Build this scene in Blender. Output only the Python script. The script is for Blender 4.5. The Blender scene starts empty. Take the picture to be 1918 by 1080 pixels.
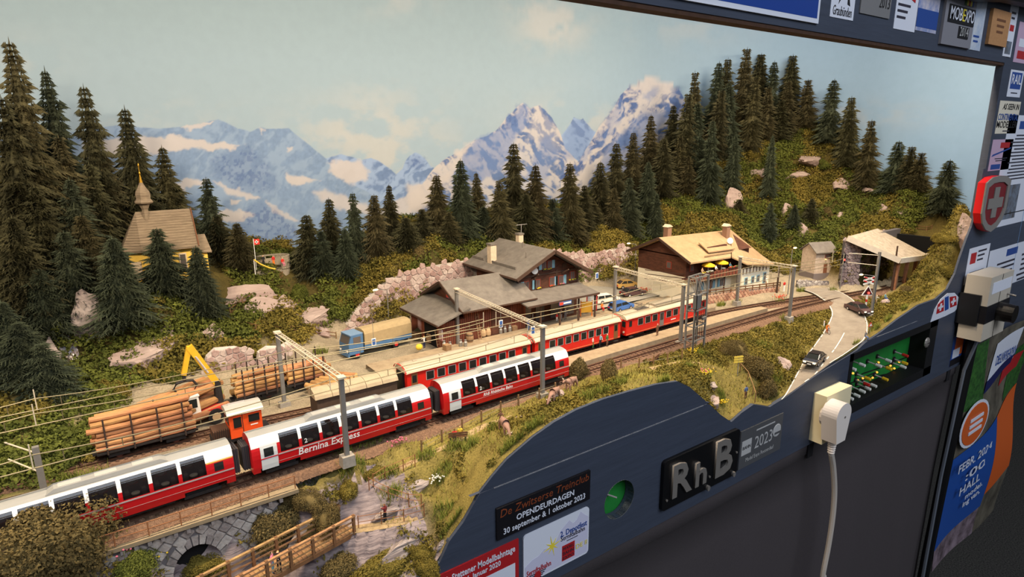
import bpy, bmesh, math, random
import numpy as np
from mathutils import Vector, Matrix
random.seed(7); np.random.seed(7)
sc = bpy.context.scene
col = sc.collection
S = 0.01          # the builders below work in centimetres of the model; everything is scaled to metres at the end
ZO = 1.10         # height of the model's rails above the hall floor, metres

# ------------------------------------------------------------------ camera
FPX = 1160.0
YAW, PITCH, ROLL = math.radians(35.515), math.radians(13.889), math.radians(0.437)
CAMH = 30.5
def cam_axes():
    cy, sy = math.cos(YAW), math.sin(YAW)
    right = np.array([cy, -sy, 0]); fwd0 = np.array([sy, cy, 0]); up = np.array([0, 0, 1.0])
    cp, sp = math.cos(PITCH), math.sin(PITCH)
    fwd = fwd0*cp - up*sp; dn = -up*cp - fwd0*sp
    cr, sr = math.cos(ROLL), math.sin(ROLL)
    return np.array([right*cr + dn*sr, -right*sr + dn*cr, fwd])
CM = cam_axes()
cam = bpy.data.cameras.new('camera'); camo = bpy.data.objects.new('camera', cam); col.objects.link(camo)
cam.sensor_fit = 'HORIZONTAL'; cam.sensor_width = 36.0; cam.lens = FPX/1918*36.0
cam.clip_start = 0.02; cam.clip_end = 60
R3 = Matrix((CM[0], -CM[1], -CM[2])).transposed()
camo.matrix_world = Matrix.Translation((0, 0, CAMH*S + ZO)) @ R3.to_4x4()
sc.camera = camo

# ------------------------------------------------------------------ world, lamps, exposure
w = bpy.data.worlds.new('hall'); sc.world = w; w.use_nodes = True
w.node_tree.nodes['Background'].inputs[0].default_value = (0.80, 0.88, 1.0, 1)
w.node_tree.nodes['Background'].inputs[1].default_value = 0.15
sc.view_settings.view_transform = 'Standard'; sc.view_settings.look = 'None'
sc.view_settings.gamma = 1.0; sc.view_settings.use_curve_mapping = False
sc.view_settings.exposure = 0.0
def area_light(name, loc, target, sx, sy, power, color, spread=math.pi):
    l = bpy.data.lights.new(name, 'AREA'); l.shape = 'RECTANGLE'; l.size = sx; l.size_y = sy
    l.energy = power; l.color = color; l.spread = spread
    o = bpy.data.objects.new(name, l); col.objects.link(o)
    o.location = (loc[0]*S, loc[1]*S, loc[2]*S + ZO)
    d = Vector((target[0]-loc[0], target[1]-loc[1], target[2]-loc[2]))
    o.rotation_euler = d.to_track_quat('-Z', 'Y').to_euler()
    return o
WARM = (1.0, 0.82, 0.60)
# the layout's own warm lamps sit behind the top beam, shining down and back onto the scenery
for nm, x, pw in (('layout_lamp_a', -20, 8.0), ('layout_lamp_b', 40, 8.5), ('layout_lamp_c', 100, 9.0), ('layout_lamp_d', 138, 3.6)):
    area_light(nm, (x, 46.5, 57), (x+4, 76, 0), 0.22, 0.06, pw, WARM)
# neutral hall light from high above the visitors
area_light('hall_light', (60, -180, 210), (70, 44, 0), 3.0, 1.5, 74.0, (0.80, 0.88, 1.0))

# ------------------------------------------------------------------ pixel helpers (photo 1918x1080 -> model cm)
def ray(px, py):
    return CM.T @ np.array([(px-959.0)/FPX, (py-540.0)/FPX, 1.0])
def at(px, py, z):
    d = ray(px, py); t = (z-CAMH)/d[2]; return np.array([t*d[0], t*d[1], z])
def atY(px, py, Y):
    d = ray(px, py); t = Y/d[1]; return np.array([t*d[0], Y, CAMH + t*d[2]])
def atX(px, py, X):
    d = ray(px, py); t = X/d[0]; return np.array([X, t*d[1], CAMH + t*d[2]])
def to_px(P):
    P = np.asarray(P, float); q = (P - np.array([0, 0, CAMH])) @ CM.T
    return 959 + FPX*q[..., 0]/q[..., 2], 540 + FPX*q[..., 1]/q[..., 2]

def cat_rom(pts, n):
    P = np.array(pts, float); P = np.vstack([2*P[0]-P[1], P, 2*P[-1]-P[-2]]); out = []
    for i in range(1, len(P)-2):
        for k in range(n):
            t = k/n; a, b, c, d = P[i-1:i+3]
            out.append(.5*((2*b) + (-a+c)*t + (2*a-5*b+4*c-d)*t*t + (-a+3*b-3*c+d)*t**3))
    out.append(P[-2]); return np.array(out)
def resample(P, step):
    d = np.r_[0, np.cumsum(np.linalg.norm(np.diff(P, axis=0), axis=1))]; s = np.arange(0, d[-1], step)
    return np.stack([np.interp(s, d, P[:, k]) for k in range(P.shape[1])], -1)
# ------------------------------------------------------------------ materials
def lin(c):
    return tuple(((v/255)/12.92 if v/255 <= 0.04045 else ((v/255+0.055)/1.055)**2.4) for v in c)
MATS = {}
def mat(name, c, rough=0.7, metal=0.0, var=0.0, vs=2.0, c2=None, bump=0.0, bs=8.0, objvar=0.0, detail=4.0, spec=0.3, alpha=1.0, emit=None, trans=0.0, stretch=None, coat=0.0):
    if name in MATS: return MATS[name]
    m = bpy.data.materials.new(name); m.use_nodes = True; nt = m.node_tree; N = nt.nodes; L = nt.links
    b = N['Principled BSDF']; MATS[name] = m
    b.inputs['Roughness'].default_value = rough; b.inputs['Metallic'].default_value = metal
    b.inputs['Specular IOR Level'].default_value = spec
    b.inputs['Coat Weight'].default_value = coat
    base = lin(c)
    b.inputs['Base Color'].default_value = (*base, 1)
    if alpha < 1: b.inputs['Alpha'].default_value = alpha
    if trans: b.inputs['Transmission Weight'].default_value = trans
    if emit:
        b.inputs['Emission Color'].default_value = (*lin(emit[0]), 1); b.inputs['Emission Strength'].default_value = emit[1]
    out = None
    if var or c2 or bump:
        tc = N.new('ShaderNodeTexCoord'); mp = N.new('ShaderNodeMapping')
        k = 100.0; st = stretch or (1, 1, 1)
        mp.inputs['Scale'].default_value = (k*st[0], k*st[1], k*st[2])
        L.new(tc.outputs['Object'], mp.inputs['Vector'])
    if var or c2:
        nz = N.new('ShaderNodeTexNoise'); nz.inputs['Scale'].default_value = vs; nz.inputs['Detail'].default_value = detail; nz.inputs['Roughness'].default_value = 0.65
        L.new(mp.outputs[0], nz.inputs['Vector'])
        rp = N.new('ShaderNodeMapRange'); rp.inputs[1].default_value = 0.3; rp.inputs[2].default_value = 0.7
        L.new(nz.outputs['Fac'], rp.inputs[0])
        mx = N.new('ShaderNodeMix'); mx.data_type = 'RGBA'
        lo = lin(c2) if c2 else tuple(v*(1-var) for v in base)
        hi = base if c2 else tuple(min(1, v*(1+var)) for v in base)
        mx.inputs['A'].default_value = (*hi, 1); mx.inputs['B'].default_value = (*lo, 1)
        L.new(rp.outputs[0], mx.inputs['Factor']); out = mx.outputs['Result']
    if objvar:
        oi = N.new('ShaderNodeObjectInfo'); hs = N.new('ShaderNodeHueSaturation')
        a = N.new('ShaderNodeMapRange'); a.inputs[3].default_value = 1-objvar; a.inputs[4].default_value = 1+objvar
        h = N.new('ShaderNodeMapRange'); h.inputs[3].default_value = 0.5-objvar*0.06; h.inputs[4].default_value = 0.5+objvar*0.06
        ml = N.new('ShaderNodeMath'); ml.operation = 'FRACT'; m7 = N.new('ShaderNodeMath'); m7.operation = 'MULTIPLY'; m7.inputs[1].default_value = 7.13
        L.new(oi.outputs['Random'], a.inputs[0]); L.new(oi.outputs['Random'], m7.inputs[0]); L.new(m7.outputs[0], ml.inputs[0]); L.new(ml.outputs[0], h.inputs[0])
        L.new(a.outputs[0], hs.inputs['Value']); L.new(h.outputs[0], hs.inputs['Hue'])
        if out: L.new(out, hs.inputs['Color'])
        else: hs.inputs['Color'].default_value = (*base, 1)
        out = hs.outputs[0]
    if out: L.new(out, b.inputs['Base Color'])
    if bump:
        n2 = N.new('ShaderNodeTexNoise'); n2.inputs['Scale'].default_value = bs; n2.inputs['Detail'].default_value = 5
        L.new(mp.outputs[0], n2.inputs['Vector'])
        bp = N.new('ShaderNodeBump'); bp.inputs['Strength'].default_value = min(1, bump); bp.inputs['Distance'].default_value = 0.0012
        L.new(n2.outputs['Fac'], bp.inputs['Height']); L.new(bp.outputs[0], b.inputs['Normal'])
    return m
def mat_attr(name, attr='Col', rough=0.9, bump=0.0, bs=6.0, var=0.15, vs=5.0, spec=0.15):
    m = bpy.data.materials.new(name); m.use_nodes = True; nt = m.node_tree; N = nt.nodes; L = nt.links
    b = N['Principled BSDF']; b.inputs['Roughness'].default_value = rough; b.inputs['Specular IOR Level'].default_value = spec
    at_ = N.new('ShaderNodeAttribute'); at_.attribute_name = attr
    tc = N.new('ShaderNodeTexCoord'); mp = N.new('ShaderNodeMapping'); mp.inputs['Scale'].default_value = (100,)*3
    L.new(tc.outputs['Object'], mp.inputs['Vector'])
    nz = N.new('ShaderNodeTexNoise'); nz.inputs['Scale'].default_value = vs; nz.inputs['Detail'].default_value = 6
    L.new(mp.outputs[0], nz.inputs['Vector'])
    mr = N.new('ShaderNodeMapRange'); mr.inputs[1].default_value = .3; mr.inputs[2].default_value = .7; mr.inputs[3].default_value = 1-var; mr.inputs[4].default_value = 1+var
    L.new(nz.outputs['Fac'], mr.inputs[0])
    vm = N.new('ShaderNodeVectorMath'); vm.operation = 'SCALE'
    L.new(at_.outputs['Color'], vm.inputs[0]); L.new(mr.outputs[0], vm.inputs['Scale']); L.new(vm.outputs[0], b.inputs['Base Color'])
    if bump:
        n2 = N.new('ShaderNodeTexNoise'); n2.inputs['Scale'].default_value = bs; n2.inputs['Detail'].default_value = 6
        L.new(mp.outputs[0], n2.inputs['Vector'])
        bp = N.new('ShaderNodeBump'); bp.inputs['Strength'].default_value = bump; bp.inputs['Distance'].default_value = 0.002
        L.new(n2.outputs['Fac'], bp.inputs['Height']); L.new(bp.outputs[0], b.inputs['Normal'])
    MATS[name] = m
    return m

# ------------------------------------------------------------------ mesh builder
def rotz(a):
    c, s = math.cos(a), math.sin(a); return np.array([[c, -s, 0], [s, c, 0], [0, 0, 1.0]])
def frame(d):
    d = np.asarray(d, float); d = d/np.linalg.norm(d)
    a = np.array([0, 0, 1.0]) if abs(d[2]) < .95 else np.array([1.0, 0, 0])
    u = np.cross(a, d); u /= np.linalg.norm(u); v = np.cross(d, u); return u, v, d
class MB:
    def __init__(s): s.v = []; s.f = []; s.m = []
    def add(s, vs, fs, mi=0):
        o = len(s.v); s.v.extend([tuple(map(float, p)) for p in vs]); s.f.extend([tuple(i+o for i in f) for f in fs]); s.m.extend([mi]*len(fs)); return s
    def box(s, c, d, R=None, mi=0, taper=1.0):
        x, y, z = d[0]/2, d[1]/2, d[2]/2
        p = np.array([(-x,-y,-z),(x,-y,-z),(x,y,-z),(-x,y,-z),(-x*taper,-y*taper,z),(x*taper,-y*taper,z),(x*taper,y*taper,z),(-x*taper,y*taper,z)])
        if R is not None: p = p @ np.asarray(R).T
        return s.add(p + np.array(c), [(0,3,2,1),(4,5,6,7),(0,1,5,4),(1,2,6,5),(2,3,7,6),(3,0,4,7)], mi)
    def bx(s, x0, x1, y0, y1, z0, z1, mi=0):
        return s.box(((x0+x1)/2, (y0+y1)/2, (z0+z1)/2), (x1-x0, y1-y0, z1-z0), None, mi)
    def bar(s, a, b, wd, h=None, mi=0):          # square bar from a to b
        a = np.asarray(a, float); b = np.asarray(b, float); u, v, d = frame(b-a); h = h or wd; u = u*wd/2; v = v*h/2
        p = [a-u-v, a+u-v, a+u+v, a-u+v, b-u-v, b+u-v, b+u+v, b-u+v]
        return s.add(p, [(0,3,2,1),(4,5,6,7),(0,1,5,4),(1,2,6,5),(2,3,7,6),(3,0,4,7)], mi)
    def cyl(s, a, b, r, r2=None, n=8, mi=0, caps=True):
        a = np.asarray(a, float); b = np.asarray(b, float); u, v, d = frame(b-a); r2 = r if r2 is None else r2
        p = []
        for q, rr in ((a, r), (b, r2)):
            for k in range(n):
                t = 2*math.pi*k/n; p.append(q + rr*(u*math.cos(t) + v*math.sin(t)))
        f = [(k, (k+1) % n, n+(k+1) % n, n+k) for k in range(n)]
        if caps: f += [tuple(reversed(range(n))), tuple(range(n, 2*n))]
        return s.add(p, f, mi)
    def tube(s, pts, r, n=6, mi=0):
        pts = [np.asarray(p, float) for p in pts]; rings = []
        for i, p in enumerate(pts):
            d = pts[min(i+1, len(pts)-1)] - pts[max(i-1, 0)]
            u, v, _ = frame(d); rr = r[i] if hasattr(r, '__len__') else r
            rings.append([p + rr*(u*math.cos(2*math.pi*k/n) + v*math.sin(2*math.pi*k/n)) for k in range(n)])
        vs = [q for g in rings for q in g]; fs = []
        for i in range(len(pts)-1):
            for k in range(n): fs.append((i*n+k, i*n+(k+1) % n, (i+1)*n+(k+1) % n, (i+1)*n+k))
        fs += [tuple(reversed(range(n))), tuple(range((len(pts)-1)*n, len(pts)*n))]
        return s.add(vs, fs, mi)
    def lathe(s, prof, c=(0,0,0), n=12, mi=0, sq=1.0):      # prof: (r,z)
        vs = []; fs = []
        for r, z in prof:
            for k in range(n):
                t = 2*math.pi*(k+.5)/n; vs.append((c[0]+r*math.cos(t)*sq, c[1]+r*math.sin(t), c[2]+z))
        for i in range(len(prof)-1):
            for k in range(n): fs.append((i*n+k, i*n+(k+1) % n, (i+1)*n+(k+1) % n, (i+1)*n+k))
        fs += [tuple(reversed(range(n))), tuple(range((len(prof)-1)*n, len(prof)*n))]
        return s.add(vs, fs, mi)
    def ell(s, c, r, n=10, k=6, mi=0):
        vs = []; fs = []
        for i in range(k+1):
            ph = math.pi*i/k
            for j in range(n):
                t = 2*math.pi*j/n; vs.append((c[0]+r[0]*math.sin(ph)*math.cos(t), c[1]+r[1]*math.sin(ph)*math.sin(t), c[2]-r[2]*math.cos(ph)))
        for i in range(k):
            for j in range(n): fs.append((i*n+j, i*n+(j+1) % n, (i+1)*n+(j+1) % n, (i+1)*n+j))
        return s.add(vs, fs, mi)
    def prism(s, poly, d, mi=0):                  # planar polygon (3D points) extruded by vector d
        p = [np.asarray(q, float) for q in poly]; d = np.asarray(d, float); n = len(p)
        return s.add(p + [q+d for q in p], [tuple(range(n)), tuple(reversed(range(n, 2*n)))] + [(i, n+i, n+(i+1) % n, (i+1) % n) for i in range(n)], mi)
    def grid(s, P, mi=0):                         # P[i][j] points
        a, b = len(P), len(P[0]); vs = [q for r in P for q in r]
        return s.add(vs, [(i*b+j, i*b+j+1, (i+1)*b+j+1, (i+1)*b+j) for i in range(a-1) for j in range(b-1)], mi)
    def data(s, name, mats, smooth=False):
        me = bpy.data.meshes.new(name); me.from_pydata(s.v, [], s.f)
        for m in (mats if isinstance(mats, (list, tuple)) else [mats]): me.materials.append(m)
        if any(s.m): me.polygons.foreach_set('material_index', s.m)
        me.validate()
        bm = bmesh.new(); bm.from_mesh(me); bmesh.ops.recalc_face_normals(bm, faces=bm.faces); bm.to_mesh(me); bm.free()
        if smooth: me.shade_smooth()
        return me
    def build(s, name, mats, parent=None, loc=(0,0,0), rz=0.0, smooth=False):
        return link(name, s.data(name, mats, smooth), parent, loc, rz)
def link(name, me, parent=None, loc=(0,0,0), rz=0.0):
    o = bpy.data.objects.new(name, me); col.objects.link(o); o.location = tuple(map(float, loc)); o.rotation_euler = (0, 0, rz)
    if parent is not None: o.parent = parent
    return o
def tag(o, label, cat, group=None, kind=None):
    o['label'] = label
    if cat: o['category'] = cat
    if group: o['group'] = group
    if kind: o['kind'] = kind
    return o
def thing(name, label, cat, loc=(0,0,0), rz=0.0, group=None):
    return tag(link(name, None, None, loc, rz), label, cat, group)
def structure(o, label=None):
    o['kind'] = 'structure'
    if label: o['label'] = label
    return o
def np_mesh(name, V, F, mats, smooth=False, colors=None, midx=None):
    me = bpy.data.meshes.new(name); V = np.asarray(V, np.float32); F = np.asarray(F, np.int32)
    n = F.shape[1]; me.vertices.add(len(V)); me.vertices.foreach_set('co', V.ravel())
    me.loops.add(F.size); me.loops.foreach_set('vertex_index', F.ravel())
    me.polygons.add(len(F)); me.polygons.foreach_set('loop_start', np.arange(0, F.size, n, dtype=np.int32)); 
    for m in (mats if isinstance(mats, (list, tuple)) else [mats]): me.materials.append(m)
    if midx is not None: me.polygons.foreach_set('material_index', np.asarray(midx, np.int32))
    me.update(calc_edges=True); me.validate()
    if colors is not None:
        a = me.color_attributes.new('Col', 'FLOAT_COLOR', 'POINT')
        c4 = np.ones((len(V), 4), np.float32); c4[:, :3] = colors; a.data.foreach_set('color', c4.ravel())
    if smooth: me.shade_smooth()
    return me
def copy_tree(o, parent=None):
    c = o.copy(); col.objects.link(c); c.parent = parent
    for ch in o.children: copy_tree(ch, c)
    return c
FONT_CACHE = {}
def text_data(s, size, shear=0.0, extrude=0.0, space=1.0, bold=0.0):
    key = (s, size, shear, extrude, space, bold)
    if key in FONT_CACHE: return FONT_CACHE[key]
    cu = bpy.data.curves.new('lettering', 'FONT'); cu.body = s; cu.size = size; cu.shear = shear; cu.extrude = extrude; cu.space_character = space
    cu.align_x = 'CENTER'; cu.align_y = 'CENTER'; cu.resolution_u = 2; cu.offset = bold
    o = bpy.data.objects.new('lettering', cu); me = bpy.data.meshes.new_from_object(o)
    bpy.data.objects.remove(o); bpy.data.curves.remove(cu)
    FONT_CACHE[key] = me; return me
def text(s, size, m, parent, loc, rot=(math.pi/2, 0, 0), shear=0.0, extrude=0.01, width=None, bold=0.0, name='lettering'):
    me = text_data(s, size, shear, extrude, 1.0, bold)
    if me.materials and me.materials[0] != m: me = me.copy(); me.materials.clear()
    if not me.materials: me.materials.append(m)
    o = link(name, me, parent, loc); o.rotation_euler = rot
    if width:
        xs = [v.co.x for v in me.vertices]; wd = max(xs)-min(xs); o.scale = (width/wd, 1, 1)
    return o
# ================================================================== noise
def vnoise(x, y, seed=0):
    x = np.asarray(x, float); y = np.asarray(y, float)
    xi = np.floor(x).astype(np.int64); yi = np.floor(y).astype(np.int64); xf = x-xi; yf = y-yi
    def h(a, b):
        n = (a*374761393 + b*668265263 + seed*974711) & 0x7fffffff
        n = ((n ^ (n >> 13))*1274126177) & 0x7fffffff
        return ((n ^ (n >> 16)) & 0xffff)/65535.0
    u = xf*xf*(3-2*xf); v = yf*yf*(3-2*yf)
    return (h(xi, yi)*(1-u)+h(xi+1, yi)*u)*(1-v) + (h(xi, yi+1)*(1-u)+h(xi+1, yi+1)*u)*v
def fbm(x, y, o=5, seed=0, g=0.5):
    s = 0; a = 1; t = 0
    for k in range(o):
        s = s + a*vnoise(x*2**k, y*2**k, seed+k*17); t += a; a *= g
    return s/t
def ridged(x, y, o=5, seed=0):
    s = 0; a = 1; t = 0
    for k in range(o):
        s = s + a*(1-np.abs(2*vnoise(x*2**k, y*2**k, seed+k*13)-1)); t += a; a *= .55
    return s/t
def sst(a, b, x):
    t = np.clip((x-a)/(b-a), 0, 1); return t*t*(3-2*t)

# ================================================================== front board
FY = 44.0
PROF_PX = [(824,1053),(842,1013),(868,978),(899,923.5),(925,890),(951,860),(1000,818),(1040,790),(1080,768),(1130,748),(1180,733),(1230,720),(1270,714),
 (1293,725),(1325,753),(1350,776.5),(1370,790),(1389,773),(1412,757),(1442,762),(1456,753),(1471,744.6),(1530,702),(1606.6,655),(1621,641.5),(1651,621.7),(1682,597.6),(1721,571.4),
 (1753,560),(1775,541),(1790,512),(1799,483),(1812,446),(1821,424),(1827,402),(1843,316)]
PROF = [(-48.0, -9.5), (0.0, -9.5), (12.0, -9.2), (18.0, -9.0)] + [tuple(atY(x, y, FY)[[0, 2]]) for x, y in PROF_PX]
px_ = [p[0] for p in PROF]
for i in range(1, len(PROF)):
    if PROF[i][0] <= PROF[i-1][0]: PROF[i] = (PROF[i-1][0]+0.05, PROF[i][1])
XP = max(p[0] for p in PROF) + 1.2            # inner edge of the right post
TOPZ = 42.0; BOTZ = -15.9; SEAM = -2.1
def prof(x): return np.interp(x, [p[0] for p in PROF], [p[1] for p in PROF])
HOLE = atY(1160, 935, FY); HX, HZ, HR = HOLE[0], HOLE[2], 2.35
M_board = mat('board_paint', (60, 66, 80), rough=0.55, var=0.10, vs=0.6, bump=0.12, bs=1.5, stretch=(.25, 1, 3.0), spec=0.35)
M_wood_edge = mat('raw_board_edge', (70, 46, 32), rough=0.8, var=.25, vs=1.0)
WIN = (atY(1584, 735, FY)[0], atY(1748, 655, FY)[0], -14.2, -3.4)   # control panel opening
HOLE = atY(1160, 935, FY); HX, HZ, HR = HOLE[0], HOLE[2], 2.35
XR = 182.0
mb = MB()
def seg(x0, x1, z0, z1, y0=FY, y1=FY+1.3):
    mb.bx(x0, x1, y0, y1, z0, z1)
xs = sorted(set([p[0] for p in PROF] + list(np.linspace(-48, XP, 140)) + [HX-3.2, HX+3.2, WIN[0], WIN[1]]))
for a, b in zip(xs[:-1], xs[1:]):
    c = (a+b)/2
    if WIN[0] < c < WIN[1] or HX-3.2 < c < HX+3.2: continue
    za, zb = min(prof(a), SEAM), min(prof(b), SEAM)
    mb.prism([(a, FY, BOTZ), (b, FY, BOTZ), (b, FY, zb), (a, FY, za)], (0, .5, 0))
seg(WIN[0], WIN[1], BOTZ, WIN[2])
for a, b in zip(xs[:-1], xs[1:]):
    if WIN[0] < (a+b)/2 < WIN[1]: mb.prism([(a, FY, WIN[3]), (b, FY, WIN[3]), (b, FY, min(prof(b), SEAM)), (a, FY, min(prof(a), SEAM))], (0, .5, 0))
ring = []; N = 32
for k in range(N):
    t = 2*math.pi*k/N; dx, dz = math.cos(t), math.sin(t); q = 3.2/max(abs(dx), abs(dz))
    ring.append(((HX+HR*dx, HZ+HR*dz), (HX+q*dx, HZ+q*dz)))
for k in range(N):
    (a, b), (c, d) = ring[k], ring[(k+1) % N]
    mb.prism([(a[0], FY, a[1]), (b[0], FY, b[1]), (d[0], FY, d[1]), (c[0], FY, c[1])], (0, 1.3, 0))
seg(HX-3.2, HX+3.2, BOTZ, HZ-3.2); seg(HX-3.2, HX+3.2, HZ+3.2, SEAM)
seg(XP, XR, BOTZ, SEAM)
wall_front = structure(mb.build('wall_front', M_board), 'dark blue grey painted board along the front of the model railway')
mb = MB()
for a, b in zip(xs[:-1], xs[1:]):
    za, zb = prof(a), prof(b)
    if max(za, zb) <= SEAM: continue
    mb.prism([(a, FY+.06, SEAM), (b, FY+.06, SEAM), (b, FY+.06, max(zb, SEAM+.001)), (a, FY+.06, max(za, SEAM+.001))], (0, .35, 0))
mb.build('upper_board', M_board, wall_front)
mb = MB(); mb.bx(XP, XR, FY+.1, FY+1.3, SEAM, 64.0)
mb.build('side_post', M_board, wall_front)
# thin pale bead paints in the light caught along the seam's ledge
mb = MB(); run = None
for a, b in zip(xs[:-1], xs[1:]):
    if min(prof(a), prof(b)) > SEAM+.3 and b < 121: mb.bx(a, b, FY-.02, FY+.06, SEAM-.07, SEAM+.02)
mb.build('seam_edge', mat('seam_catchlight', (122, 122, 126), rough=.7, var=.3, vs=.8), wall_front)
mb = MB(); mb.bx(-60, XP+.2, FY, FY+1.6, TOPZ+.45, 66.0)
beam = structure(mb.build('trim_1', M_board), 'dark grey painted top beam above the model landscape')
mb = MB(); mb.bx(-60, XP+.2, FY+.1, FY+1.6, TOPZ, TOPZ+.45)
mb.build('raw_edge', M_wood_edge, beam)

# ================================================================== terrain height field
CP = []
def cz(px, py, z): p = at(px, py, z); CP.append((p[0], p[1], z))
def cY(px, py, Y, dz=0): p = atY(px, py, Y); CP.append((p[0], p[1], p[2]+dz))
def c3(x, y, z): CP.append((x, y, z))
# tracks and yard
for x in range(-48, 131, 8):
    yc = np.interp(x, [-48, 0, 29, 60, 105, 123, 132], [54.6, 55.8, 56.9, 58.1, 58.3, 56.3, 54])
    c3(x, yc-2.2, -.75); c3(x, yc, -.55); c3(x, yc+2, -.55)
    if x < 100: c3(x, 64.5, -.5)
for x in range(-20, 100, 8):
    for y in (68, 73, 78): c3(x, y, -.35)
for x in range(30, 95, 8):
    for y in (84, 89, 92.6): c3(x, y, -.3)
for x, y in ((104, 64), (112, 64), (118, 62), (108, 68), (100, 80), (90, 76)): c3(x, y, -.3 if y < 66 else 0.4)
# front edge
for x in np.arange(-48, XP, 4.0):
    z = float(prof(x)); c3(x, FY, z); c3(x, FY+1.2, z+.05)
# ravine and zigzag path below the train
for p in [(830, 955, -5.2), (760, 975, -5.2), (670, 990, -5.2), (690, 920, -3.2), (640, 930, -3.4), (800, 940, -5), (760, 890, -2.2), (700, 885, -2.0), (860, 830, -1.2), (900, 805, -.8), (960, 790, -.3), (1040, 770, .6), (1100, 735, 1.2),
          (560, 870, -1.0), (640, 880, -1.2), (480, 935, -2.4), (590, 940, -4.2), (1000, 740, -.6), (1080, 700, -.4), (1180, 700, .3), (1240, 690, .2)]: cz(*p)
for p in [(19, 53, .0), (24, 52.8, -.2), (14, 53.4, -.5), (44, 54, .2), (36, 53.6, -.1), (-10, 50, -6), (-10, 47, -7), (-30, 50, -4), (-20, 47, -8), (2, 48, -10), (10, 46, -10.2), (6, 51.5, -9.6), (9, 53, -9.2), (13, 52.5, -7.0), (16, 47, -9.8), (4, 53, -9.6), (-3, 52.8, -5), (-8, 53, -1.5), (20, 46, -9.3), (22.5, 47, -6.8)]: c3(*p)
# right foreground: banks beside the road
ROAD_L = [at(*p) for p in [(1455, 757, -6.6), (1471, 744.6, -6.0), (1490, 703, -5.0), (1512, 664, -3.9), (1538, 628, -2.8), (1553, 602, -1.9), (1557, 585, -1.2), (1548, 568, -.5), (1538, 560, -.15), (1520, 549, -.05), (1492, 540, .1)]]
ROAD_R = [at(*p) for p in [(1570, 683, -3.6), (1588, 668, -3.2), (1606.6, 655, -2.75), (1620, 636, -2.3), (1626.5, 616, -1.9), (1624, 600, -1.5), (1617, 586, -1.1), (1606, 571, -.6), (1594, 559, -.15), (1575, 548, -.05), (1552, 540, .1)]]
for p_ in ROAD_L+ROAD_R: p_[1] = max(p_[1], FY+.25)
for a, b in zip(ROAD_L, ROAD_R):
    c3(a[0], a[1], a[2]-.12); c3(b[0], b[1], b[2]-.12); m_ = (a+b)/2; c3(m_[0], m_[1], m_[2]-.12)
for p in [(1300, 680, -.2), (1380, 640, -.6), (1440, 610, -.8), (1400, 690, -2.4), (1340, 720, -1.2), (1440, 680, -3), (1420, 740, -5), (1360, 750, -4.6), (1480, 640, -2.6), (1300, 700, .2), (1640, 600, -1.0), (1680, 570, -.3), (1710, 545, .6), (1740, 540, 1.5)]: cz(*p)
# left hill
for p in [(0, 700, 92), (60, 720, 86), (20, 800, 78), (130, 730, 86), (170, 690, 92), (100, 560, 97), (0, 520, 100), (60, 430, 104), (0, 340, 110), (120, 360, 110), (200, 370, 112), (220, 560, 96),
          (300, 640, 90), (330, 690, 86), (250, 700, 86), (300, 570, 95), (380, 600, 94), (420, 640, 90), (150, 790, 79), (300, 730, 83)]: cY(*p)
for x, y in ((3, 99), (16, 99), (4, 106), (15, 106), (9, 103)): c3(x, y, 10.6)
for p in [(410, 580, 97), (450, 560, 100), (500, 520, 104), (530, 500, 106), (480, 500, 106), (470, 610, 94), (540, 590, 95), (560, 620, 92), (480, 650, 88), (600, 640, 88), (610, 560, 98), (640, 590, 95.5), (560, 520, 104), (620, 500, 108), (390, 460, 113)]: cY(*p)
# ridge behind the wall
WALL_TOP = [(652, 606), (668, 582), (700, 548), (735, 520), (790, 502), (830, 494), (880, 486), (960, 474), (1040, 470), (1110, 474), (1150, 466), (1172, 458), (1190, 478), (1206, 495), (1225, 510)]
WT = [atY(x, y, 94.6) for x, y in WALL_TOP]
for p in WT: c3(p[0], 95.4, p[2]+.1)
for p in [(560, 480, 114), (640, 470, 114), (700, 455, 113), (760, 425, 113), (860, 410, 113), (960, 410, 113), (1060, 410, 112), (1130, 380, 112)]: cY(*p)
# right hill
for p in [(1200, 340, 112), (1260, 290, 112), (1320, 240, 108), (1400, 232, 102), (1500, 238, 93), (1560, 262, 84), (1620, 305, 78), (1700, 362, 64), (1760, 392, 58), (1815, 425, 52.5),
          (1240, 420, 98), (1180, 450, 97), (1300, 380, 98), (1380, 330, 97), (1460, 310, 92), (1540, 330, 84), (1600, 370, 76), (1660, 400, 67), (1720, 430, 60), (1300, 440, 90), (1400, 410, 88), (1480, 400, 82), (1560, 420, 74), (1640, 440, 64),
          (1440, 460, 84), (1480, 500, 74), (1570, 470, 68), (1760, 480, 54), (1780, 500, 51)]: cY(*p)
for p in [(123, 66, 1.4), (130, 68, 1.6), (127, 64.5, 1.2), (126, 62, .4), (118, 68, .8), (112, 73, .6), (100, 86, .6), (92, 88, .5), (128, 62, 9.5), (136, 62, 9.8), (148, 56, 6.2), (146, 61, 8), (133, 54.5, -.4), (140, 54.5, -.4), (150, 54, 3), (134, 57, -.4), (142, 57, -.4)]: c3(*p)
CPA = np.array(CP); keep = []
for i, p in enumerate(CPA):
    if all((abs(p[0]-CPA[j][0]) + abs(p[1]-CPA[j][1])) > .35 for j in keep): keep.append(i)
CPA = CPA[keep]
def rbf_fit(P):
    n = len(P); D = np.linalg.norm(P[:, None, :2]-P[None, :, :2], axis=2)
    A = np.zeros((n+3, n+3)); A[:n, :n] = D + np.eye(n)*-0.15; A[:n, n:] = np.c_[np.ones(n), P[:, :2]]; A[n:, :n] = A[:n, n:].T
    return np.linalg.solve(A, np.r_[P[:, 2], 0, 0, 0])
RW = rbf_fit(CPA)
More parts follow.
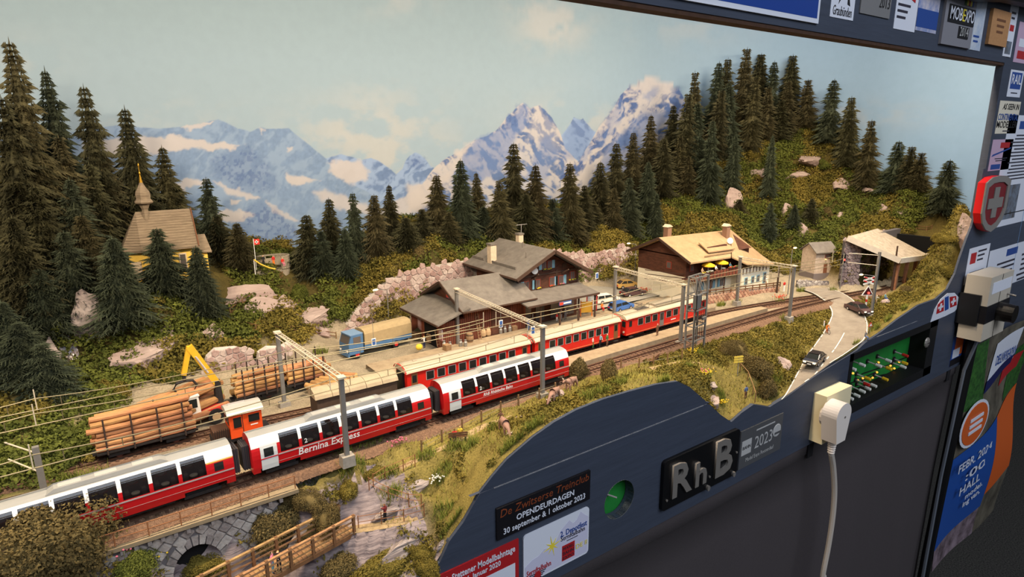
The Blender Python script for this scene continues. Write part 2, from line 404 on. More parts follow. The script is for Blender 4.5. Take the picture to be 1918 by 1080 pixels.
def rbf(x, y):
    x = np.atleast_1d(np.asarray(x, float)); y = np.atleast_1d(np.asarray(y, float)); out = np.empty(x.size); xf, yf = x.ravel(), y.ravel()
    for k in range(0, x.size, 20000):
        a, b = xf[k:k+20000], yf[k:k+20000]
        D = np.hypot(a[:, None]-CPA[None, :, 0], b[:, None]-CPA[None, :, 1])
        out[k:k+20000] = D @ RW[:-3] + RW[-3] + RW[-2]*a + RW[-1]*b
    return out.reshape(x.shape)
TX = np.linspace(-48, 166, 430); TY = np.linspace(FY+.32, 117, 155)
GX, GY = np.meshgrid(TX, TY, indexing='ij')
GZ = rbf(GX, GY)
def hillmask(z): return sst(.8, 3.0, z)
rough_ = (fbm(GX*.35, GY*.35, 4, 3)-.5)*3.2
GZ = GZ + rough_*hillmask(GZ)*sst(FY+6, FY+12, GY) + (fbm(GX*.6, GY*.6, 3, 9)-.5)*.6*sst(-1.5, -3.5, GZ) + (ridged(GX*.35, GY*.9, 4, 19)-.6)*1.6*sst(-2.0, -3.5, GZ)*sst(28, 24, GX)
GZ = np.minimum(GZ, 36)
fb = sst(0.2, 3.5, GY-FY); GZ = np.minimum(prof(GX)+.05, 2.2)*(1-fb) + GZ*fb
def ground(x, y):
    i = np.clip((np.asarray(x, float)-TX[0])/(TX[1]-TX[0]), 0, len(TX)-1.001); j = np.clip((np.asarray(y, float)-TY[0])/(TY[1]-TY[0]), 0, len(TY)-1.001)
    a = i.astype(int); b = j.astype(int); u = i-a; v = j-b
    return (GZ[a, b]*(1-u)+GZ[a+1, b]*u)*(1-v) + (GZ[a, b+1]*(1-u)+GZ[a+1, b+1]*u)*v
def hit(px, py, t0=35.0):                     # where the line of sight through a photo point meets the ground
    d = ray(px, py); d = d/np.linalg.norm(d); o = np.array([0, 0, CAMH])
    for t in np.arange(t0, 240, .25):
        q = o+d*t
        if q[1] > FY+.4 and (q[1] > 116.5 or q[0] > 165 or q[2] < float(ground(q[0], q[1]))): break
    return q
for a, b in zip(cat_rom([tuple(p) for p in ROAD_L], 22), cat_rom([tuple(p) for p in ROAD_R], 22)):
    for u in np.linspace(-.02, 1.02, 48):          # road bed
        q = a*(1-u)+b*u; i_ = int(round((q[0]-TX[0])/(TX[1]-TX[0]))); j_ = int(round((q[1]-TY[0])/(TY[1]-TY[0])))
        if 0 <= i_ < len(TX) and 0 <= j_ < len(TY): GZ[i_, j_] = min(GZ[i_, j_], q[2]-.18)
# the footpaths are cut into the slopes as small terraces
PATHS = [([(655, 990, -5.0), (700, 984, -5.0), (760, 972, -5.0), (815, 955, -4.9), (832, 946, -4.6), (800, 937, -4.0), (745, 920, -3.2), (700, 908, -2.7), (706, 896, -2.3), (745, 878, -1.9), (800, 852, -1.5), (850, 828, -1.1), (900, 800, -.9), (960, 780, -.6)], 1.3),
         ([(1396, 775, -6.3), (1399, 752, -5.2), (1392, 722, -3.9), (1368, 702, -2.6), (1330, 684, -1.0), (1280, 678, -.3), (1215, 690, 0)], 1.1),
         ([(412, 596, 7.2), (440, 574, 8.0), (468, 552, 8.6), (495, 532, 9.1), (518, 512, 9.6), (505, 503, 9.8)], 1.8)]
PATHP = []
for L_, w_ in PATHS:
    Q = resample(cat_rom([tuple(at(*q) if L_[0][0] > 500 else hit(q[0], q[1])+[0, 0, .1]) for q in L_], 8), .4); PATHP.append((Q, w_))
    for q in Q:
        d = np.hypot(GX-q[0], GY-q[1]); k = sst(w_*.95, w_*.55, d); GZ = GZ*(1-k) + (q[2]-.06)*k
# the painted backdrop: flat at the back, rounded into the right-hand end
BY, BX, BR = 117.0, 166.0, 38.0
def back_pt(s):
    s1 = (BX-BR)-(-60.0); s2 = s1 + BR*math.pi/2
    if s <= s1: return (-60.0+s, BY)
    if s <= s2:
        t = (s-s1)/BR; return (BX-BR+BR*math.sin(t), BY-BR+BR*math.cos(t))
    return (BX, BY-BR-(s-s2))
def inside_back(x, y):
    x = np.asarray(x); y = np.asarray(y)
    return ~((x > BX-BR) & (y > BY-BR) & (np.hypot(x-(BX-BR), y-(BY-BR)) > BR+.6))
# zone colours (pigment of the scatter glued on the ground)
def C(*c): return np.array(lin(c))
hill = hillmask(GZ)[..., None]
n1 = fbm(GX*.25, GY*.25, 4, 21)[..., None]; n2 = fbm(GX*1.3, GY*1.3, 3, 33)[..., None]
yard = C(150, 136, 112)*(.75+.5*n2); wood = C(70, 64, 36)*(1-n1) + C(98, 84, 40)*n1
zc = yard*(1-hill) + wood*hill
lefty = (sst(2, -6, GX)*sst(64, 67, GY)*(1-hillmask(GZ)))[..., None]; zc = zc*(1-lefty) + C(104, 96, 52)*(.6+.8*n1)*lefty
front = (sst(57, 54.5, GY - np.interp(GX, [-48, 0, 29, 60, 105, 123, 132], [-1.6, -.4, .7, 1.9, 2.1, .1, -2]))[..., None])
past = C(118, 104, 54)*(.55+.9*n1) * (.6+.8*n2)
zc = zc*(1-front) + past*front
rock = C(132, 118, 114)*(.35+.5*n2+.7*ridged(GX*.5, GY*.9, 4, 61)[..., None]*n2)
rav = (sst(-1.4, -3.0, GZ)*sst(25, 21, GX))[..., None]
zc = zc*(1-rav) + rock*rav
nb = inside_back(GX, GY)
# the strip above the rock gallery's track is left open so that the track runs under its roof
gal = (GX > 124.5) & (GX < 146) & (GY > 52.6) & (GY < 60.0) & (GZ > 1)
GZ[gal] = -.45
idx = np.arange(GX.size).reshape(GX.shape); F = np.stack([idx[:-1, :-1], idx[1:, :-1], idx[1:, 1:], idx[:-1, 1:]], -1).reshape(-1, 4)
ok = nb[:-1, :-1] & nb[1:, 1:]
rvf = (rav[:-1, :-1, 0] > .55).ravel()[ok.ravel()]
me = np_mesh('ground', np.stack([GX, GY, GZ], -1).reshape(-1, 3), F[ok.ravel()], [mat_attr('scatter_ground', bump=.6, bs=5, var=.25), mat('ravine_rock', (178, 160, 154), rough=.9, c2=(78, 66, 70), vs=.8, bump=1.0, bs=1.6, stretch=(.35, .8, 2.6), detail=7)], smooth=True, colors=zc.reshape(-1, 3), midx=rvf.astype(int))
ground_o = structure(link('ground', me), 'sculpted model ground of yard, meadow and hillsides')

# ================================================================== printed backdrop
def poly_mask(px, py, poly, soft=2.0):
    poly = np.array(poly, float); n = len(poly); ins = np.zeros(px.shape, bool); dist = np.full(px.shape, 1e9)
    for i in range(n):
        a, b = poly[i], poly[(i+1) % n]
        cnd = ((a[1] > py) != (b[1] > py)) & (px < (b[0]-a[0])*(py-a[1])/(b[1]-a[1]+1e-9)+a[0]); ins ^= cnd
        ab = b-a; t = np.clip(((px-a[0])*ab[0]+(py-a[1])*ab[1])/(ab@ab+1e-9), 0, 1); dist = np.minimum(dist, np.hypot(px-a[0]-t*ab[0], py-a[1]-t*ab[1]))
    sd = np.where(ins, dist, -dist); return sst(-soft, soft, sd)
sv = np.concatenate([np.linspace(0, 45, 20)[:-1], np.linspace(45, 60+150, 900), np.linspace(210, 188+59.7+35, 60)[1:]])
zv = np.concatenate([np.linspace(-6, 5, 8)[:-1], np.linspace(5, 42, 260), np.linspace(42, 78, 30)[1:]])
bp = np.array([back_pt(s) for s in sv]); BXg = np.repeat(bp[:, 0:1], len(zv), 1); BYg = np.repeat(bp[:, 1:2], len(zv), 1); BZg = np.repeat(zv[None, :], len(sv), 0)
PX, PY = to_px(np.stack([BXg, BYg, BZg], -1))
def cc(*c): return np.array(lin(c))
tx = np.clip(PX/1900, 0, 1)[..., None]; ty = np.clip(PY/450, 0, 1)[..., None]
sky = (cc(196, 204, 192)*(1-ty) + cc(204, 214, 214)*ty)*(1-sst(.45, .95, tx)) + (cc(186, 208, 214)*(1-ty)+cc(180, 208, 226)*ty)*sst(.45, .95, tx)
cl = np.zeros(PX.shape)
for (cx, cy, rx, ry, a) in [(690, 250, 130, 60, 1.0), (745, 285, 110, 45, 1.1), (620, 230, 70, 40, .6), (700, 195, 90, 40, .5), (1035, 45, 60, 45, 1.2), (1000, 20, 50, 30, .8), (740, 5, 70, 25, .5), (1040, 240, 90, 60, .5), (300, 215, 150, 30, .3), (30, 110, 90, 50, .3), (1120, 225, 60, 30, .6), (1600, 215, 150, 25, .35), (1290, 45, 110, 35, .4)]:
    cl = np.maximum(cl, a*np.exp(-((PX-cx)/rx)**2-((PY-cy)/ry)**2))
cl = np.clip(cl*sst(.36, .62, fbm(PX/42, PY/30, 5, 5))*1.15, 0, 1)[..., None]
img = sky*(1-cl*.8) + cc(236, 222, 200)*cl*.8
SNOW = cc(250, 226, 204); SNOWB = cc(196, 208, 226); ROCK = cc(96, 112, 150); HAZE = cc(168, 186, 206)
def layer(img, ridge, rockc, snowc, seed, dirn=1.0, sn=.5, sc_=26., jag=5., hz=0.0):
    r = np.interp(PX, [p[0] for p in ridge], [p[1] for p in ridge], left=900, right=900)
    r = r + (fbm(PX/12, PX*0+seed, 3, seed)-.5)*jag
    d = PY-r; m = sst(-.8, 1.2, d)[..., None]
    wx = PX + dirn*PY*.75 + (fbm(PX/30, PY/30, 3, seed+4)-.5)*40; wy = PY - dirn*PX*.35
    t = ridged(wx/sc_, wy/(sc_*2.6), 5, seed+8)*.65 + fbm(PX/9, PY/9, 3, seed+30)*.35
    k = sst(sn-.09, sn+.09, t)[..., None]
    fine = (.82+.36*fbm(PX/3.2, PY/4.5, 2, seed+3))[..., None]
    col_ = (rockc*(1-k)*fine + snowc*k)
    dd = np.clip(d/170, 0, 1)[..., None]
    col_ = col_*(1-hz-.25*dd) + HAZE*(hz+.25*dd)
    return img*(1-m) + col_*m
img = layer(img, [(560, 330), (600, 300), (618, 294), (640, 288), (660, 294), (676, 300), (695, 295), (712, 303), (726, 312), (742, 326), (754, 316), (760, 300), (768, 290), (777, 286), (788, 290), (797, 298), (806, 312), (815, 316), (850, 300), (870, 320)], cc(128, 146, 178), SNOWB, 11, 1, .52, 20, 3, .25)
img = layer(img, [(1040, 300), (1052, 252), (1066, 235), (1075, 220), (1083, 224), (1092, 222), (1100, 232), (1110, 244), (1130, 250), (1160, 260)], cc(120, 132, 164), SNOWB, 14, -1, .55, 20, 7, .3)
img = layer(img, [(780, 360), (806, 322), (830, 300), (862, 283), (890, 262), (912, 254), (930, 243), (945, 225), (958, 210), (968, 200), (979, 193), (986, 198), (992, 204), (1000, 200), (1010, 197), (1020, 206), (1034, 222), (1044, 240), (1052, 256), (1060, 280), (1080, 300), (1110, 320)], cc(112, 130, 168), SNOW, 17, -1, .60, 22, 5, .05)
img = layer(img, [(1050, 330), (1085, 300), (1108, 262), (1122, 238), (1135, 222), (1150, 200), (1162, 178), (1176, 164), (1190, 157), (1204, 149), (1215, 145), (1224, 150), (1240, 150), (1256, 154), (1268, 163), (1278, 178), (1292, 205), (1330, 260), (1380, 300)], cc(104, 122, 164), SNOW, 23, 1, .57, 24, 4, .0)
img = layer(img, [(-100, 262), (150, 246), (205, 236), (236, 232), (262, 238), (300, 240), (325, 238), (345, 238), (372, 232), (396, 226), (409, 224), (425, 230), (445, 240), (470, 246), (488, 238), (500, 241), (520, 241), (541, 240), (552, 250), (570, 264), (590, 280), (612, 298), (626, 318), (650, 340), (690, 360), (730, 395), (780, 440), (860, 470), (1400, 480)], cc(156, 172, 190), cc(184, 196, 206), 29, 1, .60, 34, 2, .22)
# hand-placed snow fields (peach where the low sun of the print hits) and rock faces
wpx = PX + (fbm(PX/14, PY/14, 4, 51)-.5)*22; wpy = PY + (fbm(PX/14, PY/14, 4, 57)-.5)*16
for poly, c_, a, s_ in [
    ([(160, 262), (250, 258), (340, 253), (380, 262), (452, 272), (430, 280), (400, 281), (350, 276), (250, 292), (150, 300)], SNOW, .95, 3),
    ([(335, 238), (372, 232), (408, 225), (395, 234), (360, 243)], SNOW, .85, 2),
    ([(488, 238), (496, 241), (492, 256)], SNOW, .8, 2),
    ([(300, 350), (345, 335), (395, 340), (360, 350), (320, 362)], SNOW, .9, 3),
    ([(400, 340), (450, 355), (490, 370), (480, 374), (430, 362)], SNOW, .8, 3),
    ([(398, 405), (420, 392), (450, 396), (476, 400), (455, 414), (425, 418)], SNOW, .9, 3),
    ([(430, 372), (455, 376), (448, 384), (434, 381)], SNOW, .8, 2),
    ([(498, 378), (525, 392), (556, 412), (548, 416), (510, 398)], SNOW, .7, 3),
    ([(532, 322), (560, 328), (600, 338), (570, 344), (545, 345)], SNOW, .9, 3),
    ([(538, 274), (552, 273), (548, 281), (538, 281)], SNOW, .8, 2),
    ([(610, 306), (640, 300), (675, 302), (690, 318), (690, 336), (665, 346), (640, 340), (622, 322)], SNOW, .9, 4),
    ([(585, 360), (610, 358), (650, 370), (690, 385), (720, 392), (790, 345), (800, 380), (770, 405), (700, 408), (620, 385)], SNOW, .8, 5),
    ([(760, 345), (800, 340), (830, 330), (850, 290), (888, 264), (868, 300), (850, 330), (810, 380), (770, 400)], SNOW, .9, 5),
    ([(860, 298), (895, 286), (905, 298), (880, 304), (862, 306)], SNOW, .8, 3),
    ([(1100, 340), (1120, 300), (1150, 262), (1170, 230), (1190, 200), (1212, 165), (1240, 158), (1262, 170), (1240, 190), (1205, 200), (1180, 225), (1160, 250), (1140, 280)], SNOW, .45, 6),
    ([(1180, 163), (1214, 146), (1240, 152), (1262, 166), (1240, 176), (1200, 172)], SNOW, .85, 3),
    ([(1000, 205), (1012, 198), (1034, 226), (1050, 258), (1040, 290), (1020, 270), (990, 262)], SNOW, .35, 5)]:
    m = (poly_mask(wpx, wpy, poly, s_)*a)[..., None]; img = img*(1-m) + c_*m
for poly, a in [([(845, 335), (890, 264), (935, 242), (978, 195), (990, 206), (984, 235), (962, 275), (948, 310), (900, 345)], .75), ([(1052, 300), (1056, 258), (1075, 222), (1092, 224), (1112, 250), (1100, 300)], .5), ([(1108, 345), (1130, 290), (1165, 245), (1200, 215), (1248, 205), (1256, 220), (1215, 262), (1180, 320), (1150, 360)], .7), ([(1010, 262), (1034, 250), (1046, 290), (1020, 340), (990, 330)], .55), ([(1216, 165), (1236, 172), (1222, 186), (1206, 180)], .6), ([(1250, 160), (1272, 170), (1284, 195), (1262, 200)], .5), ([(1115, 265), (1140, 222), (1165, 185), (1172, 200), (1150, 245), (1125, 280)], .45)]:
    m = (poly_mask(wpx, wpy, poly, 5)*a*(.7+.3*fbm(PX/7, PY/9, 3, 90)))[..., None]; img = img*(1-m) + cc(138, 158, 196)*m
rk = sst(.52, .66, fbm(PX/5, PY/6, 3, 71))
for poly, a in [([(395, 300), (420, 285), (460, 272), (480, 282), (500, 310), (530, 350), (500, 360), (450, 355), (400, 330)], .55), ([(440, 420), (480, 378), (520, 395), (560, 440), (520, 470), (450, 465)], .6), ([(1120, 330), (1160, 260), (1190, 220), (1180, 260), (1150, 320)], .6), ([(1200, 200), (1240, 195), (1215, 225), (1190, 240)], .6), ([(936, 240), (972, 198), (990, 205), (965, 235), (940, 250)], .5), ([(762, 302), (777, 288), (800, 300), (790, 318), (766, 316)], .6), ([(1110, 262), (1150, 200), (1160, 190), (1140, 240), (1118, 275)], .5)]:
    m = (poly_mask(wpx, wpy, poly, 6)*a*(.35+.65*rk))[..., None]; img = img*(1-m) + cc(92, 112, 158)*m
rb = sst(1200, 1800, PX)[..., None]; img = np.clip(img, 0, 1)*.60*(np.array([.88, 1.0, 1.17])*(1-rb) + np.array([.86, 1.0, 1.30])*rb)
idx = np.arange(PX.size).reshape(PX.shape); F = np.stack([idx[:-1, :-1], idx[:-1, 1:], idx[1:, 1:], idx[1:, :-1]], -1).reshape(-1, 4)
me = np_mesh('backdrop', np.stack([BXg, BYg, BZg], -1).reshape(-1, 3), F, mat_attr('backdrop_print', rough=.75, var=.02, vs=.6, spec=.25), smooth=True, colors=img.reshape(-1, 3))
structure(link('backdrop', me), 'printed mountain panorama with snowy peaks and pale sky behind the landscape')

# ================================================================== hall floor and cloth
mb = MB(); mb.bx(-500, 700, -400, 600, -114, -110)
structure(mb.build('floor', mat('hall_carpet', (84, 80, 74), rough=.95, c2=(14, 13, 13), vs=2.2, bump=.8, bs=6)), 'dark speckled carpet of the exhibition hall')
XC = atY(1797, 680, FY)[0]
P = []
for i, x in enumerate(np.linspace(-48, XC, 150)):
    row = []
    for z in (-15.6, -16.4, -18.2, -18.35, -24, -40, -60, -80, -109):
        fold = (math.sin(x*.23)+.6*math.sin(x*.57+1))*.45*min(1, (-z-16)/30+.1)
        row.append((x, FY+.55-(.25 if z > -18.3 else 0)+fold, z - (.35*math.sin(x*.12)+.1*math.sin(x*.7) if z > -19 else 0)))
    P.append(row)
mb = MB(); mb.grid(P)
cloth = tag(mb.build('cloth_skirt', mat('skirt_cloth', (70, 63, 64), rough=.95, var=.12, vs=6, bump=.3, bs=20), smooth=True), 'dark brown grey cloth skirt hanging below the front board', 'cloth')
for px, py in ((1520, 842), (1778, 702)):
    p = atY(px, py, FY); mb = MB(); mb.box((p[0], FY+.18, p[2]), (1.5, .12, 2.6)); mb.build('velcro_patch', mat('velcro', (26, 24, 26), rough=.95), cloth)
# ================================================================== vegetation
rng = np.random.default_rng(11)
ORD = 'first second third fourth fifth sixth seventh eighth ninth tenth eleventh twelfth thirteenth fourteenth fifteenth sixteenth'.split()
def ordered(L):                               # ordinal of each entry along the photo
    o = sorted(range(len(L)), key=lambda i: L[i][0]); r = [0]*len(L)
    for k, i in enumerate(o): r[i] = ORD[k]
    return list(zip(L, r))
M_needle = [mat('spruce_needles_a', (94, 90, 62), rough=.9, c2=(50, 50, 36), vs=.9, objvar=.14, spec=.1),
            mat('spruce_needles_b', (102, 94, 64), rough=.9, c2=(56, 54, 38), vs=.9, objvar=.14, spec=.1),
            mat('spruce_needles_c', (84, 90, 68), rough=.9, c2=(46, 52, 42), vs=.9, objvar=.14, spec=.1)]
M_bark = mat('tree_bark', (74, 56, 40), rough=.9, var=.3, vs=3)
def conifer_mesh(seed, H=12.0, R=2.5, style=0):
    r_ = np.random.default_rng(seed); V = []; Fc = []
    def tri(a, b, c):
        n = len(V); V.extend([a, b, c]); Fc.append((n, n+1, n+2))
    levels = 40
    for li in range(levels):
        t = (li + r_.random()*.6)/levels; z = H*(.06 + .93*t)
        prof_ = (.10+.90*(1-t)**.8) if style == 0 else (.16+.62*(1-t**1.6)**.9)
        r = R*(prof_*(.58+.66*r_.random()) + .03)
        nb = int(8 + 8*(1-t)); ph = r_.random()*6.28
        for k in range(nb):
            a = ph + 6.283*(k + (r_.random()-.5)*.7)/nb; rr = r*(.72+.45*r_.random())
            dx, dy = math.cos(a), math.sin(a); droop = -(.30-.25*t)*rr - .12*rr*r_.random(); lift = .12*rr
            p0 = np.array([0, 0, z]); tip = np.array([dx*rr, dy*rr, z+droop]); mid = np.array([dx*rr*.55, dy*rr*.55, z+lift*.4+droop*.4])
            sx, sy = -dy, dx
            w0 = .06*R
            ns = 6 if rr > .5*R else 4
            for j in range(ns):                      # sprays of needles along the branch, both sides
                s = (j+.55)/ns; q = (p0*(1-s)**2 + 2*mid*s*(1-s) + tip*s*s); L_ = (.12*R+rr*.30)*(1.05-s*.7)*(.8+.5*r_.random())
                for sg in (-1, 1):
                    dirv = np.array([dx*.75+sx*sg*.75, dy*.75+sy*sg*.75, -.30-.35*r_.random()]); dirv /= np.linalg.norm(dirv)
                    e = q + dirv*L_; wv = np.array([dx, dy, .25*(r_.random()-.5)])*.11*L_ + np.array([0, 0, .05*L_])
                    tri(q-wv*.8, e, q+wv)
                    e2 = q + (dirv+np.array([0, 0, .55]))*L_*.6; tri(q-wv*.6, e2, q+wv*.7)
            tri(p0+np.array([sx, sy, 0])*w0, tip, p0-np.array([sx, sy, 0])*w0); tri(mid+np.array([0, 0, .07*R]), tip, mid-np.array([0, 0, .09*R]))
    for k in range(5):
        a = k*1.257; tri(np.array([math.cos(a)*.12, math.sin(a)*.12, H*.93]), np.array([0, 0, H*1.02]), np.array([math.cos(a+1.3)*.12, math.sin(a+1.3)*.12, H*.93]))
    return np.array(V), np.array(Fc)
TRUNK = MB().cyl((0, 0, -.6), (0, 0, 11.4), .26, .04, n=7).data('trunk', M_bark, True)
CROWN = []
for k in range(9):
    st = 0 if k < 6 else 1
    V, Fc = conifer_mesh(100+k, 12.0, 2.6 if k % 3 else 2.9, st)
    # dark inner body so that the crown is not see-through
    c0 = MB(); c0.lathe([(.55, .9), (1.25, 1.1), (.95, 3.5), (.65, 6.5), (.3, 9.5), (.05, 11.6)], n=9)
    Vc = np.array(c0.v); tr = []
    for f in c0.f:
        for i in range(1, len(f)-1): tr.append((f[0]+len(V), f[i]+len(V), f[i+1]+len(V)))
    CROWN.append(np_mesh('crown', np.r_[V, Vc], np.r_[Fc, np.array(tr)], M_needle[k % 3]))
def conifer(px, ytop, Y, wd, var, label, group=None, ybase=None, lean=0.0):
    d = ray(px, ytop); X = Y*d[0]/d[1]
    if X > 160: Y = 160*d[1]/d[0]
    for _ in range(3):
        P = atY(px, ytop, Y)
        if bool(inside_back(P[0]+1.2, P[1]+1.2)): break
        Y -= 3
    h = float(ground(P[0], P[1])) if P[1] < 117 else P[2]-10
    if ybase is not None: h = min(h, atY(px, ybase, Y)[2]+.5)
    H = max(P[2]-h, 5.0)
    t = thing('spruce_tree', label, 'tree', (P[0], P[1], P[2]-H), rng.random()*6.28, group)
    s = H/12.2
    for nm, me in (('trunk', TRUNK), ('crown', CROWN[var])):
        o = link(nm, me, t); o.scale = (wd*(1.5 if var < 6 else 1.8), wd*(1.5 if var < 6 else 1.8), s) if nm == 'crown' else (s, s, s)
    t.rotation_euler[0] = lean*(rng.random()-.5); t.rotation_euler[1] = lean*(rng.random()-.5)
    return t
G1, G2, G3, G4 = 'spruces on the wooded hill around the chapel', 'spruces on the ridge behind the station', 'spruces crowning the hill above the tunnel', 'spruces on the slope above the restaurant'
for a in [
 (15, 68, 103, 1.15, 1, 'tallest spruce at the edge of the photo on the chapel hill', G1), (82, 122, 106, 1.0, 2, 'second spruce of the descending row on the chapel hill', G1), (155, 155, 108, .95, 0, 'third spruce of the descending row, slim against pale sky', G1),
 (232, 195, 109, .95, 3, 'slim spruce rising directly behind the chapel turret', G1), (302, 270, 111, .95, 4, 'short bushy spruce behind the chapel roof ridge', G1), (385, 330, 110, .85, 5, 'pointed spruce beside the gable end of the chapel', G1),
 (208, 440, 93, 1.25, 2, 'large blue green spruce standing in front of the chapel', G1), (293, 425, 97, 1.0, 5, 'middle spruce covering the yellow chapel wall', G1), (366, 458, 95, .95, 2, 'spruce at the chapel front corner above the path', G1),
 (442, 415, 106, .9, 4, 'spruce next to the flag of the lookout terrace', G1)]: conifer(*a)
for a, k in ordered([(0, 175, 101, 1.1, 0), (45, 235, 103, 1.1, 3), (108, 250, 104, 1.1, 1), (190, 275, 108, 1.0, 4), (62, 345, 99, 1.1, 0), (128, 330, 101, 1.1, 2), (165, 300, 105, 1.0, 3), (262, 300, 110, .9, 0), (20, 400, 96, 1.1, 3), (118, 430, 96, 1.0, 5), (150, 400, 99, 1.0, 1), (330, 345, 111, .8, 0), (405, 400, 109, .8, 3), (70, 500, 94, 1.0, 2), (165, 480, 97, .9, 0)]):
    conifer(*a, 'dark spruce in the dense wood beside the chapel, ' + k + ' from the photo edge', G1)
for a, k in ordered([(30, 600, 86, 1.1, 2), (75, 640, 84, .9, 5), (0, 560, 88, 1.0, 2)]): conifer(*a, 'blue green spruce in the shaded gully, ' + k + ' from the photo edge', G1)
for a in [(573, 400, 111, .95, 0, 'first spruce of the ridge beside the lookout terrace'), (615, 368, 111, .75, 3, 'slim spruce second along the ridge from the lookout'), (660, 358, 109, .7, 5, 'slim spruce above the end of the retaining wall'), (700, 362, 108, .95, 1, 'broad spruce with loose branches above the retaining wall'),
          (728, 343, 114, .6, 3, 'sparse thin spruce standing behind its broad neighbour'), (817, 325, 110, 1.0, 1, 'olive spruce on the ridge before the white glacier'), (862, 295, 107, 1.05, 2, 'tall dark spruce above the station chimney'), (892, 320, 112, .7, 4, 'small spruce squeezed behind the tall dark one'),
          (935, 335, 105, 1.0, 1, 'yellowish spruce behind the station ridge'), (962, 265, 112, 1.05, 0, 'tallest spruce on the ridge behind the station'), (1003, 305, 107, 1.1, 4, 'wide spruce behind the station television aerial'), (1068, 302, 106, 1.1, 1, 'wide brownish spruce above the bare wall'), (1095, 345, 109, .8, 0, 'short spruce between two wide ones on the ridge')]:
    conifer(a[0], a[1], a[2]-6, *a[3:], G2)
for a, k in ordered([(600, 430, 103, .8, 5), (645, 425, 101, .8, 2), (760, 405, 101, .9, 3), (790, 390, 103, .8, 0), (840, 395, 100, .9, 4), (905, 385, 101, .9, 2), (985, 360, 100, 1.0, 3), (1035, 370, 100, .9, 5), (1085, 395, 99, .8, 1)]):
    conifer(*a, k + ' spruce of the second ridge row above the station wall', G2)
for a, k in ordered([(1125, 300, 107, 1.0, 3), (1155, 265, 107, 1.0, 0), (1187, 245, 109, 1.0, 1), (1220, 212, 110, 1.0, 4), (1245, 255, 104, 1.0, 3), (1262, 195, 110, .9, 0), (1180, 330, 101, 1.0, 5), (1215, 300, 102, 1.0, 2), (1150, 350, 102, .9, 1), (1230, 360, 98, .8, 2), (1290, 290, 101, .9, 4), (1112, 375, 104, .8, 4), (1275, 250, 104, .9, 1)]):
    conifer(*a, k + ' spruce of the close row climbing the hill behind the restaurant', G4)
for a, k in ordered([(1285, 170, 105, .9, 6), (1310, 130, 105, .85, 7), (1341, 113, 105, .85, 8), (1358, 107, 106, .8, 6), (1398, 87, 103, 1.0, 7), (1425, 97, 103, .85, 6), (1450, 112, 102, .8, 8), (1412, 140, 98, .9, 7), (1375, 150, 100, .9, 8), (1440, 160, 97, .85, 7), (1345, 165, 102, .85, 6), (1478, 150, 95, .9, 7), (1310, 190, 103, .9, 8), (1465, 185, 95, .8, 6)]):
    conifer(*a, k + ' spruce of the dense hilltop clump, from the snowy peak', G3, lean=.12)
for a in [(1487, 100, 98, .85, 6, 'spruce with a bent broad top at the end of the hilltop clump'), (1517, 147, 94, .85, 7, 'spruce standing just below the hilltop clump'), (1561, 146, 88, .9, 8, 'tall brownish spruce alone against the sky'), (1598, 178, 85, .8, 6, 'slim spruce leaning beside the tall brownish one'),
          (1637, 222, 80, .85, 7, 'dark smooth cone shaped spruce above the cliff path'), (1685, 262, 73, .95, 8, 'first of three spruces standing close near the backdrop end'), (1708, 272, 72, .7, 6, 'middle of three spruces standing close near the backdrop end'), (1727, 284, 70, .75, 7, 'last of three spruces standing close near the backdrop end'),
          (1780, 297, 61, .95, 8, 'last spruce nearest the red shield on the post'), (1735, 365, 63, .8, 5, 'short spruce above the fence over the tunnel'),
          (1338, 222, 96, .95, 5, 'large spruce halfway down the hill above the restaurant'), (1376, 250, 95, .8, 2, 'dark spruce touching the large one halfway down'), (1449, 250, 89, .65, 2, 'thin dark spruce growing from the rock ledge'), (1446, 378, 84, .75, 5, 'small dark spruce behind the stone hut'), (1490, 382, 80, .6, 2, 'little dark spruce right above the stone hut'), (1386, 372, 90, .7, 4, 'small spruce behind the restaurant chimney'), (1522, 370, 78, .6, 0, 'little spruce between the hut and the tunnel')]:
    conifer(*a[:6], G3, lean=.05)

# ---- rocks
M_rock = mat('plaster_rock', (190, 170, 158), rough=.9, c2=(128, 104, 98), vs=.5, bump=.9, bs=1.6, stretch=(.5, .5, 2.2))
M_rockg = mat('grey_rock', (188, 172, 162), rough=.9, c2=(84, 72, 74), vs=.9, bump=1.0, bs=1.6, stretch=(.4, .4, 2.6))
ROCKM = []
for k in range(6):
    r_ = np.random.default_rng(40+k); bm = bmesh.new(); bmesh.ops.create_icosphere(bm, subdivisions=4, radius=1)
    pl = [(Vector(r_.normal(size=3)).normalized(), .45+.3*r_.random()) for _ in range(14)]
    for v in bm.verts:
        for n, d in pl:
            e = v.co.dot(n)
            if e > d: v.co -= n*(e-d)
        q = v.co; v.co *= 1.15 + .42*(float(ridged(q.x*1.6+k*9+5+q.z*.8, q.y*1.6+q.z*2.6+7, 4, k))-.62)
    me = bpy.data.meshes.new('rock'); bm.to_mesh(me); bm.free(); me.materials.append(M_rock if k < 4 else M_rockg); ROCKM.append(me)
def rockat(px, py, Y, r, k, label, group, tilt=0.0):
    p = hit(px, py); o = link('rock', ROCKM[k], None, p, rng.normal()*.25); o.scale = tuple((1.6 if abs(r[0]-1.3) > .01 or px > 1200 else 1.1)*v for v in r); o.rotation_euler[1] = tilt
    return tag(o, label, 'rock', group)
GR = 'pale plaster rocks breaking through the hillsides'
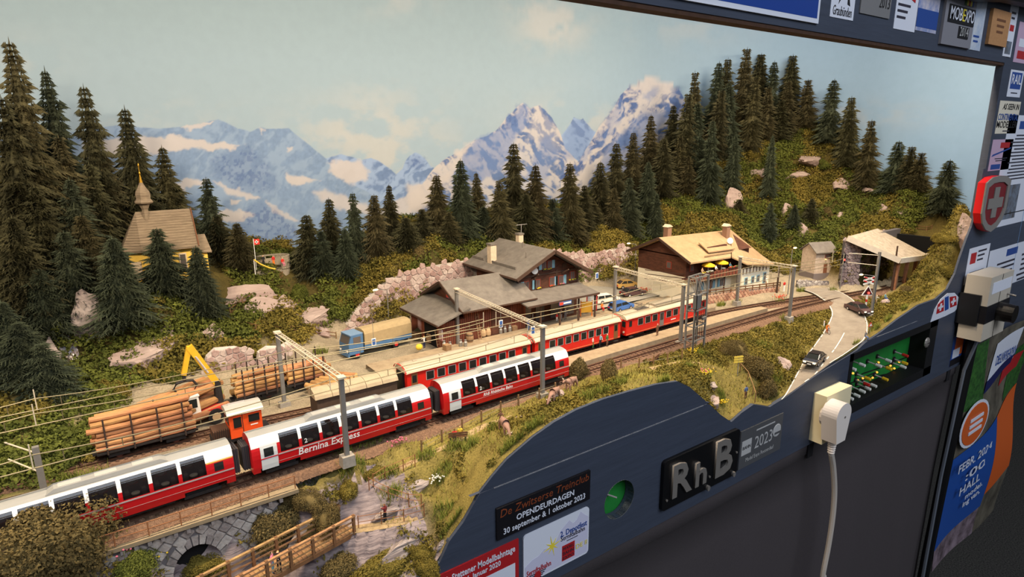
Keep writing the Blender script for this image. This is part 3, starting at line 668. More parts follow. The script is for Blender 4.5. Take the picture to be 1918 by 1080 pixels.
for a in [((312, 625), 91, (1.3, 1, 1.4), 0, 'round white boulder among the shrubs below the chapel'), ((285, 672), 88.5, (3.4, 1.6, 1.6), 1, 'wide pale rock face beneath the big front spruce'), ((440, 556), 99.5, (4.2, 1.6, 1.7), 2, 'long sloping pale rock under the terrace path'), ((484, 588), 96.5, (2.1, 1.3, 1.4), 3, 'pointed pale rock over the lower fence'),
          ((528, 578), 97, (2.2, 1.3, 1.3), 0, 'pale rock with a grassy ledge beside the dark bush'), ((580, 603), 95, (3.2, 1.4, 1.3), 1, 'pale rock band left of the retaining wall'), ((160, 620), 95, (1.5, 1.2, 3.4), 5, 'grey rock wall beside the waterfall gully'), ((90, 680), 84, (1.4, 1.2, 2.0), 4, 'grey boulder standing at the gully mouth'),
          ((225, 395), 108, (2.6, 1.5, 2.4), 2, 'pale cliff behind the chapel hip'), ((1370, 385), 96, (2.0, 1.2, 2.4), 3, 'leaning pale slab above the restaurant roof'), ((1520, 302), 91, (4.6, 1.5, 1.2), 1, 'long pale rock ledge over the cliff fence'), ((1425, 325), 94, (2.4, 1.2, 1.2), 2, 'pale rock ledge with a short fence'),
          ((1500, 330), 89, (3.4, 1.3, 1.2), 0, 'pale ledge below the cliff fence'), ((1575, 350), 84, (2.6, 1.3, 1.2), 3, 'pale sloping ledge under the cone shaped spruce'), ((1627, 357), 78, (2.2, 1.2, .9), 1, 'low pale ledge beside the three spruces'), ((1655, 396), 70, (1.5, 1, 1.3), 0, 'pale rock above the tunnel fence'), ((1692, 400), 66, (1.0, .8, .7), 2, 'small pale rock beside the tunnel fence'),
          ((1472, 400), 84, (1.1, .8, 1.4), 3, 'upright pale rock behind the stone hut roof'), ((1270, 325), 101, (1.6, 1, 1.3), 0, 'pale rock between two dark spruces'), ((1160, 425), 99, (1.3, .9, 2.0), 2, 'pale rock near the top of the bare wall'), ((1220, 400), 98, (1.4, .9, 1.6), 1, 'pale rock behind the restaurant gable'), ((1575, 410), 73, (1.2, .8, .9), 3, 'pale rock knob over the tunnel mouth'),
          ((1800, 445), 54, (1.0, .9, 2.6), 3, 'pale rock strip against the side post'), ((1505, 437), 79, (1.3, .9, 1.7), 0, 'pale rock just behind the hut'), ((395, 632), 91, (1.6, 1, 1.2), 0, 'pale rock above the small stone wall'), ((600, 622), 93, (1.0, .8, .8), 2, 'small pale rock by the wall end'), ((1660, 440), 63, (1.5, .8, .8), 1, 'pale stone embedded in the tunnel roof bank')]:
    rockat(a[0][0], a[0][1], a[1], a[2], a[3], a[4], GR)
for (px, py, z, r, k, lb) in [(1472, 672, -2.9, (1.7, 1.3, 1.5), 0, 'yellowish boulder beside the road bend'), (1338, 745, -2.9, (1.0, .8, 1.0), 1, 'grey boulder on the grassy bank below the path'), (1045, 738, .5, (1.3, .9, .6), 3, 'flat yellowish rock behind the grazing cow'), (1050, 700, 0, (.9, .7, .5), 2, 'small pink rock by the bushes at the track'), (975, 788, -.2, (.8, .6, .4), 0, 'low rock in the meadow beside the walker'), (1660, 570, -.5, (.9, .7, .9), 3, 'boulder on the bank opposite the level crossing'), (1330, 720, -1.6, (1.9, .8, .5), 4, 'flat grey stone slab beside the meadow path')]:
    p = at(px, py, z); p[2] = float(ground(p[0], p[1]))+.1; o = link('rock', ROCKM[k], None, p, rng.random()*6); o.scale = r; tag(o, lb, 'rock', 'boulders in the front meadow')
# rock faces of the ravine, between the turns of the zigzag path
for (px, py, z, r, k, lb) in [(775, 908, -2.6, (2.4, .9, .8), 4, 'upper violet grey rock face between the path turns'), (730, 952, -4.4, (2.6, .8, .7), 5, 'middle violet grey rock face under the fence'), (760, 1012, -6.2, (3.4, 1.0, 1.0), 4, 'lower violet grey rock face below the path'), (560, 1000, -8, (2.2, 1.4, 2.2), 5, 'grey rock wall by the pool beside the wooden bridge'), (652, 935, -4, (.6, .6, 2.6), 4, 'upright rock beam at the bridge head'), (826, 1018, -7.4, (.8, .4, .8), 5, 'layered rock edge along the board')]:
    p = hit(px, py); p[2] -= .45*r[2]; o = link('rock', ROCKM[k], None, p, .1); o.scale = r; tag(o, lb, 'rock', 'rock faces of the ravine')

P = [hit(118+k*2.2, 596+k*15) for k in range(9)]
m = MB(); m.grid([[(q[0]+u, q[1]-.25, q[2]+.15+.12*math.sin(u*3+i)) for u in (-1.1, -.5, 0, .5, 1.1)] for i, q in enumerate(P)])
tag(m.build('waterfall', mat('wet_brown_rock', (112, 82, 52), rough=.15, c2=(48, 34, 24), vs=.8, bump=.8, bs=1.5, stretch=(2, 2, .5), spec=.7), smooth=True), 'brown glossy waterfall running down the gully beside the dark wood', 'waterfall')
# ---- leafy scatter: thousands of flakes glued on the slopes
def flakes(cent, rad, n, size, r_, flat=.8):
    m = len(cent); d = r_.normal(size=(m, n, 3)); d /= np.linalg.norm(d, axis=2, keepdims=True); d[..., 2] = np.where(d[..., 2] < -.35, -d[..., 2], d[..., 2])*flat
    p = cent[:, None, :] + d*np.asarray(rad).reshape(-1, 1, 1)*(.62+.38*r_.random((m, n, 1)))
    a = r_.normal(size=(m, n, 3)); a /= np.linalg.norm(a, axis=2, keepdims=True); b = np.cross(a, d + .35*r_.normal(size=(m, n, 3))); b /= np.linalg.norm(b, axis=2, keepdims=True)+1e-9
    s = size*(.6+.8*r_.random((m, n, 1)))
    V = np.stack([p-a*s*.6-b*s*.35, p+a*s*.75-b*s*.2, p+b*s*.75], 2).reshape(-1, 3); F = np.arange(len(V)).reshape(-1, 3)
    return V, F
M_leafA = mat('leaf_scatter_olive', (134, 116, 54), rough=.95, c2=(74, 72, 34), vs=.28, spec=.05, detail=6)
M_leafB = mat('leaf_scatter_green', (106, 110, 48), rough=.95, c2=(60, 66, 32), vs=.35, spec=.05, detail=6)
M_leafD = mat('leaf_scatter_brown', (124, 106, 66), rough=.95, c2=(70, 62, 40), vs=.4, spec=.05, detail=6)
r_ = np.random.default_rng(5)
def hill_points(n, cond):
    x = r_.uniform(-44, 165, n); y = r_.uniform(FY+1, 116.5, n); z = ground(x, y); k = cond(x, y, z) & inside_back(x+.8, y+.8)
    px, py = to_px(np.stack([x, y, z], -1)); k &= (px > -120) & (px < 1990)
    return np.stack([x, y, z], -1)[k]
def onhill(x, y, z):
    k = ((z > 1.1) & (y > 60)) | ((x < 2-(70-y)*.0) & (y > 66.5) & (x < -3+ (y-68)*1.1) & (x < 12) & (y < 90))
    k &= ~((x > -1) & (x < 19) & (y > 96.5) & (y < 107))             # chapel terrace
    k &= ~((x > 26) & (x < 33) & (y > 99) & (y < 108) & (z < 11.5))
    k &= ~((x > 120) & (x < 134) & (y > 61) & (y < 71) & (z < 3))
    k &= ~((x > 84) & (x < 122) & (y < 88) & (z < 4))
    k &= ~((x > 55) & (x < 73) & (y < 95))
    return k
H_ = hill_points(17000, onhill)
def slope(P): return np.hypot(ground(P[:, 0]+.6, P[:, 1])-ground(P[:, 0]-.6, P[:, 1]), ground(P[:, 0], P[:, 1]+.6)-ground(P[:, 0], P[:, 1]-.6))/1.2
H2 = hill_points(16000, onhill); H_ = np.r_[H_, H2[slope(H2) > .75]]
gx = (ground(H_[:, 0]+.6, H_[:, 1])-ground(H_[:, 0]-.6, H_[:, 1]))/1.2; gy = (ground(H_[:, 0], H_[:, 1]+.6)-ground(H_[:, 0], H_[:, 1]-.6))/1.2; nn = np.stack([-gx, -gy, np.ones(len(H_))], -1); H_ = H_ + nn/np.linalg.norm(nn, axis=1, keepdims=True)*.25; sel = fbm(H_[:, 0]*.12, H_[:, 1]*.12, 3, 77)
V, F = flakes(H_[sel <= .52], r_.uniform(.6, 1.8, (sel <= .52).sum()), 58, .29, r_)
tag(link('undergrowth', np_mesh('undergrowth', V, F, M_leafA)), 'olive and ochre leaf scatter covering the wooded slopes', 'undergrowth', kind='stuff')
V, F = flakes(H_[sel > .52], r_.uniform(.6, 1.8, (sel > .52).sum()), 58, .29, r_)
tag(link('undergrowth', np_mesh('undergrowth', V, F, M_leafB)), 'fresh green leaf scatter patches on the wooded slopes', 'undergrowth', kind='stuff')
def infront(x, y, z):
    ty = np.interp(x, [-48, 0, 29, 60, 105, 123, 132], [54.6, 55.8, 56.9, 58.1, 58.3, 56.3, 54])
    return y < ty-2.4
def near_road(x, y):
    R4 = [p[:2]+np.array([-.35, .1]) for p in ROAD_L] + [p[:2]+np.array([.35, -.1]) for p in reversed(ROAD_R)]; k = np.zeros(x.shape, bool)
    for i in range(len(R4)):
        a, b = R4[i], R4[(i+1) % len(R4)]; k ^= ((a[1] > y) != (b[1] > y)) & (x < (b[0]-a[0])*(y-a[1])/(b[1]-a[1]+1e-9)+a[0])
    return k
def bushy_front(x, y, z):
    k = infront(x, y, z) & ~near_road(x, y) & (y > FY+.9)
    for Q, w_ in PATHP:
        for q in Q[::2]: k &= np.hypot(x-q[0], y-q[1]) > w_*.75
    n = fbm(x*.22, y*.22, 3, 91)
    right = ((x > 77) | ((y > 50.5) & (x > 62))) & (x < 128) & (z < 1.0) & (n > .22) & (y > 45.5)
    mid = (x > 28) & (x < 66) & (n > .46) & (y < 52.5)
    low = (x < 25) & (z < -2) & (n > .5)
    rr = (x > 118) & (y > 46)
    return k & (right | mid | low | rr)
H_ = hill_points(60000, bushy_front)
V, F = flakes(H_, r_.uniform(.3, .95, len(H_)), 26, .21, r_)
tag(link('meadow_scrub', np_mesh('meadow_scrub', V, F, M_leafA)), 'olive scrub clumps on the banks between track and front board', 'scrub', kind='stuff')
# static grass
M_grassY = mat('static_grass', (176, 160, 82), rough=.9, c2=(112, 112, 48), vs=.3, spec=.1)
M_grassG = mat('static_grass_green', (132, 134, 58), rough=.9, c2=(96, 106, 44), vs=.4, spec=.1)
def blades(P, h, lean, r_, w=.035):
    n = len(P); a = r_.uniform(0, 6.283, n); l = r_.uniform(.6, 1.3, n)*h
    d = np.stack([np.cos(a)*lean*l, np.sin(a)*lean*l, l], -1)*r_.uniform(.7, 1.1, (n, 1)); s = np.stack([-np.sin(a), np.cos(a), 0*a], -1)*w
    V = np.stack([P-s, P+s, P+d], 1).reshape(-1, 3); return V, np.arange(len(V)).reshape(-1, 3)
def meadow(x, y, z):
    n = fbm(x*.3, y*.3, 3, 12); k = infront(x, y, z) & ~near_road(x, y) & (((x > 20) & (x < 66) & (z > -8.5)) | ((x >= 66) & (z > -6.8))) & (n > .30)
    ty = np.interp(x, [-48, 0, 29, 60, 105, 123, 132], [54.6, 55.8, 56.9, 58.1, 58.3, 56.3, 54])
    return k | (infront(x, y, z) & (x > 10) & (x <= 24) & (z > -2.2) & (y < ty-3))
H_ = hill_points(190000, meadow)
V, F = blades(H_, .46, .6, r_, .05)
tag(link('meadow_grass', np_mesh('meadow_grass', V, F, M_grassY)), 'yellow green static grass on the front meadow', 'grass', kind='stuff')
# tufts of longer grass at seen places
TUFTS = [(525, 910, 0), (560, 885, 0), (600, 870, 0), (640, 850, 0), (585, 895, 0), (660, 880, 0), (690, 835, 0), (640, 880, 0), (800, 900, 1), (850, 880, 1), (830, 920, 1), (880, 835, 1), (930, 800, 1), (960, 835, 0), (830, 970, 1), (850, 990, 1), (735, 1000, 1), (740, 1020, 1), (1000, 800, 0), (1100, 745, 1), (1130, 735, 1), (1160, 720, 1), (1350, 745, 1), (1380, 770, 1), (1450, 745, 1), (1455, 725, 1), (1290, 690, 1), (1310, 665, 1), (1640, 615, 1), (1665, 600, 1), (1620, 650, 1), (1700, 580, 1), (1430, 650, 0), (1470, 600, 0), (320, 1060, 1), (340, 1075, 1), (400, 740, 1), (560, 720, 1), (130, 900, 1), (180, 890, 1), (150, 850, 1), (600, 660, 1), (700, 640, 0), (1500, 545, 1), (1380, 568, 1), (1350, 572, 1), (500, 545, 1), (490, 530, 1), (1560, 545, 1)]
P = []
for px, py, k in TUFTS:
    z = -.6
    for _ in range(8):
        q = at(px, py, z); z = float(ground(q[0], min(max(q[1], 45), 116)))
    n = 260 if k == 0 else 150; rr = 1.0 if k == 0 else .8
    a = r_.uniform(0, 6.28, n); d = rr*np.sqrt(r_.random(n)); x = q[0]+d*np.cos(a)*1.4; y = q[1]+d*np.sin(a)*.8
    y = np.maximum(y, FY+1)
    P.append(np.stack([x, y, ground(x, y)], -1))
V, F = blades(np.concatenate(P), .95, .55, r_, .04)
tag(link('grass_tufts', np_mesh('grass_tufts', V, F, M_grassG)), 'taller green grass tufts beside track, road and ravine', 'grass', kind='stuff')
# ---- shrubs that can be counted
SHRUB = []
for k in range(5):
    r2 = np.random.default_rng(60+k); n = 34; cen = r2.normal(size=(n, 3)); cen /= np.linalg.norm(cen, axis=1, keepdims=True); cen *= .62*r2.random((n, 1))**.4; cen[:, 2] = np.abs(cen[:, 2])*.9+.05
    V, F = flakes(cen, r2.uniform(.24, .40, n), 560 if k != 3 else 1300, .042 if k != 3 else .027, r2, 1.0)
    core = MB().ell((0, 0, .3), (.5, .5, .38), 10, 6); Vc = np.array(core.v); tr = []
    for f in core.f:
        for i in range(1, len(f)-1): tr.append((f[0]+len(V), f[i]+len(V), f[i+1]+len(V)))
    SHRUB.append(np_mesh('foliage', np.r_[V, Vc], np.r_[F, np.array(tr)], [M_leafD, M_leafA, M_leafB, M_leafD, M_leafD][k]))
STEM = MB().cyl((0, 0, -.3), (0, 0, .5), .06, .03, n=6).cyl((0, 0, .1), (.25, .1, .6), .03, .02, n=5).cyl((0, 0, .1), (-.2, -.15, .6), .03, .02, n=5).data('stem', M_bark)
def shrub(p, r, k, label, group, name='shrub'):
    t = thing(name, label, 'bush', p, rng.random()*6, group)
    for nm, me in (('foliage', SHRUB[k]), ('stem', STEM)):
        o = link(nm, me, t); o.scale = r if nm == 'foliage' else (r[2],)*3
    return t
def shrub_px(px, py, z, r, k, label, group):
    p = at(px, py, z) if px < 200 else hit(px, min(py, 1070)); p[2] = min(z, float(ground(p[0], max(p[1], 45)))+.3) if px < 200 else p[2]-.2
    return shrub(p, r, k, label, group)
GF = 'dark bushes along the front of the layout'
shrub_px(70, 1075, -1.2, (7.4, 4.6, 7.4), 3, 'big dark round bush at the corner in front of the coach', GF)
shrub_px(140, 1000, -1.0, (3.4, 2.6, 3.3), 0, 'upper part bush overlapping the end of the first coach', GF)
shrub_px(530, 1000, -4.0, (4.0, 2.2, 3.8), 0, 'wide dark bush between arch bridge and wooden bridge', GF)
shrub_px(612, 985, -3.8, (3.0, 1.8, 3.2), 3, 'dark bush directly behind the wooden bridge', GF)
shrub_px(1082, 708, -.4, (2.7, 1.7, 3.3), 4, 'grey green bush at the end of the third panorama coach', GF)
shrub_px(1140, 710, -.4, (2.5, 1.6, 3.2), 0, 'second grey green bush close to the island platform', GF)
shrub_px(1375, 668, -1.2, (2.8, 1.9, 3.4), 3, 'dark bush behind the yellow signpost', GF)
shrub_px(1412, 702, -2.4, (3.2, 2.1, 3.8), 0, 'larger dark bush beside the footpath steps', GF)
shrub_px(1436, 738, -4.0, (2.6, 1.7, 3.2), 4, 'lowest dark bush next to the footpath rail', GF)
for i, (px, py, z, r, k, lb) in enumerate([(478, 990, -4.5, (2.8, 1.6, 2.8), 0, 'dark bush next to the right end of the stone bridge'), (570, 945, -2.4, (3.4, 1.6, 2.2), 3, 'dark bush below the track ballast'), (655, 920, -2.2, (2.4, 1.2, 1.8), 1, 'olive bush under the catenary foundation'), (705, 882, -1.8, (2.4, .9, 1.0), 1, 'low olive bush above the upper path turn'), (585, 1010, -6.0, (2.0, 1.2, 1.8), 3, 'dark bush hanging over the stream pool'), (790, 1040, -7.5, (2.0, 1.2, 1.6), 1, 'olive bush below the lowest rock face')]): shrub_px(px, py, z, r, k, lb, GF)
shrub_px(1612, 560, -.2, (1.2, .9, 1.0), 3, 'small dark bush at the foot of the gallery wall', GF)
shrub_px(1700, 545, .2, (1.8, 1.2, 1.5), 0, 'round brownish bush in front of the tunnel gallery', GF)
shrub_px(1720, 555, .2, (2.0, 1.3, 1.3), 1, 'olive bush between tunnel gallery and board', GF)
shrub_px(720, 1075, -8.2, (4.2, 2.2, 2.6), 1, 'olive bush mound below the wooden bridge', GF)
shrub_px(640, 1078, -8.2, (3.0, 2.0, 2.4), 0, 'dark bush in the shade under the wooden bridge', GF)
shrub_px(800, 1070, -8.2, (2.2, 1.6, 2.0), 1, 'small olive bush against the board edge', GF)
shrub_px(380, 1078, -9, (2.8, 1.6, 2.2), 1, 'olive bush below the arch of the stone bridge', GF)
shrub_px(100, 1085, -6.5, (4.6, 2.4, 3.0), 1, 'ochre bush at the lower corner below the dark bush', GF)
shrub_px(260, 1085, -7.6, (3.2, 1.6, 2.4), 2, 'greenish bush with flowers near the lower corner', GF)
GBk = 'bushes on the slopes and beside the yard'
for (px, py, Y, r, k, lb) in [(590, 575, 95, (3.0, 1.8, 2.8), 3, 'dark grey green bush beside the pale rocks'), (560, 560, 97, (2.2, 1.5, 2.0), 0, 'smaller dark bush next to the pale rock'), (200, 720, 81, (4.5, 2, 2.4), 1, 'ochre bush bank behind the log pile'), (80, 760, 80, (5, 2, 2.6), 1, 'ochre bush at the foot of the chapel hill'), (300, 700, 82, (3.6, 1.6, 1.8), 2, 'green bush behind the yellow grab arm'), (30, 850, 74, (4, 2, 2.2), 2, 'green bush beside the left catenary mast'),
                              (740, 470, 108, (3.4, 2, 3.2), 2, 'bright green bush between the ridge spruces'), (790, 470, 105, (3.0, 2, 3.0), 0, 'brown rounded bush on the ridge'), (640, 560, 97, (3.2, 2, 2.6), 1, 'ochre bush hanging over the wall end'), (560, 540, 101, (3.2, 2, 2.4), 2, 'green bush below the lookout terrace'), (680, 500, 101, (3.6, 2, 2.6), 1, 'golden bush above the retaining wall'), (840, 450, 99, (3.6, 2, 2.6), 1, 'golden bush left of the station roof'), (1130, 455, 98, (3.0, 1.6, 2.2), 1, 'golden bush on top of the bare wall'), (1450, 290, 95, (4.4, 2, 3.2), 2, 'bright green bush below the hilltop clump'), (1530, 300, 90, (4.6, 2, 3.0), 2, 'dark green bush over the cliff fence'), (1410, 280, 98, (4.0, 2, 3.6), 1, 'yellow green bush below the hilltop clump'),
                              (1545, 390, 80, (3.6, 2, 2.6), 0, 'dark bush in the middle of the tunnel hill'), (1640, 420, 68, (3.4, 1.8, 1.8), 1, 'olive bush above the tunnel gallery'), (1770, 440, 56, (3.0, 1.6, 2.4), 1, 'olive bush near the side post'), (1770, 500, 51, (2.2, 1.4, 3.0), 1, 'tall olive bush on the bank beside the far pole'), (1300, 460, 90, (3, 1.6, 2.2), 2, 'green bush behind the restaurant ridge'), (1195, 545, 84, (2.2, 1.4, 1.0), 1, 'low bush at the foot of the bare wall'), (740, 600, 91, (1.2, .8, .8), 2, 'small bush between wall and freight shed'), (90, 600, 90, (4, 2, 3), 2, 'green bush in the gully below the dark wood')]:
    p = hit(px, py+8); p[2] = float(ground(p[0], p[1]))-.35*r[2]
    shrub(p, r, k, lb, GBk)
# ================================================================== tracks
M_rail = mat('rail_steel', (92, 66, 52), rough=.45, metal=.6, var=.2, vs=2)
M_sleeper = mat('sleeper_wood', (86, 62, 46), rough=.9, var=.25, vs=3, objvar=.18)
M_ballast = mat('ballast', (138, 106, 82), rough=.95, c2=(88, 66, 52), vs=4, bump=1.0, bs=9)
M_black = mat('black_plastic', (22, 22, 24), rough=.5)
M_dark = mat('dark_underframe', (38, 34, 33), rough=.7, var=.2, vs=3)
SLEEP = MB().box((0, 0, -.28), (.26, 2.25, .18)).data('sleeper', M_sleeper)
TRACK_A = cat_rom([(-48, 54.4), (-20, 55.0), (0, 55.75), (10, 56.3), (29, 56.9), (45, 57.4), (60, 58.0), (85, 58.35), (104, 58.3), (114, 57.6), (123, 56.6), (132, 55.6), (148, 55.2)], 12)
TRACK_B = cat_rom([(-30, 64.6), (0, 64.4), (30, 64.2), (50, 64.2), (70, 64.3), (86, 64.6), (95, 63.9), (108, 61.6), (115, 60.0), (122, 58.3), (131, 56.5)], 12)
TRACK_C = cat_rom([(-30, 68.6), (-5, 68.4), (8, 68.4), (18, 67.6), (30, 66.2), (44, 64.6)], 12)
TRACK_D = cat_rom([(12, 74.1), (18, 74.5), (26, 75.0)], 6)
def track(P, label, ballast=True, sl=(None, None), rails=True):
    t = thing('railway_track', label, 'track')
    Q = resample(P, 1.0); T = np.gradient(Q, axis=0); T /= np.linalg.norm(T, axis=1, keepdims=True); Nn = np.stack([-T[:, 1], T[:, 0]], -1)
    for sg in (-1, 1):
        mb = MB(); L = Q + Nn*sg*.62
        pr = [(-.13, -.2), (.13, -.2), (.045, -.14), (.045, -.05), (.09, -.03), (.09, 0), (-.09, 0), (-.09, -.03), (-.045, -.05), (-.045, -.14)]
        G = [[(L[i][0]+Nn[i][0]*a, L[i][1]+Nn[i][1]*a, b) for a, b in pr] + [(L[i][0]+Nn[i][0]*pr[0][0], L[i][1]+Nn[i][1]*pr[0][0], pr[0][1])] for i in range(len(L))]
        mb.grid(G); mb.build('rail', M_rail, t)
    Sx = resample(P, .74); Ts = np.gradient(Sx, axis=0)
    for p, tt in zip(Sx, Ts):
        if sl[0] is not None and not (sl[0] < p[0] < sl[1]): continue
        link('sleeper', SLEEP, t, (p[0], p[1], 0), math.atan2(tt[1], tt[0]))
    if ballast:
        mb = MB(); G = []
        for i in range(len(Q)):
            row = []
            for a, b in ((-2.4, -.9), (-1.9, -.52), (-1.3, -.30), (0, -.27), (1.3, -.30), (1.9, -.52), (2.4, -.9)):
                row.append((Q[i][0]+Nn[i][0]*a, Q[i][1]+Nn[i][1]*a, b))
            G.append(row)
        mb.grid(G); mb.build('ballast_bed', M_ballast, t, smooth=True)
    return t
tA = track(TRACK_A, 'front main line track carrying the panorama train')
tB = track(TRACK_B, 'platform track carrying the old red train', sl=(-20, 128))
tC = track(TRACK_C, 'siding track under the stake wagon of logs', sl=(-12, 40))
# loose ballast stones
r_ = np.random.default_rng(21); P = []
for TR, n, x0, x1 in ((TRACK_A, 20000, -30, 132), (TRACK_B, 6000, 55, 128)):
    Q = resample(TR, .2); Q = Q[(Q[:, 0] > x0) & (Q[:, 0] < x1)]; k = r_.integers(0, len(Q), n); off = r_.normal(0, 1.15, n); off = np.clip(off, -2.5, 2.4)
    z = np.interp(np.abs(off), [0, 1.3, 1.9, 2.5], [-.27, -.30, -.52, -.85])
    P.append(np.stack([Q[k, 0]+r_.normal(0, .1, n), Q[k, 1]+off, z+.02], -1))
P = np.concatenate(P); n = len(P); s = r_.uniform(.05, .11, (n, 1, 1))
tet = np.array([(1, 0, -.5), (-.5, .87, -.5), (-.5, -.87, -.5), (0, 0, .8)])
a = r_.uniform(0, 6.28, n); c_, s_ = np.cos(a), np.sin(a); Rm = np.zeros((n, 3, 3)); Rm[:, 0, 0] = c_; Rm[:, 0, 1] = -s_; Rm[:, 1, 0] = s_; Rm[:, 1, 1] = c_; Rm[:, 2, 2] = 1
V = (P[:, None, :] + (tet[None] @ Rm.transpose(0, 2, 1))*s).reshape(-1, 3); F = (np.arange(n)[:, None, None]*4 + np.array([(0, 1, 3), (1, 2, 3), (2, 0, 3)])[None]).reshape(-1, 3)
tag(link('ballast_stones', np_mesh('ballast_stones', V, F, mat('ballast_stone', (150, 114, 88), rough=.95, c2=(92, 70, 54), vs=6))), 'loose brown ballast stones lying along the tracks', 'gravel', kind='stuff')

# ================================================================== panorama coaches
M_red = mat('coach_red', (188, 22, 26), rough=.32, var=.03, vs=1, spec=.5, coat=.2)
M_redo = mat('old_coach_red', (200, 34, 24), rough=.4, var=.05, vs=1, spec=.4)
M_white = mat('coach_white', (232, 230, 224), rough=.35, spec=.5)
M_roofg = mat('coach_roof_grey', (150, 148, 142), rough=.5, var=.05, vs=.5)
M_doorg = mat('coach_door_grey', (206, 208, 204), rough=.45)
M_silver = mat('silver_stripe', (196, 188, 182), rough=.35, metal=.3)
M_gold = mat('gold_stripe', (214, 170, 70), rough=.5)
M_glass = mat('tinted_glass', (26, 20, 19), rough=.06, spec=.6, alpha=.84)
M_glassb = mat('dark_window', (36, 38, 36), rough=.12, spec=.6)
M_int = mat('coach_interior', (70, 60, 56), rough=.9)
M_seat = mat('seat_fabric', (120, 110, 104), rough=.9)
M_tab = mat('white_table', (246, 240, 226), rough=.6)
M_bellow = mat('gangway_rubber', (62, 58, 58), rough=.75)
PP = [(1.52, .78), (1.56, 1.2), (1.56, 2.16), (1.53, 2.55), (1.47, 2.95), (1.36, 3.35), (1.20, 3.70), (1.02, 3.93), (.84, 4.08), (.42, 4.19), (0, 4.22)]
def prof_at(z):
    zs = [p[1] for p in PP]; return float(np.interp(z, zs, [p[0] for p in PP]))
def pano_coach(label, first=False, door=True, texts=()):
    t = thing('panorama_coach', label, 'train car', group='coaches of the panorama train')
    L = 9.25; body = MB(); roof = MB(); white = MB()
    wins = []
    x0 = -L + (2.4 if door else 1.2); x1 = L-2.1; n = 7; pitch = (x1-x0)/n
    for k in range(n): wins.append((x0+k*pitch+.15, x0+(k+1)*pitch-.15))
    xs = [-L]; 
    for a, b in wins: xs += [a, b]
    xs += [L]; kinds = []
    for i in range(len(xs)-1): kinds.append('win' if i % 2 == 1 else 'pil')
    def skirt(x): return 1.16 if 5.0 < abs(x) < 8.3 else .78
    for (a, b, kd) in zip(xs[:-1], xs[1:], kinds):
        sub = np.linspace(a, b, max(2, int((b-a)/.6)+1))
        for u, v in zip(sub[:-1], sub[1:]):
            for sd in (-1, 1):
                zs = [skirt((u+v)/2), 1.3, 2.16] + ([2.16, 2.55, 2.95] if kd == 'pil' else [2.16, 2.24]); zs = sorted(set(zs))
                end = kd == 'pil' and (b-a) > 1.2
                if end: zs = sorted(set([z for z in zs] + [3.2]))
                for za, zb in zip(zs[:-1], zs[1:]):
                    body.add([(u, sd*prof_at(za), za), (v, sd*prof_at(za), za), (v, sd*prof_at(zb), zb), (u, sd*prof_at(zb), zb)], [(0, 1, 2, 3)])
                zt = [zs[-1] if kd == 'pil' else 3.9] + [z for z in (3.35, 3.7, 3.93, 4.08) if z > (zs[-1] if kd == 'pil' else 3.9)]
                for za, zb in zip(zt[:-1], zt[1:]):
                    white.add([(u, sd*prof_at(za), za), (v, sd*prof_at(za), za), (v, sd*prof_at(zb), zb), (u, sd*prof_at(zb), zb)], [(0, 1, 2, 3)])
                roof.add([(u, sd*.84, 4.08), (v, sd*.84, 4.08), (v, sd*.42, 4.19), (u, sd*.42, 4.19)], [(0, 1, 2, 3)])
                roof.add([(u, sd*.42, 4.19), (v, sd*.42, 4.19), (v, 0, 4.22), (u, 0, 4.22)], [(0, 1, 2, 3)])
                if kd == 'win':
                    pass
    for sd in (-1, 1):                                     # red end walls
        out = [(sd*L, p[0], p[1]) for p in PP] + [(sd*L, -p[0], p[1]) for p in reversed(PP[:-1])]
        body.add(out, [tuple(range(len(out)))])
    body.build('body', M_red, t); white.build('roof_shoulder', M_white, t, smooth=True); roof.build('roof', M_roofg, t, smooth=True)
    zz = [2.24, 2.5, 2.8, 3.1, 3.4, 3.65, 3.9]
    for a, b in wins:
        for sd in (-1, 1):
            g = MB(); g.grid([[(u, sd*(prof_at(z)-.03), z) for z in zz] for u in (a, b)])
            w_ = g.build('window_pane', M_glass, t, smooth=True)
        e = MB(); e.grid([[(u, -(prof_at(z)+.004), z) for z in (3.62, 3.7)] for u in (a, b)]); e.build('sun_strip', M_dark, t)
    body2 = MB(); body2.bx(-L+.1, L-.1, -1.45, 1.45, 1.2, 1.9); body2.bx(-L+1.4, -L+1.5, -.95, .95, 1.9, 3.6); body2.bx(L-2.2, L-2.1, -.95, .95, 1.9, 3.6)
    body2.build('interior_floor', M_int, t)
    for a, b in wins:
        m_ = (a+b)/2
        for yy in (-.85, .85):
            s = MB(); s.bx(m_-.75, m_-.45, yy-.42, yy+.42, 1.9, 2.62); s.bx(m_+.45, m_+.75, yy-.42, yy+.42, 1.9, 2.62); s.build('seat', M_seat, t)
            q = MB(); q.lathe([(.05, 0), (.32, .02), (.32, .1), (.05, .1)], (m_, yy*1.25, 2.28), n=10); q.build('table', M_tab, t)
    st = MB()
    for sd in (-1, 1): st.bx(-L+(2.3 if door else .05), L-.05, sd*1.565-.012, sd*1.565+.012, 2.03, 2.15)
    st.build('belt_stripe', M_silver, t)
    st = MB()
    for sd in (-1, 1): st.bx(-L+(2.3 if door else .05), L-.05, sd*1.562-.008, sd*1.562+.008, 1.40, 1.425)
    st.build('thin_stripe', M_silver, t)
    if first:
        st = MB(); st.grid([[(u, -(prof_at(z)+.012), z) for z in (3.1, 3.2)] for u in (L-2.2, L-.05)]); st.build('gold_stripe', M_gold, t)
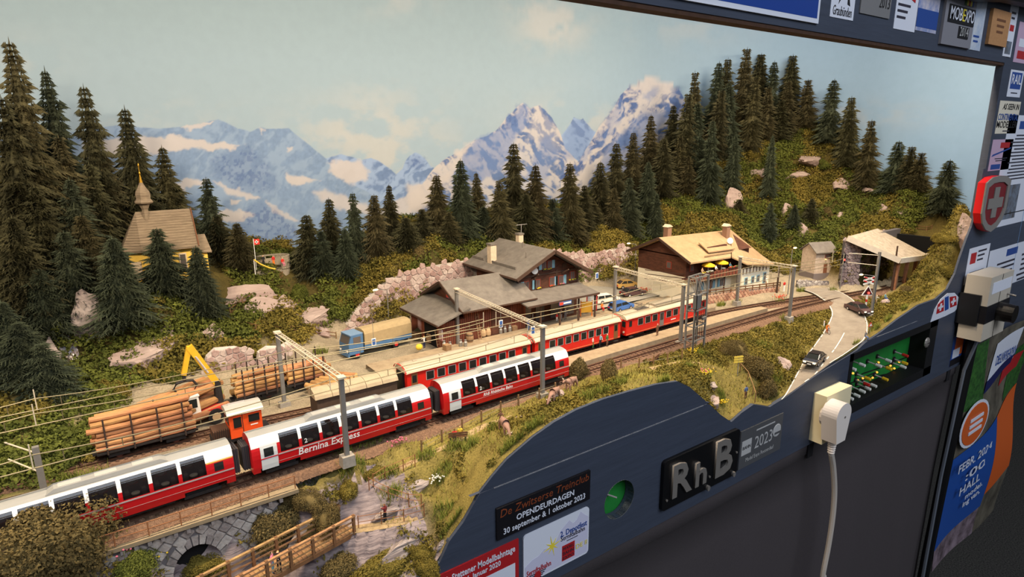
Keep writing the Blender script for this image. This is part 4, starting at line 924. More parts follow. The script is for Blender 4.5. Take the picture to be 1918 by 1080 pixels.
    if door:
        for sd in (-1, 1):
            d = MB()
            pts = [.95, 1.4, 1.95, 2.5, 2.95, 3.2]
            d.grid([[(u, sd*(prof_at(z)+.02), z) for z in pts] for u in (-L+.75, -L+2.25)])
            do = d.build('door', M_doorg, t)
            g = MB(); g.grid([[(u, sd*(prof_at(z)+.03), z) for z in (2.2, 2.6, 3.0)] for u in (-L+1.05, -L+1.9)]); g.build('door_window', M_glassb, do)
            b = MB(); b.bx(-L+.72, -L+2.28, sd*1.585-.01, sd*1.585+.01, 2.0, 2.1); b.build('door_strip', M_red, do)
    for sd in (-1, 1):
        g = MB(); g.grid([[(u, sd*(prof_at(z)+.012), z) for z in (2.3, 2.7, 3.02)] for u in (L-1.6, L-.85)]); g.build('small_window', M_glassb, t)
    a = MB(); a.box((0.2, -.1, 4.3), (8.4, 1.25, .32), taper=.86); un = a.build('roof_unit', M_roofg, t)
    for q in (-2.6, -.2, 2.4):
        g = MB(); g.box((q+.2, -.1, 4.47), (1.5, .8, .03)); g.build('unit_hatch', mat('roof_hatch', (174, 170, 162), rough=.5), un)
    for sd in (-1, 1):
        b = MB(); b.bx(sd*(L+.02), sd*(L+.62), -.75, .75, 1.1, 3.4)
        for k in range(3): b.bx(sd*(L+.1+.18*k), sd*(L+.16+.18*k), -.82, .82, 1.05, 3.46)
        b.build('gangway', M_bellow, t)
        bo = MB(); bo.bx(sd*6.6-1.3, sd*6.6+1.3, -1.0, 1.0, .35, .95); bo.bx(sd*6.6-1.5, sd*6.6+1.5, -1.12, -1.0, .3, .6); bo.bx(sd*6.6-1.5, sd*6.6+1.5, 1.0, 1.12, .3, .6)
        bg = bo.build('bogie', M_dark, t)
        for xx in (-.9, .9):
            for yy in (-.62, .62):
                wv = MB(); wv.cyl((sd*6.6+xx, yy-.1, .42), (sd*6.6+xx, yy+.1, .42), .42, n=14); wv.build('wheel', M_dark, bg)
    uf = MB(); uf.bx(-4.4, 4.4, -1.2, 1.2, .45, .85); uf.build('underframe', M_dark, t)
    for s_, size, x, z, sh in texts:
        text(s_, size, M_white, t, (x, -1.585, z), shear=sh, extrude=.004, bold=.01 if size > .5 else 0)
    return t
def put_on(t, TR, xc, half=7.0):
    y0 = np.interp(xc-half, TR[:, 0], TR[:, 1]); y1 = np.interp(xc+half, TR[:, 0], TR[:, 1])
    t.location = (xc, (y0+y1)/2, 0); t.rotation_euler = (0, 0, math.atan2(y1-y0, 2*half))
c1 = pano_coach('first panorama coach with gold stripe, partly hidden by the big bush', True, False); put_on(c1, TRACK_A, -.65)
c2 = pano_coach('middle panorama coach with the large white train name', texts=[('Bernina Express', .95, -2.1, 1.68, .12), ('2', .62, -4.35, 2.62, 0)]); put_on(c2, TRACK_A, 19.4)
c3 = pano_coach('last panorama coach ending behind the grey green bushes', texts=[('RhB Rhätische Bahn', .52, -1.9, 1.72, .15), ('2', .62, -4.35, 2.62, 0)]); put_on(c3, TRACK_A, 39.45)

# ================================================================== old red train on the platform track
M_cream = mat('old_roof_cream', (196, 178, 150), rough=.7, var=.08, vs=.7)
M_creamd = mat('old_roof_grey', (168, 152, 130), rough=.75, var=.08, vs=.7)
M_brown = mat('brown_door', (120, 78, 44), rough=.6)
def old_coach(label, L, n, motor=False):
    t = thing('old_coach' if not motor else 'motor_coach', label, 'train car', group='vehicles of the old red train')
    h = L/2; W = 1.48
    b = MB(); b.bx(-h, h, -W, W, .85, 3.45)
    if motor:
        b.v = [(x*(.985 if abs(abs(x)-h) < .01 and False else 1), y, z) for x, y, z in b.v]
    b.build('body', M_redo, t)
    r = MB(); prof_ = [(-1.62, 3.42), (-1.55, 3.62), (-1.2, 3.92), (-.6, 4.1), (0, 4.15), (.6, 4.1), (1.2, 3.92), (1.55, 3.62), (1.62, 3.42)]
    xs = [-h-.1, -h+.3, h-.3, h+.1]
    r.grid([[(x, y*(.97 if abs(x) > h else 1), z-(.08 if abs(x) > h else 0)) for y, z in prof_] for x in xs])
    for x in (xs[0], xs[-1]): r.add([(x, y*.97, z-.08) for y, z in prof_], [tuple(range(len(prof_)))])
    ro = r.build('roof', M_cream, t, smooth=False)
    rt = MB(); rt.grid([[(x, y, z+.02) for y, z in prof_[2:7]] for x in (-h+.1, h-.1)]); rt.build('roof_top', M_creamd, ro, smooth=True)
    for k in range(5 if not motor else 0):
        v = MB(); v.box((-h+L*(k+.5)/5, .1, 4.2), (.45, .3, .1)); v.build('roof_vent', M_creamd, ro)
    x0, x1 = -h+2.3, h-2.3
    for k in range(n):
        c = x0 + (x1-x0)*(k+.5)/n; wd = (x1-x0)/n*.64
        if motor and k == n//2 - 1:
            d = MB(); d.bx(c-.5, c+.5, -W-.02, -W, .9, 3.2); do = d.build('door', mat('grey_door', (120, 112, 108), rough=.5), t)
            g = MB(); g.bx(c-.32, c-.06, -W-.035, -W-.02, 1.9, 3.0); g.bx(c+.06, c+.32, -W-.035, -W-.02, 1.9, 3.0); g.build('door_window', M_glassb, do); continue
        for sd in (-1, 1):
            f = MB(); f.bx(c-wd/2-.07, c+wd/2+.07, sd*W-.03, sd*W+.03, 2.03, 3.15); fo = f.build('window', M_silver, t)
            g = MB(); g.bx(c-wd/2, c+wd/2, sd*W-.045, sd*W+.045, 2.1, 3.08); g.build('pane', M_glassb, fo)
    for sd in (-1, 1):
        if not motor:
            d = MB(); d.bx(sd*(h-.95)-.42, sd*(h-.95)+.42, -W-.02, W+.02, .9, 3.25); do = d.build('door', M_brown, t)
            g = MB(); g.bx(sd*(h-.95)-.28, sd*(h-.95)+.28, -W-.035, W+.035, 2.1, 3.0); g.build('door_window', M_glassb, do)
            gw = MB(); gw.bx(sd*h, sd*(h+.3), -.8, .8, 1.0, 3.3); gw.build('gangway', M_black, t)
            rim = MB(); rim.grid([[(sd*(h+.1+dx), y*1.02, z+.02) for y, z in prof_] for dx in (0, .16)]); rim.build('roof_rim', M_redo, t)
        else:
            g = MB()
            for yy in (-.95, 0, .95): g.bx(sd*(h+.0)-.03, sd*h+.03, yy-.36, yy+.36, 2.15, 3.05)
            g.build('cab_window', M_glassb, t)
            g = MB(); g.bx(sd*(h-.9)-.3, sd*(h-.9)+.3, -W-.03, W+.03, 2.15, 3.05); g.build('cab_side_window', M_glassb, t)
            l = MB()
            for yy in (-1.0, 1.0): l.cyl((sd*h, yy, 1.35), (sd*(h+.12), yy, 1.35), .16, n=10)
            l.cyl((sd*h, 0, 3.3), (sd*(h+.1), 0, 3.3), .12, n=10); l.build('headlamp', mat('lamp_lens', (220, 214, 190), rough=.3), t)
            bu = MB(); bu.bx(sd*h, sd*(h+.5), -.3, .3, .6, .95); bu.build('coupler', M_dark, t)
            ru = MB(); ru.cyl((sd*h, -.6, 1.0), (sd*(h+.35), -.5, .5), .05, n=5); ru.cyl((sd*h, .6, 1.0), (sd*(h+.35), .5, .5), .05, n=5); ru.build('hose', M_black, t)
        bo = MB(); bo.bx(sd*(h-3)-1.5, sd*(h-3)+1.5, -1.05, 1.05, .3, .85); bg = bo.build('bogie', M_dark, t)
        for xx in (-.95, .95):
            for yy in (-.62, .62): MB().cyl((sd*(h-3)+xx, yy-.1, .42), (sd*(h-3)+xx, yy+.1, .42), .42, n=12).build('wheel', M_dark, bg)
    s = MB(); s.bx(-h+.05, h-.05, -W-.012, W+.012, 1.0, 1.04); s.build('thin_stripe', mat('pale_yellow_line', (214, 170, 110), rough=.6), t)
    uf = MB(); uf.bx(-h+5, h-5, -1.1, 1.1, .45, .9); uf.build('underframe', M_dark, t)
    for k in (-1, 1):
        st = MB(); st.bx(k*(h-1)-.4, k*(h-1)+.4, -W-.25, -W+.1, .5, .58); st.build('footstep', M_dark, t)
    if motor:
        p = MB(); z0 = 4.15
        for yy in (-.5, .5):
            p.cyl((-6.2, yy, z0), (-4.2, yy*.8, z0+.5), .04, n=5); p.cyl((-4.2, yy*.8, z0+.5), (-6.0, yy*1.2, z0+.75), .04, n=5)
        p.cyl((-6.0, -.95, z0+.78), (-6.0, .95, z0+.78), .05, n=5); p.bx(-6.6, -4.0, -.7, .7, z0-.06, z0+.06)
        p.build('pantograph', mat('pantograph_grey', (88, 80, 72), rough=.6), t)
        q = MB(); q.bx(-2.6, 6.6, -.75, .75, 4.12, 4.42); q.bx(-2.6, 7.0, -1.1, -.95, 4.05, 4.25); q.bx(-2.6, 7.0, .95, 1.1, 4.05, 4.25)
        q.build('resistor_grid', mat('resistor_grey', (150, 138, 118), rough=.7, var=.1, vs=3), t)
        MB().bx(.6, 1.8, -W-.02, -W, 1.45, 1.58).build('side_lettering', M_white, t)
    return t
o1 = old_coach('rear old red coach with cream roof beside the freight shed', 18.2, 9); put_on(o1, TRACK_B, 38.6, 6)
o2 = old_coach('old red coach with cream roof in front of the station', 16.2, 8); put_on(o2, TRACK_B, 56.6, 6)
o3 = old_coach('bright red motor coach with roof gear at the island platform', 19.6, 9, True); put_on(o3, TRACK_B, 75.7, 6)

# covered wagon with barrel roof
t = thing('covered_wagon', 'covered goods wagon with a seamed beige barrel roof', 'train car')
b = MB(); b.bx(-4.7, 4.7, -1.25, 1.25, .8, 2.9); b.build('body', mat('wagon_wood', (74, 58, 46), rough=.9, var=.2, vs=3), t)
mr = mat('wagon_roof', (168, 150, 122), rough=.85, var=.12, vs=1.0); pr = [(-1.4, 2.85), (-1.25, 3.2), (-.9, 3.5), (-.4, 3.68), (0, 3.72), (.4, 3.68), (.9, 3.5), (1.25, 3.2), (1.4, 2.85)]
for k in range(5):
    a, b_ = -4.9+k*1.96, -4.9+(k+1)*1.96-.05; r = MB(); r.grid([[(x, y, z) for y, z in pr] for x in (a, b_)])
    for x in (a, b_): r.add([(x, y, z) for y, z in pr], [tuple(range(9))])
    r.build('roof_panel', mr, t, smooth=False)
for sd in (-1, 1):
    ch = MB(); ch.bx(sd*2.8-.9, sd*2.8+.9, -.9, .9, .3, .8); ch.build('axle_box', M_dark, t)
    for yy in (-.62, .62): MB().cyl((sd*2.8, yy-.1, .42), (sd*2.8, yy+.1, .42), .42, n=12).build('wheel', M_dark, t)
put_on(t, TRACK_B, 23.6, 3)
# orange shunting tractor
t = thing('shunting_tractor', 'small orange shunting tractor with silver barrel roof', 'train car')
M_or = mat('tractor_orange', (222, 78, 28), rough=.5, var=.05, vs=2)
b = MB(); b.bx(-1.55, 1.55, -1.3, 1.3, .9, 3.5); b.build('cab', M_or, t)
r = MB(); pr = [(-1.5, 3.42), (-1.3, 3.7), (-.7, 3.95), (0, 4.03), (.7, 3.95), (1.3, 3.7), (1.5, 3.42)]
r.grid([[(x, y, z) for y, z in pr] for x in (-1.75, 1.75)])
for x in (-1.75, 1.75): r.add([(x, y, z) for y, z in pr], [tuple(range(7))])
ro = r.build('roof', mat('tractor_roof', (190, 184, 174), rough=.4, metal=.3), t)
MB().bx(-1.3, .3, .1, .3, 4.0, 4.14).build('roof_pipe', M_silver, ro)
for (a, b_, z0, z1) in ((-1.2, -.45, 2.0, 3.1), (.25, 1.3, 2.3, 3.1)):
    f = MB(); f.bx(a-.07, b_+.07, -1.34, 1.34, z0-.07, z1+.07); fo = f.build('window', M_or, t); g = MB(); g.bx(a, b_, -1.36, 1.36, z0, z1); g.build('pane', M_glassb, fo)
g = MB(); g.bx(-1.58, 1.58, -.9, -.15, 2.2, 3.1); g.bx(-1.58, 1.58, .15, .9, 2.2, 3.1); g.build('end_window', M_glassb, t)
MB().bx(-.35, -.3, -1.33, -1.29, 1.0, 3.3).build('door_seam', M_dark, t)
MB().bx(.4, 1.1, -1.32, -1.3, 1.9, 2.0).build('white_marking', M_white, t)
MB().bx(-3.2, 2.4, -1.15, 1.15, .5, 1.0).build('frame', M_dark, t)
MB().bx(-3.1, -1.6, -.95, .95, 1.0, 1.9).build('hood', mat('hood_brown', (82, 56, 40), rough=.7), t)
for k in range(8): MB().cyl((-3.15+k*.2, -1.05, 1.0), (-3.15+k*.2, -1.05, 2.1), .03, n=5).build('grille_bar', M_dark, t)
for xx in (-1.6, 1.2):
    for yy in (-.62, .62): MB().cyl((xx, yy-.1, .42), (xx, yy+.1, .42), .42, n=12).build('wheel', M_dark, t)
put_on(t, TRACK_B, 11.6, 2)

# ================================================================== logs
M_log = mat('log_bark', (182, 136, 86), rough=.85, c2=(134, 90, 56), vs=1.4, objvar=.3, stretch=(.25, 1, 1))
M_logend = mat('log_end', (226, 182, 116), rough=.9, var=.15, vs=4)
LOGS = []
for k in range(4):
    r2 = np.random.default_rng(80+k); m = MB(); L = 8.6+r2.random()*.5; pts = [(x, .05*r2.normal(), .05*r2.normal()) for x in np.linspace(-L/2, L/2, 6)]
    m.tube(pts, [.46*(1-.12*i/5+.03*r2.normal()) for i in range(6)], n=9)
    me = m.data('log', [M_log, M_logend]); n = len(me.polygons); me.polygons[n-1].material_index = 1; me.polygons[n-2].material_index = 1; LOGS.append(me)
def log(p, rz, k, sx, label, group, ry=0.0, r=1.0):
    o = link('log', LOGS[k], None, p, rz); o.scale = (sx, r, r); o.rotation_euler = (0, ry, rz); return tag(o, label, 'log', group)
def stake_wagon(xc, TR, L, label, half=3):
    t = thing('stake_wagon', label, 'train car'); h = L/2
    MB().bx(-h, h, -1.2, 1.2, .8, 1.0).build('deck', M_dark, t)
    for x in np.linspace(-h+.9, h-.9, 4):
        for sd in (-1, 1): MB().cyl((x, sd*1.22, .7), (x, sd*1.22, 4.4), .09, n=6).build('stake', mat('stake_iron', (62, 48, 42), rough=.7), t)
    for sd in (-1, 1):
        MB().bx(sd*(h-1.8)-.9, sd*(h-1.8)+.9, -.9, .9, .25, .8).build('axle_box', M_dark, t)
        for yy in (-.62, .62): MB().cyl((sd*(h-1.8), yy-.1, .42), (sd*(h-1.8), yy+.1, .42), .42, n=12).build('wheel', mat('rusty_wheel', (92, 50, 40), rough=.7), t)
        MB().bx(sd*h, sd*(h+.35), -.5, .5, .6, .8).build('coupler', M_dark, t)
    put_on(t, TR, xc, half); return t
def load(t, rows, L, label, group):
    y0 = t.location; a = t.rotation_euler[2]
    for ri, nn in enumerate(rows):
        for k in range(nn):
            yy = (k-(nn-1)/2)*.6; zz = 1.28+ri*.5; dx = rng.normal()*.2
            lb = label + ', ' + (['bottom']+ORD[1:])[ri] + ' layer, ' + ORD[k] + ' from the front'
            log((y0[0]+dx*math.cos(a)-yy*math.sin(a), y0[1]+dx*math.sin(a)+yy*math.cos(a), zz), a+rng.normal()*.02, int(rng.integers(4)), L/8.8, lb, group, r=.64)
w1 = stake_wagon(3.1, TRACK_C, 8.6, 'stake wagon in front of the wheel loader, loaded with logs'); load(w1, [4, 4, 4, 4, 4, 3, 2], 8.4, 'peeled log stacked on the front stake wagon', 'logs on the front stake wagon')
w2 = stake_wagon(15.4, TRACK_D, 5.6, 'timber trailer beside the catenary mast with short logs', 2); load(w2, [4, 4, 4, 4, 2], 5.2, 'log on the timber trailer left of the catenary mast', 'logs on the first timber trailer')
w3 = stake_wagon(21.3, TRACK_D, 5.6, 'timber trailer with long tail right of the catenary mast', 2); load(w3, [4, 4, 4, 3], 5.2, 'log on the timber trailer right of the catenary mast', 'logs on the second timber trailer')
# loose pile behind the wagon, fanned towards the grab
pa, pb = at(232, 782, 3.6), at(388, 716, 3.6); ang = math.atan2(pb[1]-pa[1], pb[0]-pa[0])
for k in range(16):
    row = k//6; yy = (k % 6)*.8 - 2.0 + row*.4; m_ = (pa+pb)/2
    log((m_[0]-yy*math.sin(ang)+.6, m_[1]+yy*math.cos(ang)+.8, .5+row*.75+(1.3 if row == 2 else .6)), ang+rng.normal()*.07, int(rng.integers(4)), 1.08, 'yellowish log of the loose pile under the grab, ' + ['bottom', 'middle', 'top'][row] + ' layer, ' + ORD[k % 6], 'logs in the loose pile', ry=rng.normal()*.03)
for k in range(12):
    p = at(600+(k % 6)*9, 727-(k % 6)*5, .4+(k//6)*.7); log((p[0], p[1]+.5*(k//6), .3+(k//6)*.7), 2.2+rng.normal()*.06, k % 4, .42, ('lower', 'upper')[k//6] + ' row short yellow log beside the covered wagon, ' + ORD[k % 6] + ' along', 'short logs beside the covered wagon', r=.9)

# ================================================================== catenary
M_mast = mat('mast_grey', (116, 112, 106), rough=.6, var=.12, vs=1.2)
M_lat = mat('lattice_pale', (196, 182, 158), rough=.6, var=.1, vs=2)
M_wire = mat('catenary_wire', (120, 110, 84), rough=.5, metal=.4)
M_conc = mat('mast_concrete', (150, 142, 130), rough=.9, var=.15, vs=3)
M_insul = mat('blue_sign', (58, 92, 150), rough=.5)
def portal(F, B, zf, label, lamps=()):
    # F, B: (x,y) of front and back mast; lattice beam between them
    t = thing('catenary_portal', label, 'catenary mast', (F[0], F[1], 0), group='catenary portals over the station tracks')
    d = np.array([B[0]-F[0], B[1]-F[1], 0.0]); f0 = np.zeros(3)
    for q, z0 in ((f0, zf[0]), (d, zf[1])):
        m = MB(); m.bar(q+[0, 0, z0], q+[0, 0, 8.8], .42, .42); m.build('mast', M_mast, t)
        m = MB(); m.box((q[0], q[1], z0-.1), (1.3, 1.1, 1.1), taper=.92); m.build('foundation', M_conc, t)
        m = MB(); m.box((q[0], q[1], 8.75), (.75, .75, .2)); m.build('mast_cap', M_lat, t)
    L = np.linalg.norm(d); u = d/L; n_ = np.array([-u[1], u[0], 0])*.26
    m = MB()
    for a in (-1, 1):
        for z in (8.3, 8.75): m.bar(n_*a+[0, 0, z], d+n_*a+[0, 0, z], .07)
    m.build('beam_chord', M_lat, t)
    k = int(L/.62)
    for i in range(k+1):
        p = d*i/k; m = MB(); m.bar(p-n_+[0, 0, 8.75], p+n_+[0, 0, 8.75], .06); m.bar(p-n_+[0, 0, 8.3], p-n_+[0, 0, 8.75], .05); m.build('beam_rung', M_lat, t)
    return t
f1, b1 = atY(650, 852, 53.3), at(533, 757, -.2); f2, b2 = atY(1016, 736, 54.4), at(858, 648, -.1); f3, b3 = at(1478, 594, -.3), at(1380, 566, .2)
portal(f1[:2], b1[:2], (f1[2]-.4, -.3), 'catenary portal crossing above the middle panorama coach')
portal(f2[:2], b2[:2], (f2[2]-.4, -.3), 'catenary portal in front of the freight shed')
portal(f3[:2], b3[:2], (-.6, 0), 'catenary portal farthest along the line before the restaurant')
b4 = at(1150, 592, 0); f4 = at(1300, 640, 0)
portal((f4[0]-1.2, f4[1]+1.6), b4[:2], (-.5, -.3), 'catenary portal ending at the switch tower by the motor coach')
# single masts
def mast(p, h, label, r=.2, m=None, arm=None):
    t = thing('catenary_mast', label, 'catenary mast', p); MB().bar((0, 0, -.4), (0, 0, h), r*2).build('mast', m or M_mast, t)
    MB().box((0, 0, -.2), (1.2, 1.2, .7), taper=.9).build('foundation', M_conc, t)
    if arm:
        a = MB(); a.cyl((0, 0, h-.6), (arm[0], arm[1], h-.2), .07, n=6); a.cyl((0, 0, h-2.4), (arm[0], arm[1], h-1.8), .07, n=6); a.build('bracket_arm', M_lat, t)
    return t
pm = at(84, 905, 1.0); mast((pm[0], 62.2 if pm[1] > 62.2 else pm[1], 0), 5.3, 'short grey mast next to the first panorama coach', .24, arm=(-2.2, 3.0))
mast(at(1632, 588, -.8), 11.2, 'tall grey mast at the level crossing with a long bracket', .2, arm=(-4.2, 3.2))
mast(at(1757, 527, .8), 7.6, 'dark wooden pole on the bank near the side post', .14, mat('pole_wood', (66, 48, 36), rough=.9))
# switch tower
t = thing('switch_tower', 'grey lattice switch tower standing beside the island platform', 'tower', (at(1300, 650, -.5)[0], 55.0, -.5), math.radians(8))
for x in (-1.6, 1.6):
    for y in (-.0, 1.3): MB().bar((x, y, -.4), (x, y, 11.0), .24).build('leg', M_mast, t)
for z in (1.4, 3.6, 6.0, 8.4): 
    m = MB()
    for y in (0, 1.3): m.bar((-1.8, y, z), (1.8, y, z), .16)
    for x in (-1.6, 1.6): m.bar((x, 0, z), (x, 1.3, z), .14)
    m.build('cross_bar', M_mast, t)
for k in range(9):
    x = -1.2+.3*k
    MB().cyl((x, .1, 1.4 if k % 2 else 3.6), (x, .1, 8.4), .04, n=5).build('rod', M_dark, t)
for k in range(6): MB().bar((-1.6+.64*k, 0, 8.4), (-1.6+.64*k, 1.3, 11.0), .06).build('lattice', M_mast, t)
m = MB(); m.bar((-1.7, 0, 11), (1.7, 0, 11), .16); m.bar((-1.7, 1.3, 11), (1.7, 1.3, 11), .16); m.bar((-1.6, 0, 11), (-1.6, 1.3, 11), .14); m.bar((1.6, 0, 11), (1.6, 1.3, 11), .14); m.build('top_frame', M_mast, t)
MB().box((-1.7, -.3, 7.6), (1.1, .7, 2.0)).build('switch_box', mat('switch_box', (90, 90, 90), rough=.6), t)
m = MB(); m.tube([(-2.1, -.5, 10.8), (-2.5, -.6, 9.4), (-2.3, -.6, 7), (-2.5, -.5, 4), (-2.2, -.4, 0)], .06); m.build('cable', M_black, t)
MB().box((.8, -.2, 4.6), (1.0, .3, .4)).build('terminal_box', M_mast, t)
# wires: one catenary (carrier, contact wire, droppers) above each track
def wire_run(TR, xs, hc, hk, label, sag=.55):
    t = thing('overhead_wire', label, 'wire', group='overhead wires')
    car = MB(); con = MB()
    for a, b in zip(xs[:-1], xs[1:]):
        xx = np.linspace(a, b, 13); yy = np.interp(xx, TR[:, 0], TR[:, 1]); u = (xx-a)/(b-a); z1 = hc - sag*4*u*(1-u)
        car.tube([(x, y, z) for x, y, z in zip(xx, yy, z1)], .05, n=4); con.tube([(x, y, hk) for x, y in zip(xx[::4], yy[::4])], .055, n=4)
        for i in (1, 3, 6, 9, 11): 
            MB().cyl((xx[i], yy[i], hk), (xx[i], yy[i], z1[i]), .035, n=4).build('dropper', M_wire, t)
        MB().cyl((b, yy[-1], hk), (b, yy[-1], 8.3), .05, n=5).build('hanger', M_lat, t)
    car.build('carrier_wire', M_wire, t); con.build('contact_wire', M_wire, t)
X1, X2, X4, X3 = f1[0], f2[0], 73.0, f3[0]
wire_run(TRACK_A, [-30, -5, X1, X2, X4, X3, 118], 7.4, 6.3, 'overhead wire above the front main line')
wire_run(TRACK_B, [-30, -5, X1, X2, X4, X3, 118], 7.4, 6.3, 'overhead wire above the platform track')
wire_run(TRACK_C, [-30, -5, X1-1, X2-1.5], 7.4, 6.3, 'overhead wire above the log siding')
# signal lamps and blue plates hanging from the portals


# ================================================================== masonry helper: each stone its own piece
def clip_poly(poly, nx, ny, d):
    out = []; n = len(poly)
    for i in range(n):
        a, b = poly[i], poly[(i+1) % n]; da = a[0]*nx+a[1]*ny-d; db = b[0]*nx+b[1]*ny-d
        if da <= 0: out.append(a)
        if da*db < 0:
            t = da/(da-db); out.append((a[0]+(b[0]-a[0])*t, a[1]+(b[1]-a[1])*t))
    return out
def in_poly(p, poly):
    c = False; n = len(poly)
    for i in range(n):
        a, b = poly[i], poly[(i+1) % n]
        if (a[1] > p[1]) != (b[1] > p[1]) and p[0] < (b[0]-a[0])*(p[1]-a[1])/(b[1]-a[1])+a[0]: c = not c
    return c
def masonry(parent, outline, cw, ch, fn, mats, seed=1, jit=.3, gap=.045, thick=.22, limit=300, holes=(), name='stone'):
    r2 = np.random.default_rng(seed); us = [p[0] for p in outline]; vs = [p[1] for p in outline]; seeds = []
    nv = int((max(vs)-min(vs))/ch)+3; nu = int((max(us)-min(us))/cw)+3
    for j in range(nv):
        for i in range(nu):
            seeds.append((min(us)+(i-.5+.5*(j % 2)+(r2.random()-.5)*jit*2)*cw, min(vs)+(j-.3+(r2.random()-.5)*jit*1.4)*ch))
    A = np.array(seeds); cnt = 0; stuff = MB()
    for q in seeds:
        if not in_poly(q, outline) or any(in_poly(q, h) for h in holes): continue
        poly = [(q[0]-2*cw, q[1]-2*ch), (q[0]+2*cw, q[1]-2*ch), (q[0]+2*cw, q[1]+2*ch), (q[0]-2*cw, q[1]+2*ch)]
        nb = A[(np.abs(A[:, 0]-q[0]) < 3*cw) & (np.abs(A[:, 1]-q[1]) < 3*ch)]
        for m in nb:
            dx, dy = m[0]-q[0], m[1]-q[1]; L = math.hypot(dx, dy)
            if L < 1e-6: continue
            nx, ny = dx/L, dy/L; poly = clip_poly(poly, nx, ny, (q[0]+m[0])/2*nx+(q[1]+m[1])/2*ny-gap)
            if len(poly) < 3: break
        if len(poly) < 3: continue
        cx = sum(p[0] for p in poly)/len(poly); cy = sum(p[1] for p in poly)/len(poly); t = thick*(.7+.6*r2.random()); n = len(poly)
        mb = MB() if cnt < limit else stuff
        base = [fn(u, v, 0) for u, v in poly]; top = [fn(cx+(u-cx)*.84, cy+(v-cy)*.84, t) for u, v in poly]; sh = [fn(cx+(u-cx)*.97, cy+(v-cy)*.97, t*.6) for u, v in poly]
        mb.add(base+sh+top, [(i, (i+1) % n, n+(i+1) % n, n+i) for i in range(n)] + [(n+i, n+(i+1) % n, 2*n+(i+1) % n, 2*n+i) for i in range(n)] + [tuple(range(2*n, 3*n))])
        if cnt < limit: mb.build(name, mats[int(r2.integers(len(mats)))], parent)
        cnt += 1
    if stuff.v:
        o = stuff.build('small_stones', mats[0], parent); o['kind'] = 'stuff'
    return cnt
M_st = [mat('wall_stone_a', (186, 160, 150), rough=.9, c2=(150, 122, 114), vs=2, bump=.5, bs=5), mat('wall_stone_b', (170, 140, 130), rough=.9, c2=(130, 102, 96), vs=2, bump=.5, bs=5), mat('wall_stone_c', (200, 182, 170), rough=.9, c2=(160, 138, 130), vs=2, bump=.5, bs=5)]
M_mortar = mat('wall_mortar', (206, 192, 180), rough=.95, var=.15, vs=2)
M_stg = [mat('bridge_stone_a', (184, 172, 162), rough=.9, c2=(142, 132, 124), vs=2, bump=.6, bs=5), mat('bridge_stone_b', (164, 152, 144), rough=.9, c2=(124, 114, 108), vs=2, bump=.6, bs=5), mat('bridge_stone_c', (200, 190, 178), rough=.9, c2=(160, 150, 142), vs=2, bump=.6, bs=5)]
M_mortg = mat('bridge_mortar', (104, 98, 98), rough=.95)
def shrink(P, k=.9): c = np.mean(np.array(P), 0); return [tuple(c+(np.array(q)-c)*k) for q in P]
# retaining wall behind the station
WYb = 93.2
ot = [(atY(x, y, WYb)[0], max(.1, atY(x, y, WYb)[2])) for x, y in WALL_TOP]
outline = [(ot[0][0]-.3, -.4)] + [(u, v+.25) for u, v in ot] + [(ot[-1][0]+.5, -.4)]
wt = thing('retaining_wall', 'long pale stone retaining wall behind the station', 'wall')
mb = MB()
for a, b in zip(ot[:-1], ot[1:]): mb.prism([(a[0], WYb, -.5), (b[0], WYb, -.5), (b[0], WYb, b[1]-.35), (a[0], WYb, a[1]-.35)], (0, 1.6, 0))
mb.build('mortar_core', M_mortar, wt)
vis = [p for p in outline]
hid = [[(48, -1), (78, -1), (78, 4.5), (72, 9), (60, 9), (56, 4.0), (48, 3)]]
masonry(wt, outline, 1.15, .88, lambda u, v, d: (u, WYb-d*.8, v), M_st, 3, .38, .05, .2, 300, hid)
# small stone wall at the timber yard
o2_ = [(p[0], p[2]) for p in [atY(x, y, 84) for x, y in [(372, 722), (378, 695), (385, 668), (402, 652), (445, 648), (470, 655), (474, 690), (440, 700), (400, 722)]]]
w2_ = thing('stone_wall', 'small rubble wall on the slope behind the timber grab', 'wall')
mb = MB(); mb.prism([(u, 84, v) for u, v in shrink(o2_)], (0, 1.2, 0)); mb.build('mortar_core', M_mortar, w2_)
masonry(w2_, o2_, .95, .75, lambda u, v, d: (u, 84-d*.8, v), M_st, 5, .38, .045, .18)
o3_ = [(p[0], p[2]) for p in [atY(x, y, 83) for x, y in [(478, 700), (482, 662), (500, 650), (528, 650), (545, 640), (556, 648), (540, 668), (505, 690)]]]
w3_ = thing('stone_wall', 'short rubble wall behind the timber trailers', 'wall')
mb = MB(); mb.prism([(u, 83, v) for u, v in shrink(o3_)], (0, 1.2, 0)); mb.build('mortar_core', M_mortar, w3_)
masonry(w3_, o3_, .95, .75, lambda u, v, d: (u, 83-d*.8, v), M_st, 6, .38, .045, .18)

